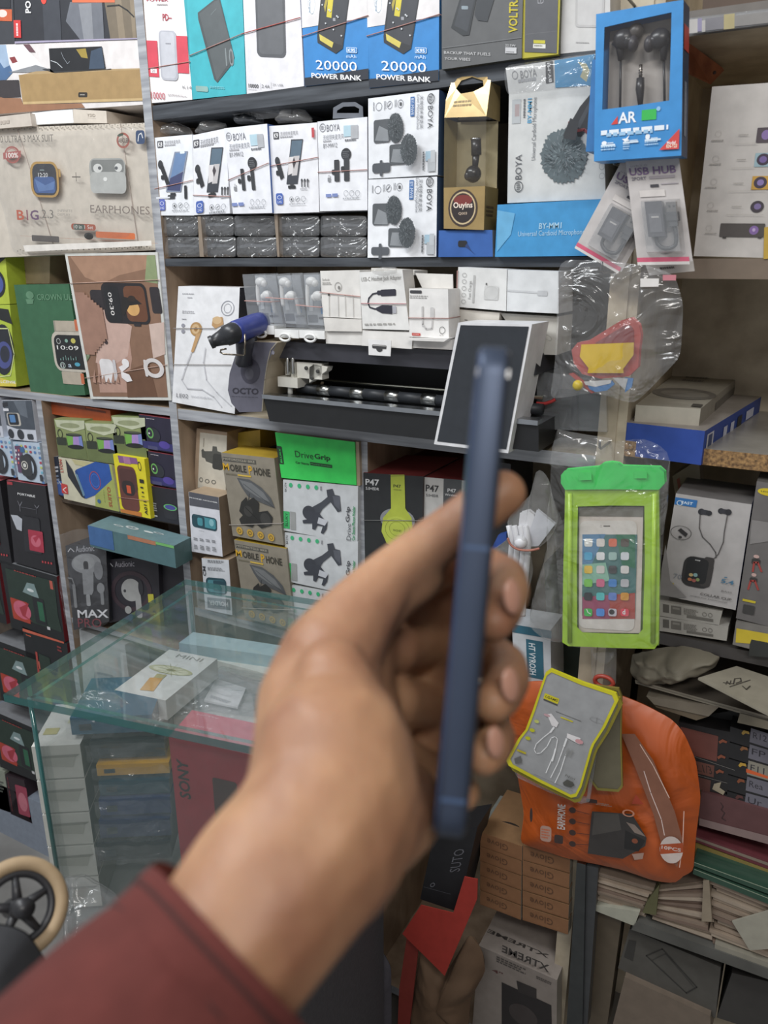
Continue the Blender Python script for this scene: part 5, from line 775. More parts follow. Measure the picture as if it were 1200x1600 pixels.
# blue earphone window box
ar = empty('earphone_box', onY((480, 880), -.075), 'blue hanging box with a window showing black wired earbuds', 'earphones')
Q, n = quad([(252, 78), (734, -2), (722, 858), (240, 890)], -.08, 2)
A = lambda p, dd=0: onp(p, Q[0], n)+n*dd
g = G(); outr = [(252, 78), (490, 38), (734, -2), (728, 430), (722, 858), (480, 874), (240, 890), (246, 480)]
hole = [(298, 150), (470, 110), (640, 70), (668, 90), (656, 552), (480, 580), (286, 604), (290, 380)]
bl = mat('3c8ecf', .35)
inn = [(298, 150), (480, 108), (668, 68), (662, 320), (655, 554), (480, 580), (286, 605), (292, 380)]
g.add([A(p) for p in outr]+[A(p) for p in inn], [(i, (i+1) % 8, 8+(i+1) % 8, 8+i) for i in range(8)], bl)
D_ = .03
c4 = [A(outr[i]) for i in (0, 2, 4, 6)]; bk = [p+n*D_ for p in c4]
g.add(c4+bk, [(0, 1, 5, 4), (3, 7, 6, 2), (0, 4, 7, 3), (4, 5, 6, 7)], bl); g.add([c4[1], bk[1], bk[2], c4[2]], [(0, 1, 2, 3)], '33405c')
f = Face(g, c4[0], c4[1], c4[3])
f.draw([('p', 'd43c34', [(335, 688), (372, 640), (372, 684)]), ('t', 'AR', 'f2f6fa', 376, 622, 474, 674, 0, 1), ('r', '2cb44c', 505, 608, 584, 658), ('e', '8fc0e8', 586, 588, 608, 612), ('x', 'e8f0f8', 280, 712, 652, 726, 1), ('x', '9cc4e4', 310, 728, 640, 736, 1), ('e', 'f0f4f8', 284, 780, 312, 800), ('x', 'd8e8f4', 316, 785, 355, 793, 1), ('r', 'd8e8f4', 280, 800, 358, 803), ('x', 'a8cce8', 280, 806, 365, 828, 2), ('p', 'f0f4f8', [(396, 768), (418, 764), (438, 745), (428, 768), (440, 775), (412, 782)]), ('x', 'd8e8f4', 442, 770, 485, 778, 1), ('r', 'd8e8f4', 402, 783, 486, 786), ('x', 'a8cce8', 402, 792, 440, 825, 3), ('R', 'f0f4f8', 526, 742, 550, 768, .4), ('x', 'd8e8f4', 556, 758, 600, 766, 1), ('r', 'd8e8f4', 522, 770, 610, 773), ('x', 'a8cce8', 522, 778, 605, 800, 2), ('p', 'd0403c', [(602, 828), (714, 710), (710, 822)]), ('t', 'Model', 'f4e8e8', 645, 780, 692, 794, 0, 1), ('t', 'KN-Y23', 'f4e8d0', 642, 798, 700, 814, 0, 1)])
f = Face(g, c4[1], bk[1], c4[2]); f.draw([('q', 'c83c34', .1, .14, .9, .30), ('q', 'b0b8c8', .3, .5, .6, .86), ('q', '33405c', .4, .5, .5, .86)])
part('carton_body', g, ar)
g = G(); g.add([A(p, .02) for p in inn], [tuple(range(8))], 'a9a29c'); part('inner_card', g, ar, 'grey inner card')
g = G(); g.add([A(p, .0005) for p in inn], [tuple(range(8))], 'pane'); part('window', g, ar, 'clear plastic window')
g = G(); g.add([A(p, .03) for p in ((285, 70), (380, 20), (470, 5), (640, 0), (640, 20), (470, 40), (380, 50))], [tuple(range(7))], '5ab0e0'); part('hang_flap', g, ar)
ek = mat('24252c', .3)
for cx, cy, s_ in ((390, 205, 1), (590, 205, -1)):
    g = G(); c = A((cx, cy), .010); rr = .011
    g.ball(c, rr, ek, 10, (1, .8, .95)); t = A((cx+s_*55, cy+28), .008); g.tube([c, t], [.008, .0065], ek, 12); g.ball(t, .0078, mat('3c3a40', .4), 8, (.7, 1, 1)); o_ = A((cx-s_*22, cy+30), .01); g.tube([c-V((rr*.8*s_, 0, 0)), o_, A((cx-s_*18, 320), .012)], [.005, .0045, .003], ek, 10)
    g.tube([A((cx-s_*20, 315), .012), A((cx-s_*22, 440), .013), A((cx-s_*24, 592 if s_ > 0 else 560), .013)], .0014, ek, 6); part('earbud', g, ar, 'black earbud with cord')
g = G(); g.ball(A((455, 160), .012), .008, mat('4a4644', .4), 8); part('ear_tip', g, ar, 'spare silicone tip')
g = G(); g.tube([A((483, 572), .01), A((481, 480), .01), A((483, 420), .01)], [.0025, .0045, .004], ek, 10); g.tube([A((483, 420), .01), A((485, 345), .01)], .0018, mat('b8b0a8/m'), 8)
for y in (372, 388, 402): g.tube([A((484, y), .01), A((484, y+5), .01)], .0021, '2a2a2a', 8)
part('audio_jack', g, ar, 'black audio plug')
B('earphone_box', 'second blue earphone box, only its left edge showing behind the windowed one', [(232, 330), (560, 300), (500, 830), (195, 836)], -.045, .03, '2f78b4', cols={'L': '2c68a0'}, yw=2)
# USB hub blister packs
def hub(lab, tl, tr, br, bl, y, bend=0):
    Q, n = quad([tl, tr, br, bl], y); U = Q[1]-Q[0]; W_ = Q[3]-Q[0]
    o = empty('usb_hub_pack', Q[3], lab, 'usb hub pack', 'hanging blister packs with grey usb hubs')
    P = lambda u, v, d=0: Q[0]+U*u+W_*v-n*d
    g = G(); g.hexa(Q, [p+n*.0012 for p in Q], 'c6c0bd')
    f = Face(g, Q[0], Q[1], Q[3])
    def T(tx, c, u0, v0, u1, v1, b=0):
        vs, fs = textmesh(tx, b); f.k += 1; g.add([f.P(u0+(u1-u0)*a, v1+(v0-v1)*c_) for a, c_ in vs], fs, c)
    T('USB HUB', '7c6488', .05, .10, .93, .17, 1); T('2PORT', '7a7480', .08, .185, .36, .215, 1); T('usb2.0', 'a09aa0', .08, .075, .4, .092)
    f.draw([('q', 'd8607c', .0, .93, 1, .972), ('q', 'a8a0a4', .42, .185, .9, .21), ('q', '3c3a40', .42, .26, .58, .285), ('q', 'b0a8ac', .62, .255, .95, .265), ('q', 'd4cdc8', .2, .31, .68, .37), ('q', 'dedad6', .0, .972, 1, 1)])
    part('backing_card', g, o)
    g = G(); gm = mat('56555a', .3); a = V(U).normalized(); b = V(W_).normalized()
    def blk(u0, v0, u1, v1, d0, d1, m_): g.hexa([P(u0, v0, d1), P(u1, v0, d1), P(u1, v1, d1), P(u0, v1, d1)], [P(u0, v0, d0), P(u1, v0, d0), P(u1, v1, d0), P(u0, v1, d0)], m_)
    blk(.32, .42, .64, .74, .001, .014, gm); blk(.37, .53, .60, .70, .014, .0145, '6c6b70'); blk(.42, .555, .56, .57, .0145, .0148, 'c8c4c0'); part('usb_hub', g, o, 'dark grey usb hub', .001)
    g = G(); blk(.70, .43, .90, .52, .004, .009, mat('a8a29c/m')); blk(.74, .46, .78, .48, .009, .0092, '3a3a3a'); blk(.82, .46, .86, .48, .009, .0092, '3a3a3a'); blk(.68, .52, .92, .60, .003, .011, '4a4a4c'); blk(.72, .6, .88, .65, .004, .01, '4a4a4c')
    g.tube(spline([P(.80, .64, .006), P(.82, .72, .006), P(.78, .82, .006), P(.60, .85, .006), P(.46, .81, .006), P(.44, .74, .006)]), .0022, mat('4c4b4c', .35), 8); part('usb_plug', g, o, 'usb plug on a short cable')
    g = G(); bb = [P(.22, .40), P(.94, .40), P(.94, .90), P(.22, .90)]; bt = [P(.26, .42, .016), P(.90, .42, .016), P(.90, .88, .016), P(.26, .88, .016)]
    g.add(bb+bt, [(4, 5, 6, 7), (0, 1, 5, 4), (1, 2, 6, 5), (2, 3, 7, 6), (3, 0, 4, 7)], 'case'); part('blister', g, o, 'clear plastic blister')
    return o
hub('grey usb hub blister pack hanging upright, front one under the blue window box', (412, 868), (705, 845), (785, 1440), (482, 1462), -.06)
hub('grey usb hub blister pack tilted to the left, behind the upright one', (392, 890), (650, 1030), (392, 1500), (134, 1368), -.04)
B('price_card', 'white card end poking out below the upright usb hub pack', [(520, 1450), (785, 1430), (795, 1495), (545, 1520)], -.035, .003, 'd8d2cc', [('x', '6a6460', 600, 1470, 700, 1484, 1)], cat='card')
# toy bag
fr('H')
tb = empty('toy_bag', onY((350, 800), -.05), 'clear zip bag holding a red and yellow rubber cable holder', 'bag')
def sheet(name, out, m_, y, seed, parent, lab=None, th=.008, wr=.006, **k):
    g = G(); pillow(g, out, m_, y, th, wr, seed=seed, **k); return part(name, g, parent, lab)
sheet('plastic_bag', [(105, 140), (128, 85), (360, 92), (590, 120), (715, 165), (760, 320), (745, 590), (585, 760), (500, 838), (290, 775), (170, 800), (62, 812), (90, 620), (100, 400)], 'wrapfilm', -.062, 21, tb, 'clear zip bag', two=True)
def slab(g, pts, y, d, m_):
    a = [onY(p, y) for p in pts]; b = [p+V((0, d, 0)) for p in a]; k = len(a)
    g.add(a+b, [tuple(range(k)), tuple(range(2*k-1, k-1, -1))]+[(i, (i+1) % k, k+(i+1) % k, k+i) for i in range(k)], m_)
g = G(); slab(g, [(190, 560), (215, 530), (270, 520), (440, 415), (485, 402), (515, 430), (525, 480), (515, 560), (510, 640), (470, 680), (330, 692), (240, 670), (200, 620)], -.055, .012, mat('b83a2c', .4)); part('rubber_body', g, tb, 'red rubber body', .003)
g = G(); slab(g, [(300, 520), (450, 430), (480, 425), (498, 450), (500, 520)], -.0565, .002, mat('8a2c2c', .4)); part('red_flap', g, tb)
g = G(); slab(g, [(232, 532), (497, 522), (495, 580), (440, 655), (443, 672), (265, 672), (270, 650), (224, 590)], -.0595, .006, mat('dcb822', .35)); part('yellow_panel', g, tb, 'plain yellow panel', .001)
g = G(); slab(g, [(255, 730), (385, 715), (400, 735), (360, 768), (300, 775), (270, 760)], -.056, .004, mat('3c80c0', .4)); slab(g, [(455, 700), (498, 705), (490, 750), (455, 778)], -.056, .004, mat('3c80c0', .4)); slab(g, [(240, 722), (385, 712), (380, 730), (300, 748), (250, 738)], -.0565, .004, 'd8d8d8'); slab(g, [(390, 700), (470, 705), (455, 765), (430, 740)], -.0565, .004, 'c8c8c8'); part('blue_strap', g, tb, 'blue and white rubber strap')
g = G(); g.ball(onY((210, 740), -.058), .0065, mat('e0c41c', .35), 10); part('yellow_bead', g, tb, 'small yellow ball')
g = G(); slab(g, [(162, 680), (185, 675), (310, 775), (280, 782)], -.054, .004, mat('b83a2c', .4)); part('red_strip', g, tb)
g = G(); slab(g, [(535, 184), (632, 184), (630, 226), (535, 228)], -.071, .0006, 'e0dcd8'); slab(g, [(652, 165), (722, 165), (720, 194), (652, 194)], -.071, .0006, 'c47a84'); part('price_label', g, tb)
# boxes on chipboard shelf
zt = onY((515, 840), .015).z
flat('phone_box', 'grey flat box printed with a round device, lying on the blue box', [(755, 648), (1078, 672), (850, 862), (512, 842)], zt, .034, 'a8a294', [('e', '77726a', 630, 745, 910, 830), ('e', '8f8a80', 660, 760, 880, 815), ('l', '5f5a54', 3, [(640, 790), (900, 775)]), ('x', '77726a', 780, 690, 870, 730, 2), ('e', '77726a', 840, 665, 870, 680), ('r', '4a4640', 810, 838, 850, 858)], {'F': 'b9b3a4', 'R': 'a09a8e'}, right=[('q', '77726a', .3, .3, .8, .6)])
zt2 = onY((440, 932), .0).z
flat('phone_box', 'bright blue box with white round logos lying on the chipboard shelf', [(700, 760), (1165, 800), (872, 978), (436, 930)], zt2, .042, 'a09890', (), {'F': '2448a0', 'R': '2448a0', 'L': '2448a0'}, right=[('q', 'd8d8e0', .04, .15, .14, .6), ('q', '3a4a78', .06, .2, .12, .55), ('q', 'd8dcf0', .3, .25, .36, .55), ('q', 'd8dcf0', .42, .25, .48, .55), ('q', '26282c', .54, .2, .62, .75), ('q', 'd8dcf0', .7, .2, .85, .5)])
# phone pouch
fr('L')
pp = empty('phone_pouch', onY((420, 1110), -.06), 'green waterproof phone pouch in a clear bag, hanging from a hook', 'phone pouch')
Y_ = -.075
g = G(); lm = mat('34d45c', .35); slab(g, [(182, 300), (182, 262), (200, 240), (360, 226), (385, 208), (420, 203), (455, 208), (475, 222), (660, 228), (684, 250), (686, 300), (660, 328), (420, 326), (200, 328)], Y_-.004, .012, lm)
slab(g, [(272, 250), (325, 248), (325, 280), (272, 282)], Y_-.007, .004, lm); slab(g, [(545, 242), (598, 242), (598, 272), (545, 272)], Y_-.007, .004, lm); part('seal_clip', g, pp, 'bright green seal clip', .001)
def ringslab(g, A_, B_, y, d, m_):
    a = [onY(p, y) for p in A_]; b = [onY(p, y) for p in B_]; k = len(a); bk = [p+V((0, d, 0)) for p in a]
    g.add(a+b+bk, [(i, (i+1) % k, k+(i+1) % k, k+i) for i in range(k)]+[(i, (i+1) % k, 2*k+(i+1) % k, 2*k+i) for i in range(k)], m_)
g = G(); ringslab(g, [(200, 326), (420, 326), (660, 326), (665, 700), (660, 1090), (640, 1118), (420, 1112), (215, 1104), (185, 1085), (190, 700)], [(262, 415), (420, 410), (590, 412), (592, 700), (582, 1020), (560, 1045), (420, 1042), (285, 1036), (258, 1010), (256, 700)], Y_, .006, mat('a6cf35', .3)); part('pouch_frame', g, pp, 'yellow green padded frame')
g = G(); slab(g, [(198, 320), (665, 320), (662, 1100), (190, 1090)], Y_+.008, .002, mat('8fae5c', .4)); part('pouch_back', g, pp)
for a_, b_ in (((222, 350), (222, 1085)), ((640, 350), (632, 1085))):
    g = G(); g.tube([onY(a_, Y_-.001), onY(b_, Y_-.001)], .003, mat('b4dc3c', .3), 8); part('welded_seam', g, pp)
Q, n = quad([(268, 420), (585, 415), (570, 1040), (265, 1035)], Y_+.004)
g = G(); g.hexa(Q, [p+n*.002 for p in Q], 'd8cdc2'); f = Face(g, Q[0], Q[1], Q[3])
icon = [('p', '77746a', [(268, 420), (585, 415), (583, 465), (268, 462)]), ('R', 'e0dad2', 270, 485, 540, 1030, .12), ('o', 'b8b0a8', 372, 505, 382, 518, .2), ('R', '6a665f', 388, 508, 422, 514, .4), ('r', '4c7a78', 285, 552, 545, 968), ('p', '5a8ab0', [(285, 552), (400, 550), (330, 700), (285, 720)]), ('p', '3a7a5c', [(450, 552), (545, 552), (545, 720), (480, 700)]), ('p', 'b04a3c', [(285, 860), (545, 840), (545, 968), (285, 968)]), ('p', 'a0506c', [(285, 860), (420, 850), (420, 968), (285, 968)]), ('p', '8fc0a8', [(285, 700), (400, 690), (420, 780), (285, 800)])]
cs = ['e8e8e0', 'e8e0d8', 'e87a5c', '5c5248', '58b0d8', 'f0f0f0', 'a8c8c0', 'e0e4e8', 'f0c850', 'd8d4cc', '4a4a4c', 'e8e4e0', '7cc850', 'd86a8c', '4a8ad0', 'c0c0c4', '2c3438', '5cc8c8', '6a8ad0', 'e0a040', '48c058', '5a9ae8', 'd0ccd4', 'e84a5c']
for i in range(24): icon.append(('R', cs[i], 295+(i % 4)*60, 572+(i//4)*66+(i//20)*12, 335+(i % 4)*60, 612+(i//4)*66+(i//20)*12, .25))
f.draw(icon+[('l', 'f4f4f4', 4, [(308, 918), (314, 934), (328, 942)]), ('t', 'd', 'f4f4f4', 484, 918, 498, 944, 0, 1), ('e', '3c3a3c', 418, 918, 445, 945)]); part('phone_card', g, pp, 'printed card of a white phone')
sheet('plastic_bag', [(135, 80), (170, 70), (420, 100), (600, 75), (718, 150), (700, 400), (672, 700), (665, 1112), (420, 1118), (190, 1105), (165, 800), (125, 300)], 'wrapfilm', Y_-.006, 31, pp, 'clear outer bag', th=.008, wr=.007, two=False)
sheet('plastic_bag', [(160, 32), (300, 60), (430, 80), (430, 200), (160, 230), (118, 210)], 'milky', Y_+.02, 33, pp, 'clear bag top', two=False)
g = G(); pillow(g, [(125, 330), (190, 500), (190, 1090), (100, 1075), (20, 1010), (30, 900), (90, 700), (130, 500)], 'milky', -.03, .02, .012, seed=35); tag(g.build('plastic_bag'), 'empty looking clear bags hanging left behind the green phone pouch', 'plastic bag')
g = G(); pillow(g, [(640, 330), (700, 250), (718, 180), (705, 420), (680, 560), (640, 560)], 'milky', -.05, .01, .006, seed=36); tag(g.build('plastic_bag'), 'clear bag edge showing right of the green phone pouch', 'plastic bag')
# white cable in bag
fr('K')
cb = empty('cable_bag', onY((900, 960), -.04), 'white cable in a clear bag tied with a band, behind the long finger tip', 'cable')
sheet('plastic_bag', [(985, 190), (1020, 172), (1060, 230), (1080, 330), (1112, 430), (1080, 520), (1020, 580), (960, 600), (980, 700), (930, 900), (915, 960), (855, 962), (850, 800), (740, 610), (850, 540), (838, 440), (900, 370), (975, 300)], 'milky', -.045, 41, cb, 'clear tied bag', th=.012, wr=.01)
wm = mat('e6e6ea', .35)
g = G(); slab(g, [(905, 500), (915, 410), (950, 400), (975, 420), (980, 520), (935, 590), (900, 580)], -.045, .008, wm); slab(g, [(1000, 400), (1080, 465), (1000, 570), (940, 575)], -.046, .006, mat('d6d8e0', .3)); part('charger_head', g, cb, 'white moulded plug', .002)
g = G(); g.ball(onY((912, 555), -.055), .009, wm, 10)
for dx in (0, 28, 60, 85): g.tube(spline([onY((850+dx, 470), -.045), onY((865+dx, 560), -.05), onY((858+dx, 680), -.045), onY((868+dx*.7, 830), -.04), onY((880+dx*.5, 940), -.04)]), .0042, wm, 8)
part('cable_coil', g, cb, 'white coiled cable')
g = G(); g.tube(spline([onY(p, -.062) for p in ((845, 535), (860, 570), (900, 595), (960, 600), (1010, 590))]), .0016, mat('a86a58', .5), 8); part('rubber_band', g, cb)
g = G(); slab(g, [(775, 560), (795, 520), (838, 508), (838, 545), (770, 600), (760, 590)], -.03, .01, mat('2c50a0', .4)); tag(g.build('blue_tag'), 'blue plastic tag end showing under the long finger', 'tag')
# collar clip box and neighbours
fr('L')
B('earphone_box', 'pale collar clip earphones box with black earbuds and a blue right edge', [(746, 350), (1120, 405), (1040, 926), (664, 850)], -.005, .09, 'b4b0ae', [
    ('r', '2c70b0', 744, 368, 846, 420), ('t', 'FAST', 'e0ecf4', 775, 386, 828, 408, 0, 1), ('o', 'e0ecf4', 752, 382, 778, 412, .12), ('e', '24242a', 858, 422, 885, 458), ('R', '33333a', 872, 428, 905, 458, .3), ('e', '24242a', 896, 432, 922, 462), ('e', '24242a', 956, 420, 982, 452), ('R', '33333a', 965, 424, 1000, 452, .3), ('e', '24242a', 992, 425, 1018, 460),
    ('l', '5a5654', 5, [(866, 455), (862, 520), (878, 565), (915, 600), (942, 640), (945, 665), (915, 678)]), ('l', '5a5654', 5, [(1000, 458), (985, 540), (980, 590), (955, 650), (925, 680)]), ('R', '2a2828', 792, 652, 912, 826, .3), ('R', '3c3836', 888, 660, 912, 815, .3), ('R', '18181a', 805, 660, 890, 800, .2), ('x', 'c0c0c0', 842, 672, 874, 688, 1), ('e', 'c8b078', 812, 740, 830, 760), ('e', '8ab0b0', 834, 740, 852, 762), ('e', 'b87048', 806, 762, 824, 782), ('e', 'a85a50', 826, 768, 844, 788), ('e', '8a9a60', 846, 764, 862, 784), ('o', '55524f', 726, 500, 818, 586, .03), ('p', '2c2a2a', [(756, 530), (772, 520), (806, 548), (796, 564)]), ('e', '3c3a3a', 760, 556, 776, 572),
    ('t', '70', '8a9098', 738, 742, 774, 772), ('r', 'c8b820', 690, 782, 734, 808), ('r', '33302c', 688, 808, 732, 835), ('t', '5.4', '4a7a98', 972, 768, 1030, 800, 0, 1), ('e', '4a7a98', 985, 758, 1000, 766), ('t', 'BASS', '6a6664', 972, 824, 1022, 842), ('t', 'COLLAR CLIP', '5a5654', 868, 836, 1020, 878, 0, 1), ('t', 'WIRELESS EARPHONE', '5a5654', 818, 848, 1000, 890), ('p', '8a8684', [(696, 600), (720, 780), (800, 860), (760, 862), (668, 848), (676, 720)])], cols={'T': '6c6866', 'R': '2c50a8', 'L': 'a09c98'}, yw=0)
B('carton', 'beige narrow box side behind the collar clip box, marked with a faint red 1', [(728, 265), (860, 182), (870, 345), (742, 350)], .08, .03, '9f927e', [('t', '1', 'a86050', 750, 280, 772, 322)])
B('earphone_box', 'grey box with a yellow LD badge and red earbuds, cut by the right edge', [(1145, 290), (1420, 330), (1330, 1040), (1042, 966)], -.005, .08, '6c6866', [('e', 'd8c01c', 1152, 318, 1250, 370), ('t', 'LDNIO', '33302a', 1166, 335, 1236, 352, 0, 1), ('p', '8a8684', [(1120, 480), (1400, 520), (1380, 560), (1110, 600)]), ('e', 'c8a8a0', 1130, 650, 1156, 672), ('R', '33302e', 1122, 668, 1160, 705, .3), ('l', 'a84038', 9, [(1125, 735), (1132, 690), (1150, 690), (1168, 735)]), ('e', 'c8a8a0', 1120, 740, 1142, 762), ('R', '33302e', 1112, 762, 1146, 790, .3), ('l', 'a84038', 9, [(1102, 822), (1115, 780), (1135, 780), (1152, 825)]), ('r', 'd0bc24', 1076, 868, 1138, 892), ('R', '3a3836', 1080, 895, 1130, 950, .1)], cols={'T': '5c5854'})
for y0, lab in ((0, 'upper'), (75, 'lower')):
    B('cable_box', 'flat white box with barcode print, %s of two under the collar clip box' % lab, [(640, 880+y0), (975+y0*.4, 932+y0), (958+y0*.5, 1003+y0), (640, 950+y0)], -.0, .06, 'a8a49c', [('r', '5a5650', 682, 895+y0, 712, 940+y0), ('R', '6a665f', 722, 902+y0, 772, 950+y0, .05), ('r', '8a867e', 730, 910+y0, 764, 925+y0), ('x', '77736c', 785, 915+y0, 858, 958+y0, 5), ('o', '6a665f', 876, 935+y0, 898, 958+y0, .1), ('o', '6a665f', 905, 938+y0, 926, 962+y0, .1), ('r', '6a665f', 800, 962+y0, 930, 970+y0)], cols={'R': '8f8b82', 'T': 'b4b0a8'})
B('accessory_box', 'grey box with a yellow strip and dark emblem, low at the right edge', [(1042, 985), (1330, 1040), (1330, 1175), (1025, 1096)], -.01, .08, '7c7872', [('p', 'd0b82c', [(1045, 1015), (1330, 1065), (1330, 1110), (1040, 1085)]), ('p', '2a2c28', [(1118, 1070), (1330, 1110), (1330, 1170), (1105, 1150), (1110, 1095)])])
# ================================================================ RIGHT, BELOW THE CABINET SHELF
fr('R')
o = None
g = G(); pillow(g, [(140, 10), (300, -30), (560, -60), (830, 20), (790, 110), (600, 190), (380, 225), (180, 225), (120, 150)], mat('77705f', .7, bump=.4, scale=15), .0, .035, .016, seed=51, fq=42, nr=16, ns=110); tag(g.build('fabric_bundle'), 'crumpled beige cloth stuffed under the right shelf', 'fabric')
B('carton', 'thin grey brown board pack with a pale edge, under the note card', [(160, 212), (1290, 520), (1290, 560), (165, 240)], -.02, .14, '8a8272', [('l', '5c564a', 3, [(170, 226), (1290, 540)])], cols={'T': '5c5348'}, group=None)
zn = onY((700, 190), -.03).z+.012
flat('note_card', 'grey brown card with handwriting lying on the board pack', [(955, 103), (1400, 250), (1250, 500), (655, 195)], zn, .003, '8f8878', [('l', '3a342e', 9, [(850, 235), (930, 245), (940, 205), (985, 200), (990, 225), (950, 240)]), ('l', '3a342e', 8, [(900, 268), (1060, 215)]), ('l', '3a342e', 9, [(1000, 262), (1030, 290), (1060, 262)]), ('l', '3a342e', 6, [(870, 250), (880, 225), (900, 250), (910, 220)])], cat='card')
B('carton', 'small creased beige carton end jutting below the board pack', [(250, 340), (820, 420), (735, 498), (310, 405)], -.02, .08, '7a7060', cols={'B': '5c5446', 'T': '8a8070'})
B('carton', 'brown underside piece below the creased beige carton end', [(310, 405), (735, 498), (640, 528), (325, 425)], -.018, .08, '665844')
B('carton', 'dark box gap filler right of the creased beige carton end', [(640, 500), (990, 440), (975, 620), (740, 590)], .03, .06, '1a1815')
B('carton', 'pale box corner at the right edge above the handwritten cases', [(985, 465), (1290, 540), (1290, 620), (960, 545)], -.02, .08, '8f8672')
# handwritten cases: black spines with labels
rows = [((520, 575), (815, 655), (800, 850), (600, 790), '', 'large blank brown red one at the top'), ((618, 835), (785, 880), (775, 975), (640, 940), '2.1/3', 'one reading 2.1/3'), ((645, 965), (755, 995), (745, 1085), (670, 1070), '', 'small plain one at the bottom')]
B('case_stack', 'black cased stack with brown red labels and orange marks, right of the orange bag', [(500, 540), (905, 620), (880, 1110), (640, 1060)], .0, .12, '1a1718', [
    ('p', '6c3a30', [(515, 575), (812, 650), (800, 848), (590, 795)]), ('p', '6c4236', [(618, 838), (782, 880), (775, 972), (640, 938)]), ('t', '2.1/3', '2a1c18', 622, 858, 768, 950, 0), ('p', '5f3830', [(648, 966), (755, 995), (745, 1085), (668, 1065)]), ('l', '8a8680', 3, [(600, 800), (940, 915)]), ('l', '8a8680', 3, [(640, 950), (880, 1015)]), ('p', 'a89c84', [(780, 1020), (835, 1008), (822, 1050), (865, 1080), (850, 1108), (765, 1062)])]+[('p', '8a4a30', [(815+dx, 690+dy), (845+dx, 672+dy), (882+dx, 690+dy), (875+dx, 705+dy), (848+dx, 695+dy), (825+dx, 708+dy)]) for dx, dy in ((0, 0), (-12, 120), (-25, 235))])
lb = ['R12', 'FP', 'F11', 'Rea', 'Ur']
for i in range(5):
    y = 545+i*126; x = 905-i*10
    c_ = '7c7c8e' if i != 2 else 'a89a80'
    B('ribbon_case', 'black case with a grey handwritten %s label, %s in the right edge stack' % (lb[i], ['topmost', 'second', 'middle', 'fourth', 'lowest'][i]), [(x, y+30), (1290, y+150), (1290, y+268), (x-6, y+146)], .0, .12, '181719', [('p', '6c6a74' if i != 2 else '8f8a7c', [(1068-i*10, y+42), (1290, y+112), (1290, y+225), (1055-i*10, y+150)]), ('t', lb[i], '2a2830', 1085-i*10, y+72, 1190-i*10, y+152, 0), ('p', ['a8883c', '8a5a34', 'c8a03c', '8a4c2c', '5c3430'][i], [(992-i*12, y+80), (1010-i*12, y+58), (1050-i*12, y+68), (1056-i*12, y+90), (1025-i*12, y+82), (1005-i*12, y+95)])]+([('p', 'd8602c', [(1030, y+105), (1200, y+165), (1200, y+185), (1030, y+135)])] if i == 2 else []), group='black cases with handwritten labels')
B('ledger_book', 'maroon bound book lying under the handwritten cases', [(680, 1085), (1300, 1260), (1300, 1480), (660, 1300)], -.005, .14, '5f3a3a', [('l', '3a2424', 7, [(830, 1170), (850, 1200), (835, 1225), (862, 1250), (840, 1290), (870, 1310)]), ('p', '8a7470', [(665, 1290), (1300, 1455), (1300, 1520), (662, 1345)])], cat='book')
fr('S')
B('ledger_book', 'wine red book with pale page edges below the maroon one', [(748, 20), (1300, 215), (1300, 270), (745, 60)], -.0, .14, '6a2c34', [('p', '8a7a6c', [(748, 30), (1300, 225), (1300, 245), (746, 45)])], cat='book')
B('display_board', 'speckled yellow board strip above the stacked papers at lower right', [(748, 75), (1300, 270), (1300, 390), (740, 185)], .0, .14, '8f7c40', [('x', '6a5a34', 760, 100, 1200, 300, 3)], cat='board')
GLE = [((738, 185), (1300, 385), (1300, 425), (735, 212)), ((735, 228), (1300, 445), (1300, 490), (730, 262))]
for i, q in enumerate(GLE):
    B('glass_sheet', ('upper', 'lower')[i]+' of two thick green edged glass sheets over the paper piles', q, -.03, .2, mat('2c4c3c', .15), [('l', '9aa890', 5, [(742, q[0][1]+4), (1290, q[1][1]+2)])], cat='glass')
def papers(lab, q, n_, seed, y=-.02):
    """a pile of paper sheets: each sheet a slightly shifted thin slab"""
    Q, n = quad(q, y); r_ = random.Random(seed); g = G()
    for i in range(n_):
        a = i/n_; b = (i+.8)/n_; dx = r_.uniform(-.006, .006); c_ = r_.choice(['8a7868', '9c8a78', '7a6658', 'a89886'])
        tl = Q[0].lerp(Q[3], a); tr = Q[1].lerp(Q[2], a); bl = Q[0].lerp(Q[3], b); br = Q[1].lerp(Q[2], b); s = V((dx, dx*.8, 0)); t_ = V((0, 0, r_.uniform(-.0015, .0015)))
        g.hexa([tl+s, tr+s+t_, br+s+t_, bl+s], [p+n*.16 for p in (tl+s, tr+s+t_, br+s+t_, bl+s)], c_)
    o = g.build('paper_pile'); return tag(o, lab, 'papers')
papers('pile of pinkish papers directly under the orange bag', [(150, 245), (510, 345), (395, 560), (110, 455)], 14, 1)
papers('middle pile of brown papers between two card dividers at lower right', [(520, 345), (800, 300), (860, 710), (475, 560)], 15, 2)
papers('right pile of brown papers below the green glass edges', [(850, 300), (1300, 480), (1300, 870), (862, 700)], 16, 3)
B('paper_sheet', 'pale white sheet at the bottom of the left paper pile', [(115, 455), (398, 500), (365, 588), (108, 488)], -.025, .05, 'a9a898', cat='paper')
B('paper_sheet', 'pale white sheet folded out at the right edge of the paper piles', [(975, 560), (1290, 470), (1290, 725), (1085, 740)], -.03, .003, 'a39f90', cat='paper')
B('paper_sheet', 'long pale sheet along the bottom of the right paper pile', [(868, 700), (1300, 850), (1300, 910), (862, 772)], -.028, .05, '8f8a7c', cat='paper')
B('card_strip', 'upright cream card divider between the middle and right paper piles', [(795, 305), (832, 300), (850, 562), (785, 560)], -.03, .05, '948672', cat='cardboard')
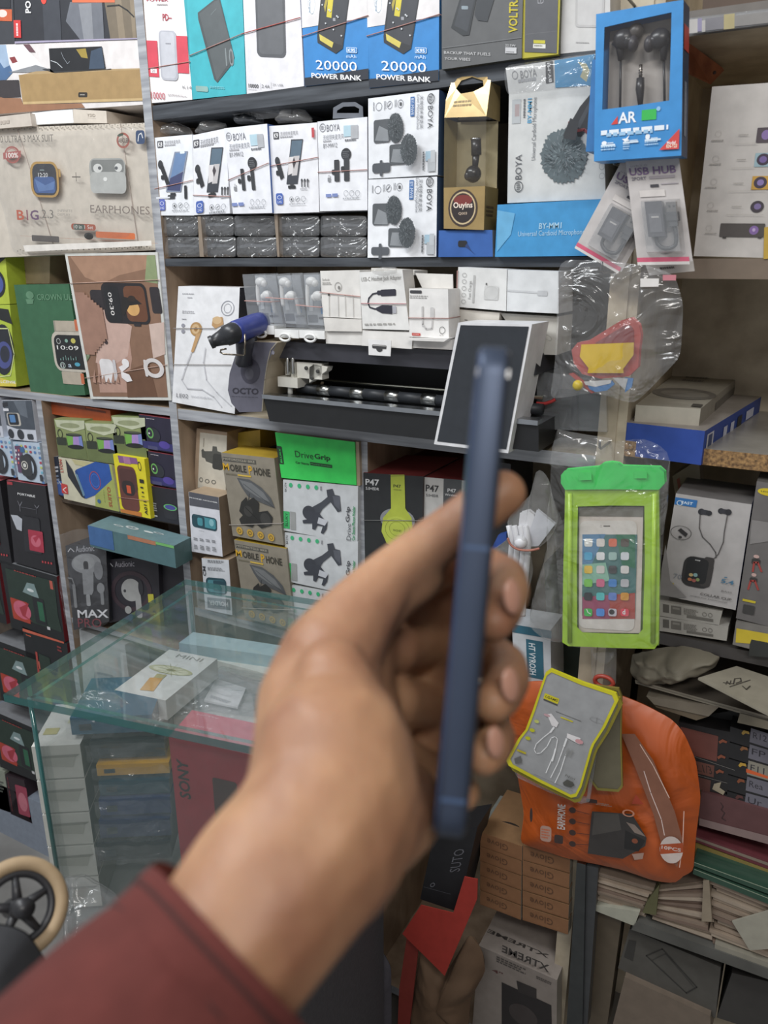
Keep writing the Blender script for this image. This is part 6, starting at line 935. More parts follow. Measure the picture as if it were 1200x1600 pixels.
B('card_strip', 'greenish folded card scrap between the left and middle paper piles', [(440, 440), (520, 330), (500, 520), (415, 505)], -.028, .02, '5c5a38', cat='cardboard')
B('counter_ledge', 'dark grey worn ledge carrying the paper piles at lower right', [(385, 560), (1310, 895), (1310, 960), (345, 610)], -.03, .2, mat('55544f', .5, nz=.3, scale=15), cat='ledge')
B('tool_case', 'grey hard case with an embossed rectangle under the paper ledge', [(335, 605), (905, 845), (870, 1165), (262, 850)], .0, .15, mat('4f4c46', .6), [('p', '34322e', [(330, 672), (378, 682), (355, 805), (300, 780)]), ('l', '2c2a26', 8, [(440, 772), (540, 730), (755, 968), (690, 1005), (440, 772)]), ('l', '3a3834', 5, [(475, 800), (560, 760), (735, 965)])], cat='case')
B('carton', 'pale brown carton below the grey hard case', [(305, 905), (840, 1150), (840, 1300), (215, 1260)], -.01, .15, '746658')
B('tool_case', 'dark grey hard case at the bottom right corner', [(975, 880), (1310, 960), (1310, 1300), (880, 1160)], .0, .15, '35322f', cat='case')
# metal edged glass post at the front of the partition
fr('S'); Q, n = quad([(5, 190), (60, 205), (40, 1220), (-60, 1220)], -.035)
g = G(); g.hexa(Q, [p+n*.02 for p in Q], mat('6a6e70/m')); Q2, _ = quad([(62, 210), (140, 225), (70, 1220), (42, 1220)], -.03); g.hexa(Q2, [p+n*.02 for p in Q2], mat('3a3c3e', .3)); part('metal_corner_strip', g, ru, 'worn metal corner strip')
B('carton', 'tan upright board right of the metal corner strip', [(120, 495), (285, 545), (190, 1240), (70, 1240)], -.0, .04, '5f5342')
# hanging earphone pouch pack
fr('O')
def pouch(lab, pts, y, card, rim, seed, art=(), yw=0):
    """flat zip pouch with a coloured welded rim"""
    c = (sum(p[0] for p in pts)/len(pts), sum(p[1] for p in pts)/len(pts))
    o = empty('earphone_pouch', onY(max(pts, key=lambda p: p[1]), y), lab, 'earphones', 'hanging earphone pouches')
    inn = [(c[0]+(p[0]-c[0])*.925, c[1]+(p[1]-c[1])*.95) for p in pts]
    g = G(); ringslab(g, pts, inn, y-.003, .004, rim); part('welded_rim', g, o, 'yellow rim')
    Q, n = quad([inn[0], inn[1], inn[2], inn[3]], y-.002)
    g = G(); ii = [onY(p, y-.002) for p in inn]; g.add(ii+[p+V((0, .003, 0)) for p in ii], [tuple(range(len(ii))), tuple(range(2*len(ii)-1, len(ii)-1, -1))], card)
    f = Face(g, onY(pts[-1], y-.002), onY(pts[5], y-.002), onY(pts[-5], y-.002)) if art else None
    if art:
        f = Face(g, onY((372, 165), y-.002), onY((640, 262), y-.002), onY((222, 500), y-.002)); f.draw(art)
    part('printed_card', g, o); return o
PO = [(385, 157), (505, 207), (630, 248), (640, 272), (590, 375), (548, 440), (540, 460), (500, 600), (482, 635), (462, 640), (340, 580), (228, 520), (218, 500), (262, 420), (290, 385), (318, 310), (345, 230), (366, 170)]
YR = mat('d8d020', .3)
ART = [('p', 'd8cc20', [(364, 246), (418, 268), (412, 288), (358, 266)]), ('t', 'USAMS', '5a5414', 368, 254, 410, 280, 0, 1), ('p', '4a4a46', [(360, 268), (412, 290), (410, 294), (358, 272)]), ('l', '6a6a68', 2, [(405, 315), (500, 352)]), ('R', 'd8cc20', 424, 334, 468, 356, .4), ('x', '4a4a2a', 430, 340, 462, 352, 1), ('o', 'a0a0a0', 535, 330, 580, 365, .05), ('l', '8a8a88', 2, [(560, 338), (556, 358)]),
    ('p', 'e8e4e4', [(372, 325), (388, 322), (416, 358), (408, 374), (390, 368)]), ('e', 'c8a4a8', 362, 320, 382, 338), ('l', 'f0f0f0', 7, [(398, 374), (385, 392)]), ('l', 'f2f2f2', 3.5, [(386, 390), (358, 412), (332, 436), (324, 458), (332, 472), (348, 470), (372, 446), (388, 414), (402, 408), (412, 418), (406, 450), (396, 480), (368, 545)]), ('l', 'f4f4f4', 6, [(404, 455), (392, 500)]), ('p', 'ece8e8', [(448, 396), (498, 414), (494, 438), (446, 412)]), ('e', 'd8a0a4', 482, 414, 504, 440), ('l', 'f0f0f0', 7, [(446, 416), (436, 444)]), ('l', 'f2f2f2', 3.5, [(436, 444), (412, 510), (386, 562)]), ('l', 'f2f2f2', 3.5, [(444, 470), (422, 540), (402, 582)]), ('x', '9a9a98', 448, 452, 462, 490, 2, 1),
    ('e', 'c8c820', 294, 404, 308, 424), ('e', 'c8c820', 310, 374, 324, 394), ('e', 'c8cc70', 328, 342, 340, 360), ('l', 'c8b820', 9, [(262, 458), (292, 470)]), ('p', '6a6a68', [(250, 490), (275, 480), (278, 505), (255, 510)]), ('p', '55554f', [(432, 580), (448, 568), (470, 578), (476, 590), (462, 598), (436, 590)]), ('t', 'Noi', '6a6a66', 444, 548, 476, 570), ('l', '77777a', 1.5, [(325, 548), (470, 612)])]
po = pouch('front yellow rimmed pouch of white wired earphones, hanging tilted on its hook', PO, -.09, mat('a4a5a6', .25), YR, 1, ART)
sh2 = [(x+14, y+18) for x, y in PO]; pouch('yellow rimmed earphone pouch just behind the front one', sh2, -.082, '8f8c70', mat('a89c30', .35), 2)
P3 = [(520, 215), (640, 230), (652, 262), (650, 420), (655, 600), (640, 618), (560, 612), (520, 560), (505, 400), (510, 260)]
pouch('olive faded earphone pouch hanging upright, rearmost of the bunch', P3, -.07, '6c6650', mat('857a34', .4), 3)
g = G(); slab(g, [(250, 545), (330, 575), (470, 640), (520, 640), (540, 480), (560, 470), (530, 655), (500, 662), (380, 620), (262, 565)], -.075, .004, 'case'); tag(g.build('clear_sleeve'), 'clear plastic sleeve edge peeking below the tilted yellow rimmed pouch', 'sleeve')
g = G(); c = onY((585, 205), -.06)
g.tube([c+V((.012*math.cos(t*math.pi/8), 0, .008*math.sin(t*math.pi/8))) for t in range(17)], .003, mat('a83a28', .4), 8, False); tag(g.build('plastic_ring'), 'orange red ring at the top of the hanging pouches', 'ring')
g = G(); pillow(g, [(535, 80), (632, 80), (630, 210), (600, 250), (540, 230)], 'milky', -.05, .006, .004, seed=61); tag(g.build('plastic_bag'), 'narrow clear bag hanging under the green phone pouch', 'plastic bag')
# orange bag
ob = empty('orange_bag', onY((600, 960), -.05), 'large translucent orange plastic bag with car accessory print', 'plastic bag')
OB = [(235, 210), (345, 200), (520, 215), (640, 250), (740, 290), (840, 345), (885, 395), (930, 500), (948, 640), (930, 780), (920, 920), (880, 930), (860, 960), (780, 950), (640, 905), (450, 868), (270, 810), (285, 700), (262, 560), (235, 430), (225, 300)]
g = G(); pillow(g, OB, 'orangefilm', -.03, .022, .006, seed=71, nr=16, ns=110, fq=11, two=True, centre=(600, 600)); part('bag_body', g, ob)
Q, n = quad([(225, 200), (950, 250), (950, 960), (225, 860)], -.0595)
pg = G(); pfc = Face(pg, Q[0], Q[1], Q[3]); pfc.eps = 0
def pr(nm, lab, art): pfc.draw(art)
pr('panel_and_glare', 'grey clear window streak with painted glare lines', [('p', '8a5a44', [(650, 400), (700, 400), (770, 500), (850, 690), (880, 800), (860, 900), (810, 850), (770, 700), (700, 520)]), ('l', 'e8c8b8', 3, [(720, 440), (770, 520), (830, 640)]), ('l', 'e8d0c8', 3, [(735, 540), (760, 620), (800, 720), (812, 780)]), ('l', 'e0b8a8', 3, [(885, 690), (880, 820), (868, 900)])])  # pale lines are glare on the film, painted into the artwork
pr('printed_picture', 'dark printed device picture', [('p', '34302e', [(540, 690), (690, 700), (745, 790), (740, 820), (655, 868), (524, 848)]), ('p', '4c4844', [(548, 695), (640, 700), (650, 760), (540, 780)]), ('p', '1c1a1a', [(665, 760), (740, 800), (715, 840), (660, 830)]), ('p', '8a7a70', [(668, 730), (700, 740), (742, 785), (700, 770)]), ('e', '8a4a30', 690, 790, 712, 812), ('p', 'a88a7c', [(690, 850), (735, 845), (730, 868), (700, 872)]), ('x', '8a7a70', 555, 655, 620, 675, 2)])
pr('printed_earphones', 'row of dark printed earphones', sum([[('e', '3a2620', 455, 672+i*42, 480, 698+i*42), ('l', '5a2c1c', 3, [(478, 686+i*42), (530, 700+i*38)])] for i in range(4)], [])+[('R', '3a2a26', 400, 775, 432, 812, .2), ('e', '3a2a26', 308, 675, 318, 730), ('R', '3a2620', 520, 640, 560, 660, .2), ('p', 'a83c1c', [(690, 660), (705, 625), (735, 662)])])
pr('printed_text', 'slanted white lettering', [('t', 'EARPHONE', 'c8c4c0', 412, 660, 440, 758, -90, 1), ('R', 'b89484', 348, 740, 388, 805, .3), ('x', 'c86a44', 352, 750, 384, 795, 4), ('o', 'c88a70', 655, 678, 700, 712, .15)])
pr('round_sticker', 'white round mark reading 10PCS', [('e', 'd4c4bc', 798, 775, 878, 890), ('p', 'b04c20', [(796, 812), (882, 806), (882, 842), (796, 848)]), ('t', '10PCS', 'd8c8c0', 802, 815, 874, 840, 0, 1)])
part('print_and_glare', pg, ob, 'car accessory print with a grey window streak and painted glare lines')
# ================================================================ GLASS COUNTER
ZG = CAMH-.50
fr('P')
gt = [onZ(p, ZG) for p in ((290, 905), (5, 1085), (385, 1165), (480, 935))]
BL, FL = gt[0], gt[1]
ux = (gt[2]-FL); ux.z = 0; ux.normalize(); ux2 = (gt[3]-BL); ux2.z = 0; ux2.normalize()
LEN = .385
FRt = FL+ux*LEN; BRt = BL+ux2*LEN
gc = empty('glass_counter', (FL+BL+FRt+BRt)/4-V((0, 0, ZG)), 'glass topped display counter with green glass edges, standing before the shelves', 'display counter')
def slabz(g, P4, z0, z1, m_, cols=None):
    t = [V((p.x, p.y, z1)) for p in P4]; b = [V((p.x, p.y, z0)) for p in P4]; k = len(t)
    g.add(t, [tuple(range(k))], (cols or {}).get('T', m_)); g.add(b, [tuple(range(k))[::-1]], m_)
    g.add(t+b, [(i, (i+1) % k, k+(i+1) % k, k+i) for i in range(k)], (cols or {}).get('S', m_))
top = [BL, FL, FRt, BRt]
g = G(); slabz(g, top, ZG-.010, ZG, 'glass', {'S': 'glassedge'}); part('glass_top', g, gc, 'thick glass top with dark green edge')
cen = sum(top, V())/4
ins = [p.lerp(cen, .09) for p in top]
ins[0] = BL+(FL-BL)*.05+ux2*.02; ins[1] = FL+(BL-FL)*.05+ux*.02; ins[3] = BRt+(FRt-BRt)*.05-ux2*.02; ins[2] = FRt+(BRt-FRt)*.05-ux*.02
fr('M'); hh = .052; zb = onD((130, 765), (FL-CAM).dot(fwd)+.045).z-5*hh-.001; fr('P')
def pane(a, b, nm, z0=zb, z1=ZG-.011, t=.006):
    d = (b-a); d.z = 0; d.normalize(); nn = V((-d.y, d.x, 0))*t
    g = G(); slabz(g, [a, b, b+nn, a+nn], z0, z1, 'glass', {'T': 'glassedge'}); return part(nm, g, gc, 'clear glass side pane')
pane(ins[1], ins[2], 'glass_pane'); pane(ins[0], ins[1], 'glass_pane'); pane(ins[0], ins[3], 'glass_pane')
for c_ in (ins[1], ins[0]):
    g = G(); g.tube([V((c_.x, c_.y, zb)), V((c_.x, c_.y, ZG-.011))], .003, 'glassedge', 8); part('corner_seam', g, gc)
g = G(); slabz(g, ins, zb-.03, zb, mat('8c8f8e', .5)); part('counter_floor', g, gc, 'pale worn counter floor', .002)
g = G(); slabz(g, [p.lerp(cen, .05) for p in ins], 0, zb-.031, mat('55565c', .8, bump=.3, scale=150)); part('counter_base', g, gc)
fr('M')
# goods under the glass
def rise(name, label, top, z, h, c, cat='box', **k): return flat(name, label, top, z, h, c, cat=cat, **k)
z1 = ZG-.055
rise('fan_box', 'slim white MINI fan box under the glass top', [(705, 360), (905, 398), (690, 572), (478, 528)], z1, .03, 'd8dad8', art=[('t', 'MINI', '9a9a94', 745, 380, 835, 412), ('e', 'b8b890', 642, 415, 782, 480), ('e', 'd4d4b8', 655, 422, 770, 474), ('e', 'a8a46c', 698, 440, 728, 456), ('p', 'd09c44', [(625, 478), (680, 480), (640, 535), (582, 530)]), ('p', 'b0a86c', [(655, 462), (695, 468), (680, 482), (640, 478)])]+[('l', '8f8f5c', 1.5, [(713, 448), (713+60*math.cos(a), 448+26*math.sin(a))]) for a in [i*.52 for i in range(12)]])
rise('phone_box', 'white box with two round marks behind the MINI fan box, under the glass', [(790, 335), (1180, 388), (1140, 470), (740, 362)], z1-.03, .03, 'd6d8d2', art=[('e', '4a4c4a', 842, 363, 872, 378), ('o', '6a6c6a', 892, 372, 926, 390, .12)])
rise('phone_box', 'pale blue topped box at the back of the glass counter', [(805, 287), (1185, 345), (1175, 392), (745, 332)], z1-.01, .04, 'a9c4cc')
rise('tray', 'white tray box holding bagged cards under the glass top', [(880, 405), (1240, 470), (1160, 700), (690, 640)], z1-.045, .03, 'c4c2c0', art=[('p', 'a8a6a8', [(900, 425), (1190, 480), (1110, 650), (740, 600)])])
fr('M')
g = G(); pillow(g, [(930, 430), (1130, 470), (1120, 560), (1020, 660), (860, 640), (720, 625), (760, 560), (850, 480)], 'wrapfilm', o=V((0, 0, z1-.036)), n=V((0, 0, -1)), th=.012, wr=.008, seed=81); tag(g.build('plastic_bag'), 'clear bag of white charging cards in the tray under the glass', 'plastic bag')
rise('accessory_card', 'white charging card inside the clear bag under the glass', [(900, 480), (1025, 520), (990, 600), (850, 570)], z1-.037, .003, 'd8d8dc', cat='card', art=[('x', '9a9aa0', 880, 550, 960, 590, 3), ('e', 'e6e6ea', 900, 520, 960, 560)])
# red box standing under the glass
zr = ZG-.04
T = [onZ(p, zr) for p in ((800, 612), (1060, 668), (1010, 790), (703, 722))]
g = G(); dn = V((0, 0, -(zr-zb-.001))); nm = (T[2]-T[3]).normalized(); T[0] = T[3]+(T[0]-T[3]); T[1] = T[2]+(T[0]-T[3])
T[2] = T[3]+nm*.135; T[1] = T[2]+(T[0]-T[3]); rm = mat('a02434', .4)
g.hexa([T[3], T[2], T[2]+dn, T[3]+dn], [T[0], T[1], T[1]+dn, T[0]+dn], rm, {'T': mat('c05a6c', .35), 'L': '9aa0a0'})
f = Face(g, T[3], T[2], T[3]+dn); f.draw([('t', 'SONY', '2a1416', 735, 812, 798, 985, -90, 1), ('R', '4a2020', 885, 890, 1000, 1100, .1)])
f = Face(g, T[0], T[1], T[3]); f.draw([('t', 'ALL-IN', 'e0b0b8', 825, 628, 910, 652, 180), ('t', 'SONY', 'dca8b0', 800, 672, 880, 696, 180)])
tag(g.build('game_controller_box', None, .0015), 'upright red SONY box at the front of the glass counter, beside the wrist', 'box')
# stack of white boxes at front left
def stackbox(nm, lab, fl, fr_, z, h, dep, c, **k):
    a = onZ(fl, z); b = onZ(fr_, z); d = (b-a).normalized(); nn = V((-d.y, d.x, 0))*dep; g = G(); dn = V((0, 0, -h)); m_ = k.get('m', c)
    g.hexa([a, b, b+dn, a+dn], [a+nn, b+nn, b+nn+dn, a+nn+dn], m_, k.get('cols')); f = Face(g, a, b, a+dn); f.draw(k.get('art', ()))
    return tag(g.build(nm, None, k.get('bev', .0015)), lab, 'box', k.get('group'))
zz = onD((130, 765), (FL-CAM).dot(fwd)+.045).z
wl = ['topmost', 'second', 'third', 'fourth', 'fifth']
for k in range(5):
    z = zz-k*hh
    a = onD((130, 765), (FL-CAM).dot(fwd)+.045); b = onD((342, 822), (FL-CAM).dot(fwd)+.045+.012); b.z = a.z
    d = (b-a).normalized(); nn = V((-d.y, d.x, 0))*.10; w_ = (b-a)
    a2 = V((a.x, a.y, z)); b2 = V((b.x, b.y, z)); dn = V((0, 0, -(hh-.003))); g = G()
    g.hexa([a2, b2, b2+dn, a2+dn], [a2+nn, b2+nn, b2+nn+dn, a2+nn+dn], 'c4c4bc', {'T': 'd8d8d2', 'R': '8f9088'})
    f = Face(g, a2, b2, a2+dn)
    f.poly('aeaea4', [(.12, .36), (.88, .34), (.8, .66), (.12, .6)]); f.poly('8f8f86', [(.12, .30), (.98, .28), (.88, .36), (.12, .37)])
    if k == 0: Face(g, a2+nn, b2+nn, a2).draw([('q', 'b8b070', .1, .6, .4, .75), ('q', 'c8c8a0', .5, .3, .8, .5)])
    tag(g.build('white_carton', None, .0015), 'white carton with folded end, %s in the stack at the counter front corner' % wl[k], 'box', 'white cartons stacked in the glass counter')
# bagged blue, yellow and navy boxes
dA = (FL-CAM).dot(fwd)+.05
def bagged(lab, p0, p1, hpx, col, dd=0., dep=.09, rough=.25, bev=.004, th=None):
    a = onD(p0, dA+dd); b = onD(p1, dA+dd+.015); b.z = a.z; c2 = onD((p0[0], p0[1]+hpx), dA+dd); h = a.z-c2.z
    d = (b-a).normalized(); nn = V((-d.y, d.x, 0))*dep; dn = V((0, 0, -h)); g = G()
    g.hexa([a, b, b+dn, a+dn], [a+nn, b+nn, b+nn+dn, a+nn+dn], mat(col, rough, coat=.4))
    f = Face(g, a, b, a+dn); f.poly(mat('24303a', .3), [(.1, .4), (.25, .38), (.25, .75), (.1, .78)])
    o = g.build('tool_case', None, bev); tag(o, lab, 'box')
    g = G(); e = .006; vs = []
    P_ = [a-nn*.05, b-nn*.05, b+dn-nn*.05, a+dn-nn*.05]; cc = sum(P_, V())/4; ns = 16
    for j in range(ns+1):
        for i in range(ns+1):
            u = i/ns; v = j/ns; p = P_[0].lerp(P_[1], u).lerp(P_[3].lerp(P_[2], u), v); p = cc+(p-cc)*1.08; p -= nn.normalized()*(.003+.006*noise.noise(p*60)); vs.append(p)
    g.add(vs, [(j*(ns+1)+i, j*(ns+1)+i+1, (j+1)*(ns+1)+i+1, (j+1)*(ns+1)+i) for j in range(ns) for i in range(ns)], 'wrapfilm', True); part('plastic_wrap', g, o, 'clear wrap'); return o
bagged('petrol blue case in clear wrap on top of the bagged stack under the glass', (290, 645), (640, 705), 85, '1f5a78', -.0, .10, bev=.008)
bagged('black case in clear wrap below the petrol blue one', (372, 745), (690, 815), 85, '22282c', .01)
bagged('yellow case in clear wrap in the middle of the bagged stack', (400, 842), (712, 915), 55, 'c8961c', .012)
bagged('dark teal case in clear wrap under the yellow one', (410, 912), (712, 985), 70, '1c4458', .014)
bagged('navy case in clear wrap, lower in the bagged stack', (410, 985), (716, 1055), 85, '1f3568', .016)
bagged('navy case in clear wrap at the bottom of the bagged stack', (410, 1075), (716, 1145), 90, '1a2c58', .018)
bagged('dark case in clear wrap on the counter floor', (400, 1170), (716, 1240), 90, '20242c', .02)
g = G(); pillow(g, [(300, 560), (380, 525), (480, 540), (560, 600), (700, 640), (640, 690), (500, 680), (300, 650)], 'wrapfilm', o=onD((450, 600), dA+.03), n=V((-.2, .5, -.8)).normalized(), th=.012, wr=.01, seed=91); tag(g.build('plastic_bag'), 'crumpled clear bag bulging over the petrol blue case', 'plastic bag')
# tall white box seen through the glass
B('phone_box', 'tall white box printed with a grey square, behind the glass counter', [(330, 275), (520, 340), (545, 540), (350, 545)], -.005, .06, 'b4b8b8', [('p', '8a9094', [(395, 450), (470, 465), (478, 520), (388, 510)]), ('p', 'a9b0b2', [(405, 462), (460, 472), (466, 510), (400, 505)])])
# ================================================================ FLOOR CORNER, WHEEL
fr('N')
g = G(); pillow(g, [(225, 460), (360, 440), (480, 520), (500, 560), (400, 680), (280, 760), (262, 620)], 'wrapfilm', o=onD((380, 560), .95), n=V((-.3, .6, -.7)).normalized(), th=.03, wr=.02, seed=93); tag(g.build('plastic_bag'), 'heap of clear crumpled plastic by the counter foot, behind the sleeve', 'plastic bag')
g = G(); Q, n = quad([(100, 370), (380, 450), (395, 475), (80, 395)], 0); 
wc = onD((75, 585), .50)
wa = (CAM-wc).normalized(); wa = (wa+RT*.25).normalized(); wu = wa.cross(UP).normalized(); wv = wu.cross(wa).normalized()
wh = empty('wheel', wc-V((0, 0, .07)), 'cream tyred wheel with black spokes at the lower left corner', 'wheel')
def ringpts(r, off=0, k=40): return [wc+wu*r*math.cos(2*math.pi*i/k)+wv*r*math.sin(2*math.pi*i/k)+wa*off for i in range(k+1)]
PXM = .50/1230/2.6667
R0 = 172*PXM
g = G(); g.tube(ringpts(R0), 30*PXM, mat('b39a78', .6), 16, False); part('tyre', g, wh, 'cream rubber tyre')
g = G(); g.tube(ringpts(R0-38*PXM), 18*PXM, mat('26262a', .4), 12, False); part('rim', g, wh, 'black rim')
g = G()
for a in (0.3, 1.56, 2.8, 4.1, 5.3): g.tube([wc, wc+(wu*math.cos(a)+wv*math.sin(a))*(R0-40*PXM)], [24*PXM, 14*PXM], mat('26262a', .4), 10)
g.tube([wc-wa*.02, wc+wa*.02], 40*PXM, mat('1c1c20', .4), 16); part('spokes', g, wh)
g = G(); pillow(g, [(-120, 720), (-60, 640), (60, 660), (120, 690), (190, 800), (210, 900), (120, 1000), (0, 1150), (-150, 1150)], mat('1c1d22', .7, bump=.2), o=onD((50, 850), .40), n=fwd.copy(), th=.03, wr=.004, seed=95, fq=12, nr=10); tag(g.build('black_bag'), 'black padded bag corner in front of the wheel at lower left', 'bag')
# ================================================================ HELD PHONE
fr('P')
def CP(x, y, d): return onD((x, y), d)
pt = CP(775, 530, .226); pb_ = CP(701, 1326, .224)
ax = (pt-pb_).normalized(); midp = (pt+pb_)/2
vdir = (midp-CAM).normalized(); wd = (vdir-ax*vdir.dot(ax)).normalized(); td = ax.cross(wd).normalized()
if td.dot(RT) < 0: td = -td
ang = math.radians(-2.0); wd2 = wd*math.cos(ang)+td*math.sin(ang); td2 = td*math.cos(ang)-wd*math.sin(ang)
wd, td = wd2, td2
LN = (pt-pb_).length; TH = .0088; WD = .073
def rounded(hw, hl, r, k=6):
    out = []
    for cx, cy, a0 in ((hw-r, hl-r, 0), (-hw+r, hl-r, 90), (-hw+r, -hl+r, 180), (hw-r, -hl+r, 270)):
        for j in range(k+1):
            a = math.radians(a0+90*j/k); out.append((cx+r*math.cos(a), cy+r*math.sin(a)))
    return out
pc = midp+wd*(WD/2)
ph2 = empty('phone', pb_, 'dark blue phone held edge on in the hand, in front of everything', 'phone')
def plate(t0, t1, ins_, mt, name, lab, prof=None):
    g = G(); prof = prof or [(t0, ins_), (t1, ins_)]; rings = []
    for t, i_ in prof: rings.append([pc+wd*a+ax*b+td*t for a, b in rounded(WD/2-i_, LN/2-i_, .010-i_*.5)])
    k = len(rings[0]); vs = [v for r_ in rings for v in r_]
    fs = [(j*k+i, j*k+(i+1) % k, (j+1)*k+(i+1) % k, (j+1)*k+i) for j in range(len(rings)-1) for i in range(k)]
    g.add(vs, fs, mt, len(prof) > 2); g.add(rings[0], [tuple(range(k))[::-1]], mt); g.add(rings[-1], [tuple(range(k))], mt); return part(name, g, ph2, lab)
fm = mat('3e4a60', .42, .5, nz=.03)
h = TH/2
plate(0, 0, 0, fm, 'frame', 'blue metal frame', [(-h+.0003, .0010), (-h+.0007, .0003), (-h+.0014, 0), (h-.0014, 0), (h-.0007, .0003), (h-.0003, .0010)])
plate(h-.0003, h+.0003, .0012, mat('0e1116', .08), 'screen', 'dark screen glass'); plate(-h-.0003, -h+.0003, .0012, mat('26395c', .25), 'back_cover', 'blue back')
g = G()
for s_ in (-LN/2+.016, LN/2-.060):
    pass
for yy in (1252, 858):
    g = G()
    f_ = (1326-yy)/(1326-530); c = pb_.lerp(pt, f_)-wd*.0001; g.hexa([c-td*h*.8+ax*.0006, c+td*h*.8+ax*.0006, c+td*h*.8-ax*.0006, c-td*h*.8-ax*.0006], [p+wd*.0006 for p in (c-td*h*.8+ax*.0006, c+td*h*.8+ax*.0006, c+td*h*.8-ax*.0006, c-td*h*.8-ax*.0006)], mat('3c5478', .5)); part('antenna_line', g, ph2, 'thin antenna band')

# ================================================================ HAND, one continuous body
PXR = 1/1230.
def chain(bm_list, pts, k=7):
    """pts: (px, py, depth, radius in px at that depth)"""
    for (a, b) in zip(pts[:-1], pts[1:]):
        for j in range(k+1):
            t = j/k; x, y, d, r = [a[i]+(b[i]-a[i])*t for i in range(4)]; bm_list.append((CP(x, y, d), r*d*PXR))
balls = []
# forearm and heel of the hand
chain(balls, [(120, 1750, .176, 150), (250, 1600, .184, 145), (352, 1492, .194, 141), (420, 1398, .204, 146), (490, 1315, .215, 142), (520, 1250, .225, 140), (520, 1180, .232, 128)], 10)
chain(balls, [(500, 1320, .220, 138), (555, 1275, .226, 110), (590, 1215, .232, 60)])
chain(balls, [(545, 1200, .232, 85), (548, 1110, .238, 60), (520, 1060, .244, 62)])
chain(balls, [(585, 1285, .235, 88), (632, 1278, .25, 60), (640, 1240, .275, 48)])
# back of the hand towards the index knuckle and thumb
chain(balls, [(520, 1180, .245, 128), (500, 1100, .258, 100), (515, 1030, .27, 82), (552, 975, .28, 66), (600, 925, .285, 54), (650, 900, .29, 46)], 9)
# long top digit
chain(balls, [(515, 1030, .262, 78), (560, 960, .272, 60), (605, 905, .28, 46), (650, 868, .286, 42), (700, 832, .29, 41), (750, 795, .292, 41), (786, 771, .292, 38)], 9)
# palm slab deep behind the phone
chain(balls, [(605, 950, .312, 44), (610, 1020, .322, 48), (612, 1100, .325, 50), (622, 1180, .320, 50), (635, 1240, .305, 48)], 8)
chain(balls, [(560, 990, .292, 60), (540, 1080, .295, 80), (560, 1180, .285, 80)], 8)
# fingers round the far edge, tips on the screen side
F1 = [(640, 905, .298, 42), (700, 880, .320, 38), (752, 885, .322, 36), (788, 905, .312, 37), (793, 925, .295, 36), (782, 955, .276, 36), (772, 972, .268, 33)]
F2 = [(620, 1010, .305, 44), (690, 1005, .332, 38), (750, 1015, .324, 37), (788, 1040, .312, 37), (793, 1062, .296, 37), (782, 1085, .278, 37), (770, 1098, .270, 34)]
F3 = [(620, 1100, .305, 44), (690, 1110, .330, 36), (738, 1120, .318, 35), (766, 1140, .305, 36), (772, 1155, .290, 36), (764, 1172, .274, 35), (755, 1182, .266, 32)]
F4 = [(625, 1190, .300, 42), (670, 1210, .308, 33), (705, 1222, .308, 30), (722, 1232, .298, 28), (726, 1240, .286, 26), (722, 1246, .276, 24)]
for F_ in (F1, F2, F3, F4): chain(balls, F_, 6)
chain(balls, [(690, 930, .328, 46), (700, 1010, .338, 48), (700, 1100, .335, 46), (690, 1200, .325, 40)])
chain(balls, [(650, 960, .322, 44), (660, 1060, .332, 50), (660, 1150, .328, 48), (665, 1215, .316, 44)])
mb_ = G()
for c, r in balls: mb_.ball(c, r, 'c48a68', 7)
SK = bpy.data.materials.new('skin'); SK.use_nodes = True; nt = SK.node_tree; b = nt.nodes['Principled BSDF']
b.inputs['Roughness'].default_value = .52; b.inputs['Subsurface Weight'].default_value = .25; b.inputs['Subsurface Radius'].default_value = (.006, .002, .001); b.inputs['Subsurface Scale'].default_value = 1
tc = nt.nodes.new('ShaderNodeTexCoord'); n1_ = nt.nodes.new('ShaderNodeTexNoise'); n1_.inputs['Scale'].default_value = 28; n1_.inputs['Detail'].default_value = 5; nt.links.new(tc.outputs['Object'], n1_.inputs['Vector'])
rp = nt.nodes.new('ShaderNodeValToRGB'); rp.color_ramp.elements[0].position = .3; rp.color_ramp.elements[1].position = .72; rp.color_ramp.elements[0].color = hexc('93664e')+(1,); rp.color_ramp.elements[1].color = hexc('c09470')+(1,)
nt.links.new(n1_.outputs['Fac'], rp.inputs[0]); nt.links.new(rp.outputs[0], b.inputs['Base Color'])
n2_ = nt.nodes.new('ShaderNodeTexNoise'); n2_.inputs['Scale'].default_value = 90; n2_.inputs['Detail'].default_value = 6; nt.links.new(tc.outputs['Object'], n2_.inputs['Vector']); bp = nt.nodes.new('ShaderNodeBump'); bp.inputs['Strength'].default_value = .35; bp.inputs['Distance'].default_value = .002; nt.links.new(n2_.outputs['Fac'], bp.inputs['Height']); nt.links.new(bp.outputs['Normal'], b.inputs['Normal'])
mb_.mats = [SK]
hand = mb_.build('person'); tag(hand, 'person, only a bare hand and forearm with a rust red sleeve, holding the phone', 'person')
md = hand.modifiers.new('remesh', 'REMESH'); md.mode = 'VOXEL'; md.voxel_size = .0016; md.use_smooth_shade = True
md = hand.modifiers.new('smooth', 'CORRECTIVE_SMOOTH' if False else 'SMOOTH'); md.factor = .6; md.iterations = 9
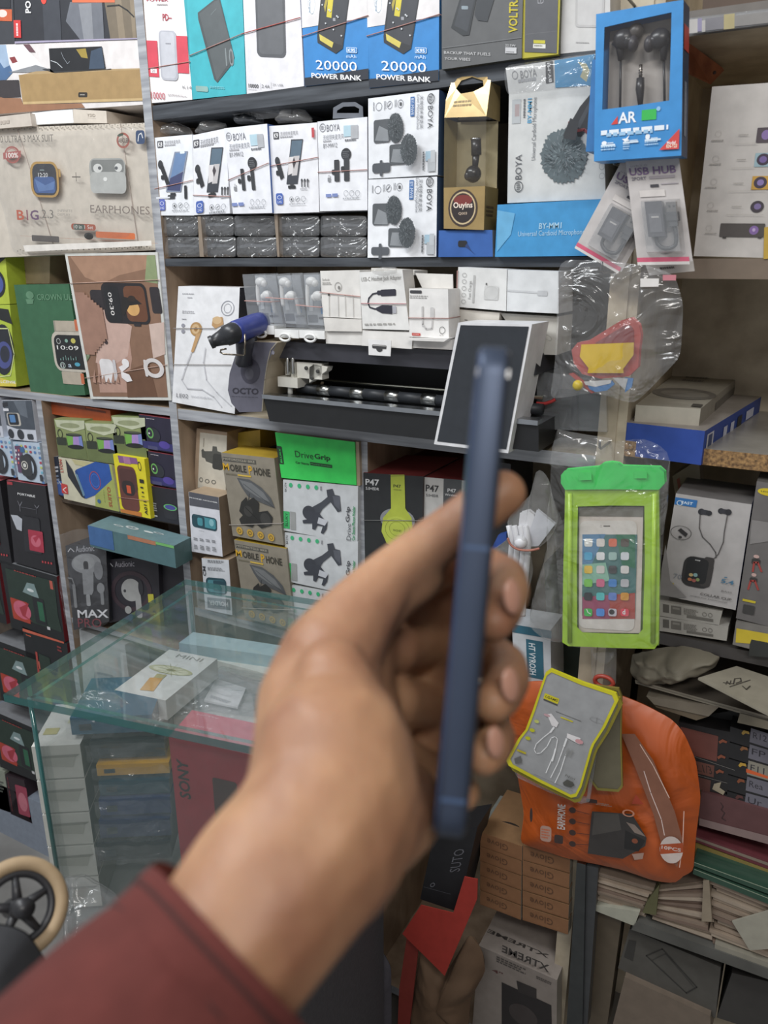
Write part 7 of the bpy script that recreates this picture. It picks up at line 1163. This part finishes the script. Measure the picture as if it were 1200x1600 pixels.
# nails
NM = mat('d09c86', .3, coat=.3, nz=.02)
for x, y, d, tilt, sx, sz in ((800, 932, .262, -.25, .0042, .0062), (797, 1070, .264, -.3, .0042, .0062), (774, 1160, .259, -.3, .0038, .0056)):
    c = CP(x, y, d); g = G(); nr = (-(fwd)*.75+RT*.65).normalized(); u_ = nr.cross(UP).normalized(); v_ = u_.cross(nr); rot = Matrix((u_, v_, nr)).transposed() @ Matrix.Rotation(tilt, 3, 'Z')
    g.ball(V((0, 0, 0)), 1, NM, 10, (sx, sz, .0016), rot); g.v = [v+c for v in g.v]; part('fingernail', g, hand)
# sleeve
SL = mat('5c1a10', .9, bump=.25, scale=90, nz=.12)
g = G(); cs = [((353, 1480, .194), 172), ((333, 1501, .193), 175), ((329, 1505, .1925), 170), ((297, 1539, .191), 177), ((291, 1545, .191), 173), ((249, 1589, .188), 181), ((180, 1660, .184), 192), ((90, 1755, .178), 208), ((-20, 1870, .170), 228)]
n_ = 64; vs = []; SG = 1.0
for j, ((x, y, d), r) in enumerate(cs):
    c = CP(x, y, d); a = CP(*cs[min(j+1, len(cs)-1)][0])-CP(*cs[max(j-1, 0)][0]); a.normalize(); R_ = r*d*PXR
    t1 = a.cross(fwd).normalized(); t2 = a.cross(t1).normalized()
    for i in range(n_):
        th = 2*math.pi*i/n_; nf = max(0, -((t1*math.cos(th)+t2*math.sin(th)).dot(fwd))); rr = R_*(1+.035*noise.noise(V((math.cos(th)*1.6, math.sin(th)*1.6, j*.45)))*min(j, 3)/1.5); vs.append(c+t1*rr*math.cos(th)+t2*rr*math.sin(th)-(a*-1 if j < len(cs)-1 else a)*0-a*(.0075*nf**.8)*(1 if j < 6 else 0)*SG)
fs = [(j*n_+i, j*n_+(i+1) % n_, (j+1)*n_+(i+1) % n_, (j+1)*n_+i) for j in range(len(cs)-1) for i in range(n_)]
g.add(vs, fs, SL, True)
# inner hem turned in
c = CP(*cs[0][0]); rim = vs[:n_]; inn = [c+(p-c)*.93+(CP(*cs[1][0])-c)*.2 for p in rim]; inn2 = [c+(p-c)*.93+(CP(*cs[5][0])-c)*.6 for p in rim]
g.add(rim+inn+inn2, [(k*n_+i, k*n_+(i+1) % n_, (k+1)*n_+(i+1) % n_, (k+1)*n_+i) for k in (0, 1) for i in range(n_)], SL, True)
sl = part('sleeve', g, hand, 'rust red knitted sleeve cuff')
for j in (2, 4):
    g = G(); g.tube(vs[j*n_:(j+1)*n_]+[vs[j*n_]], .0007, mat('3c100a', .9), 6, False); part('hem_seam', g, hand)
md = sl.modifiers.new('sub', 'SUBSURF'); md.levels = 1; md.render_levels = 1
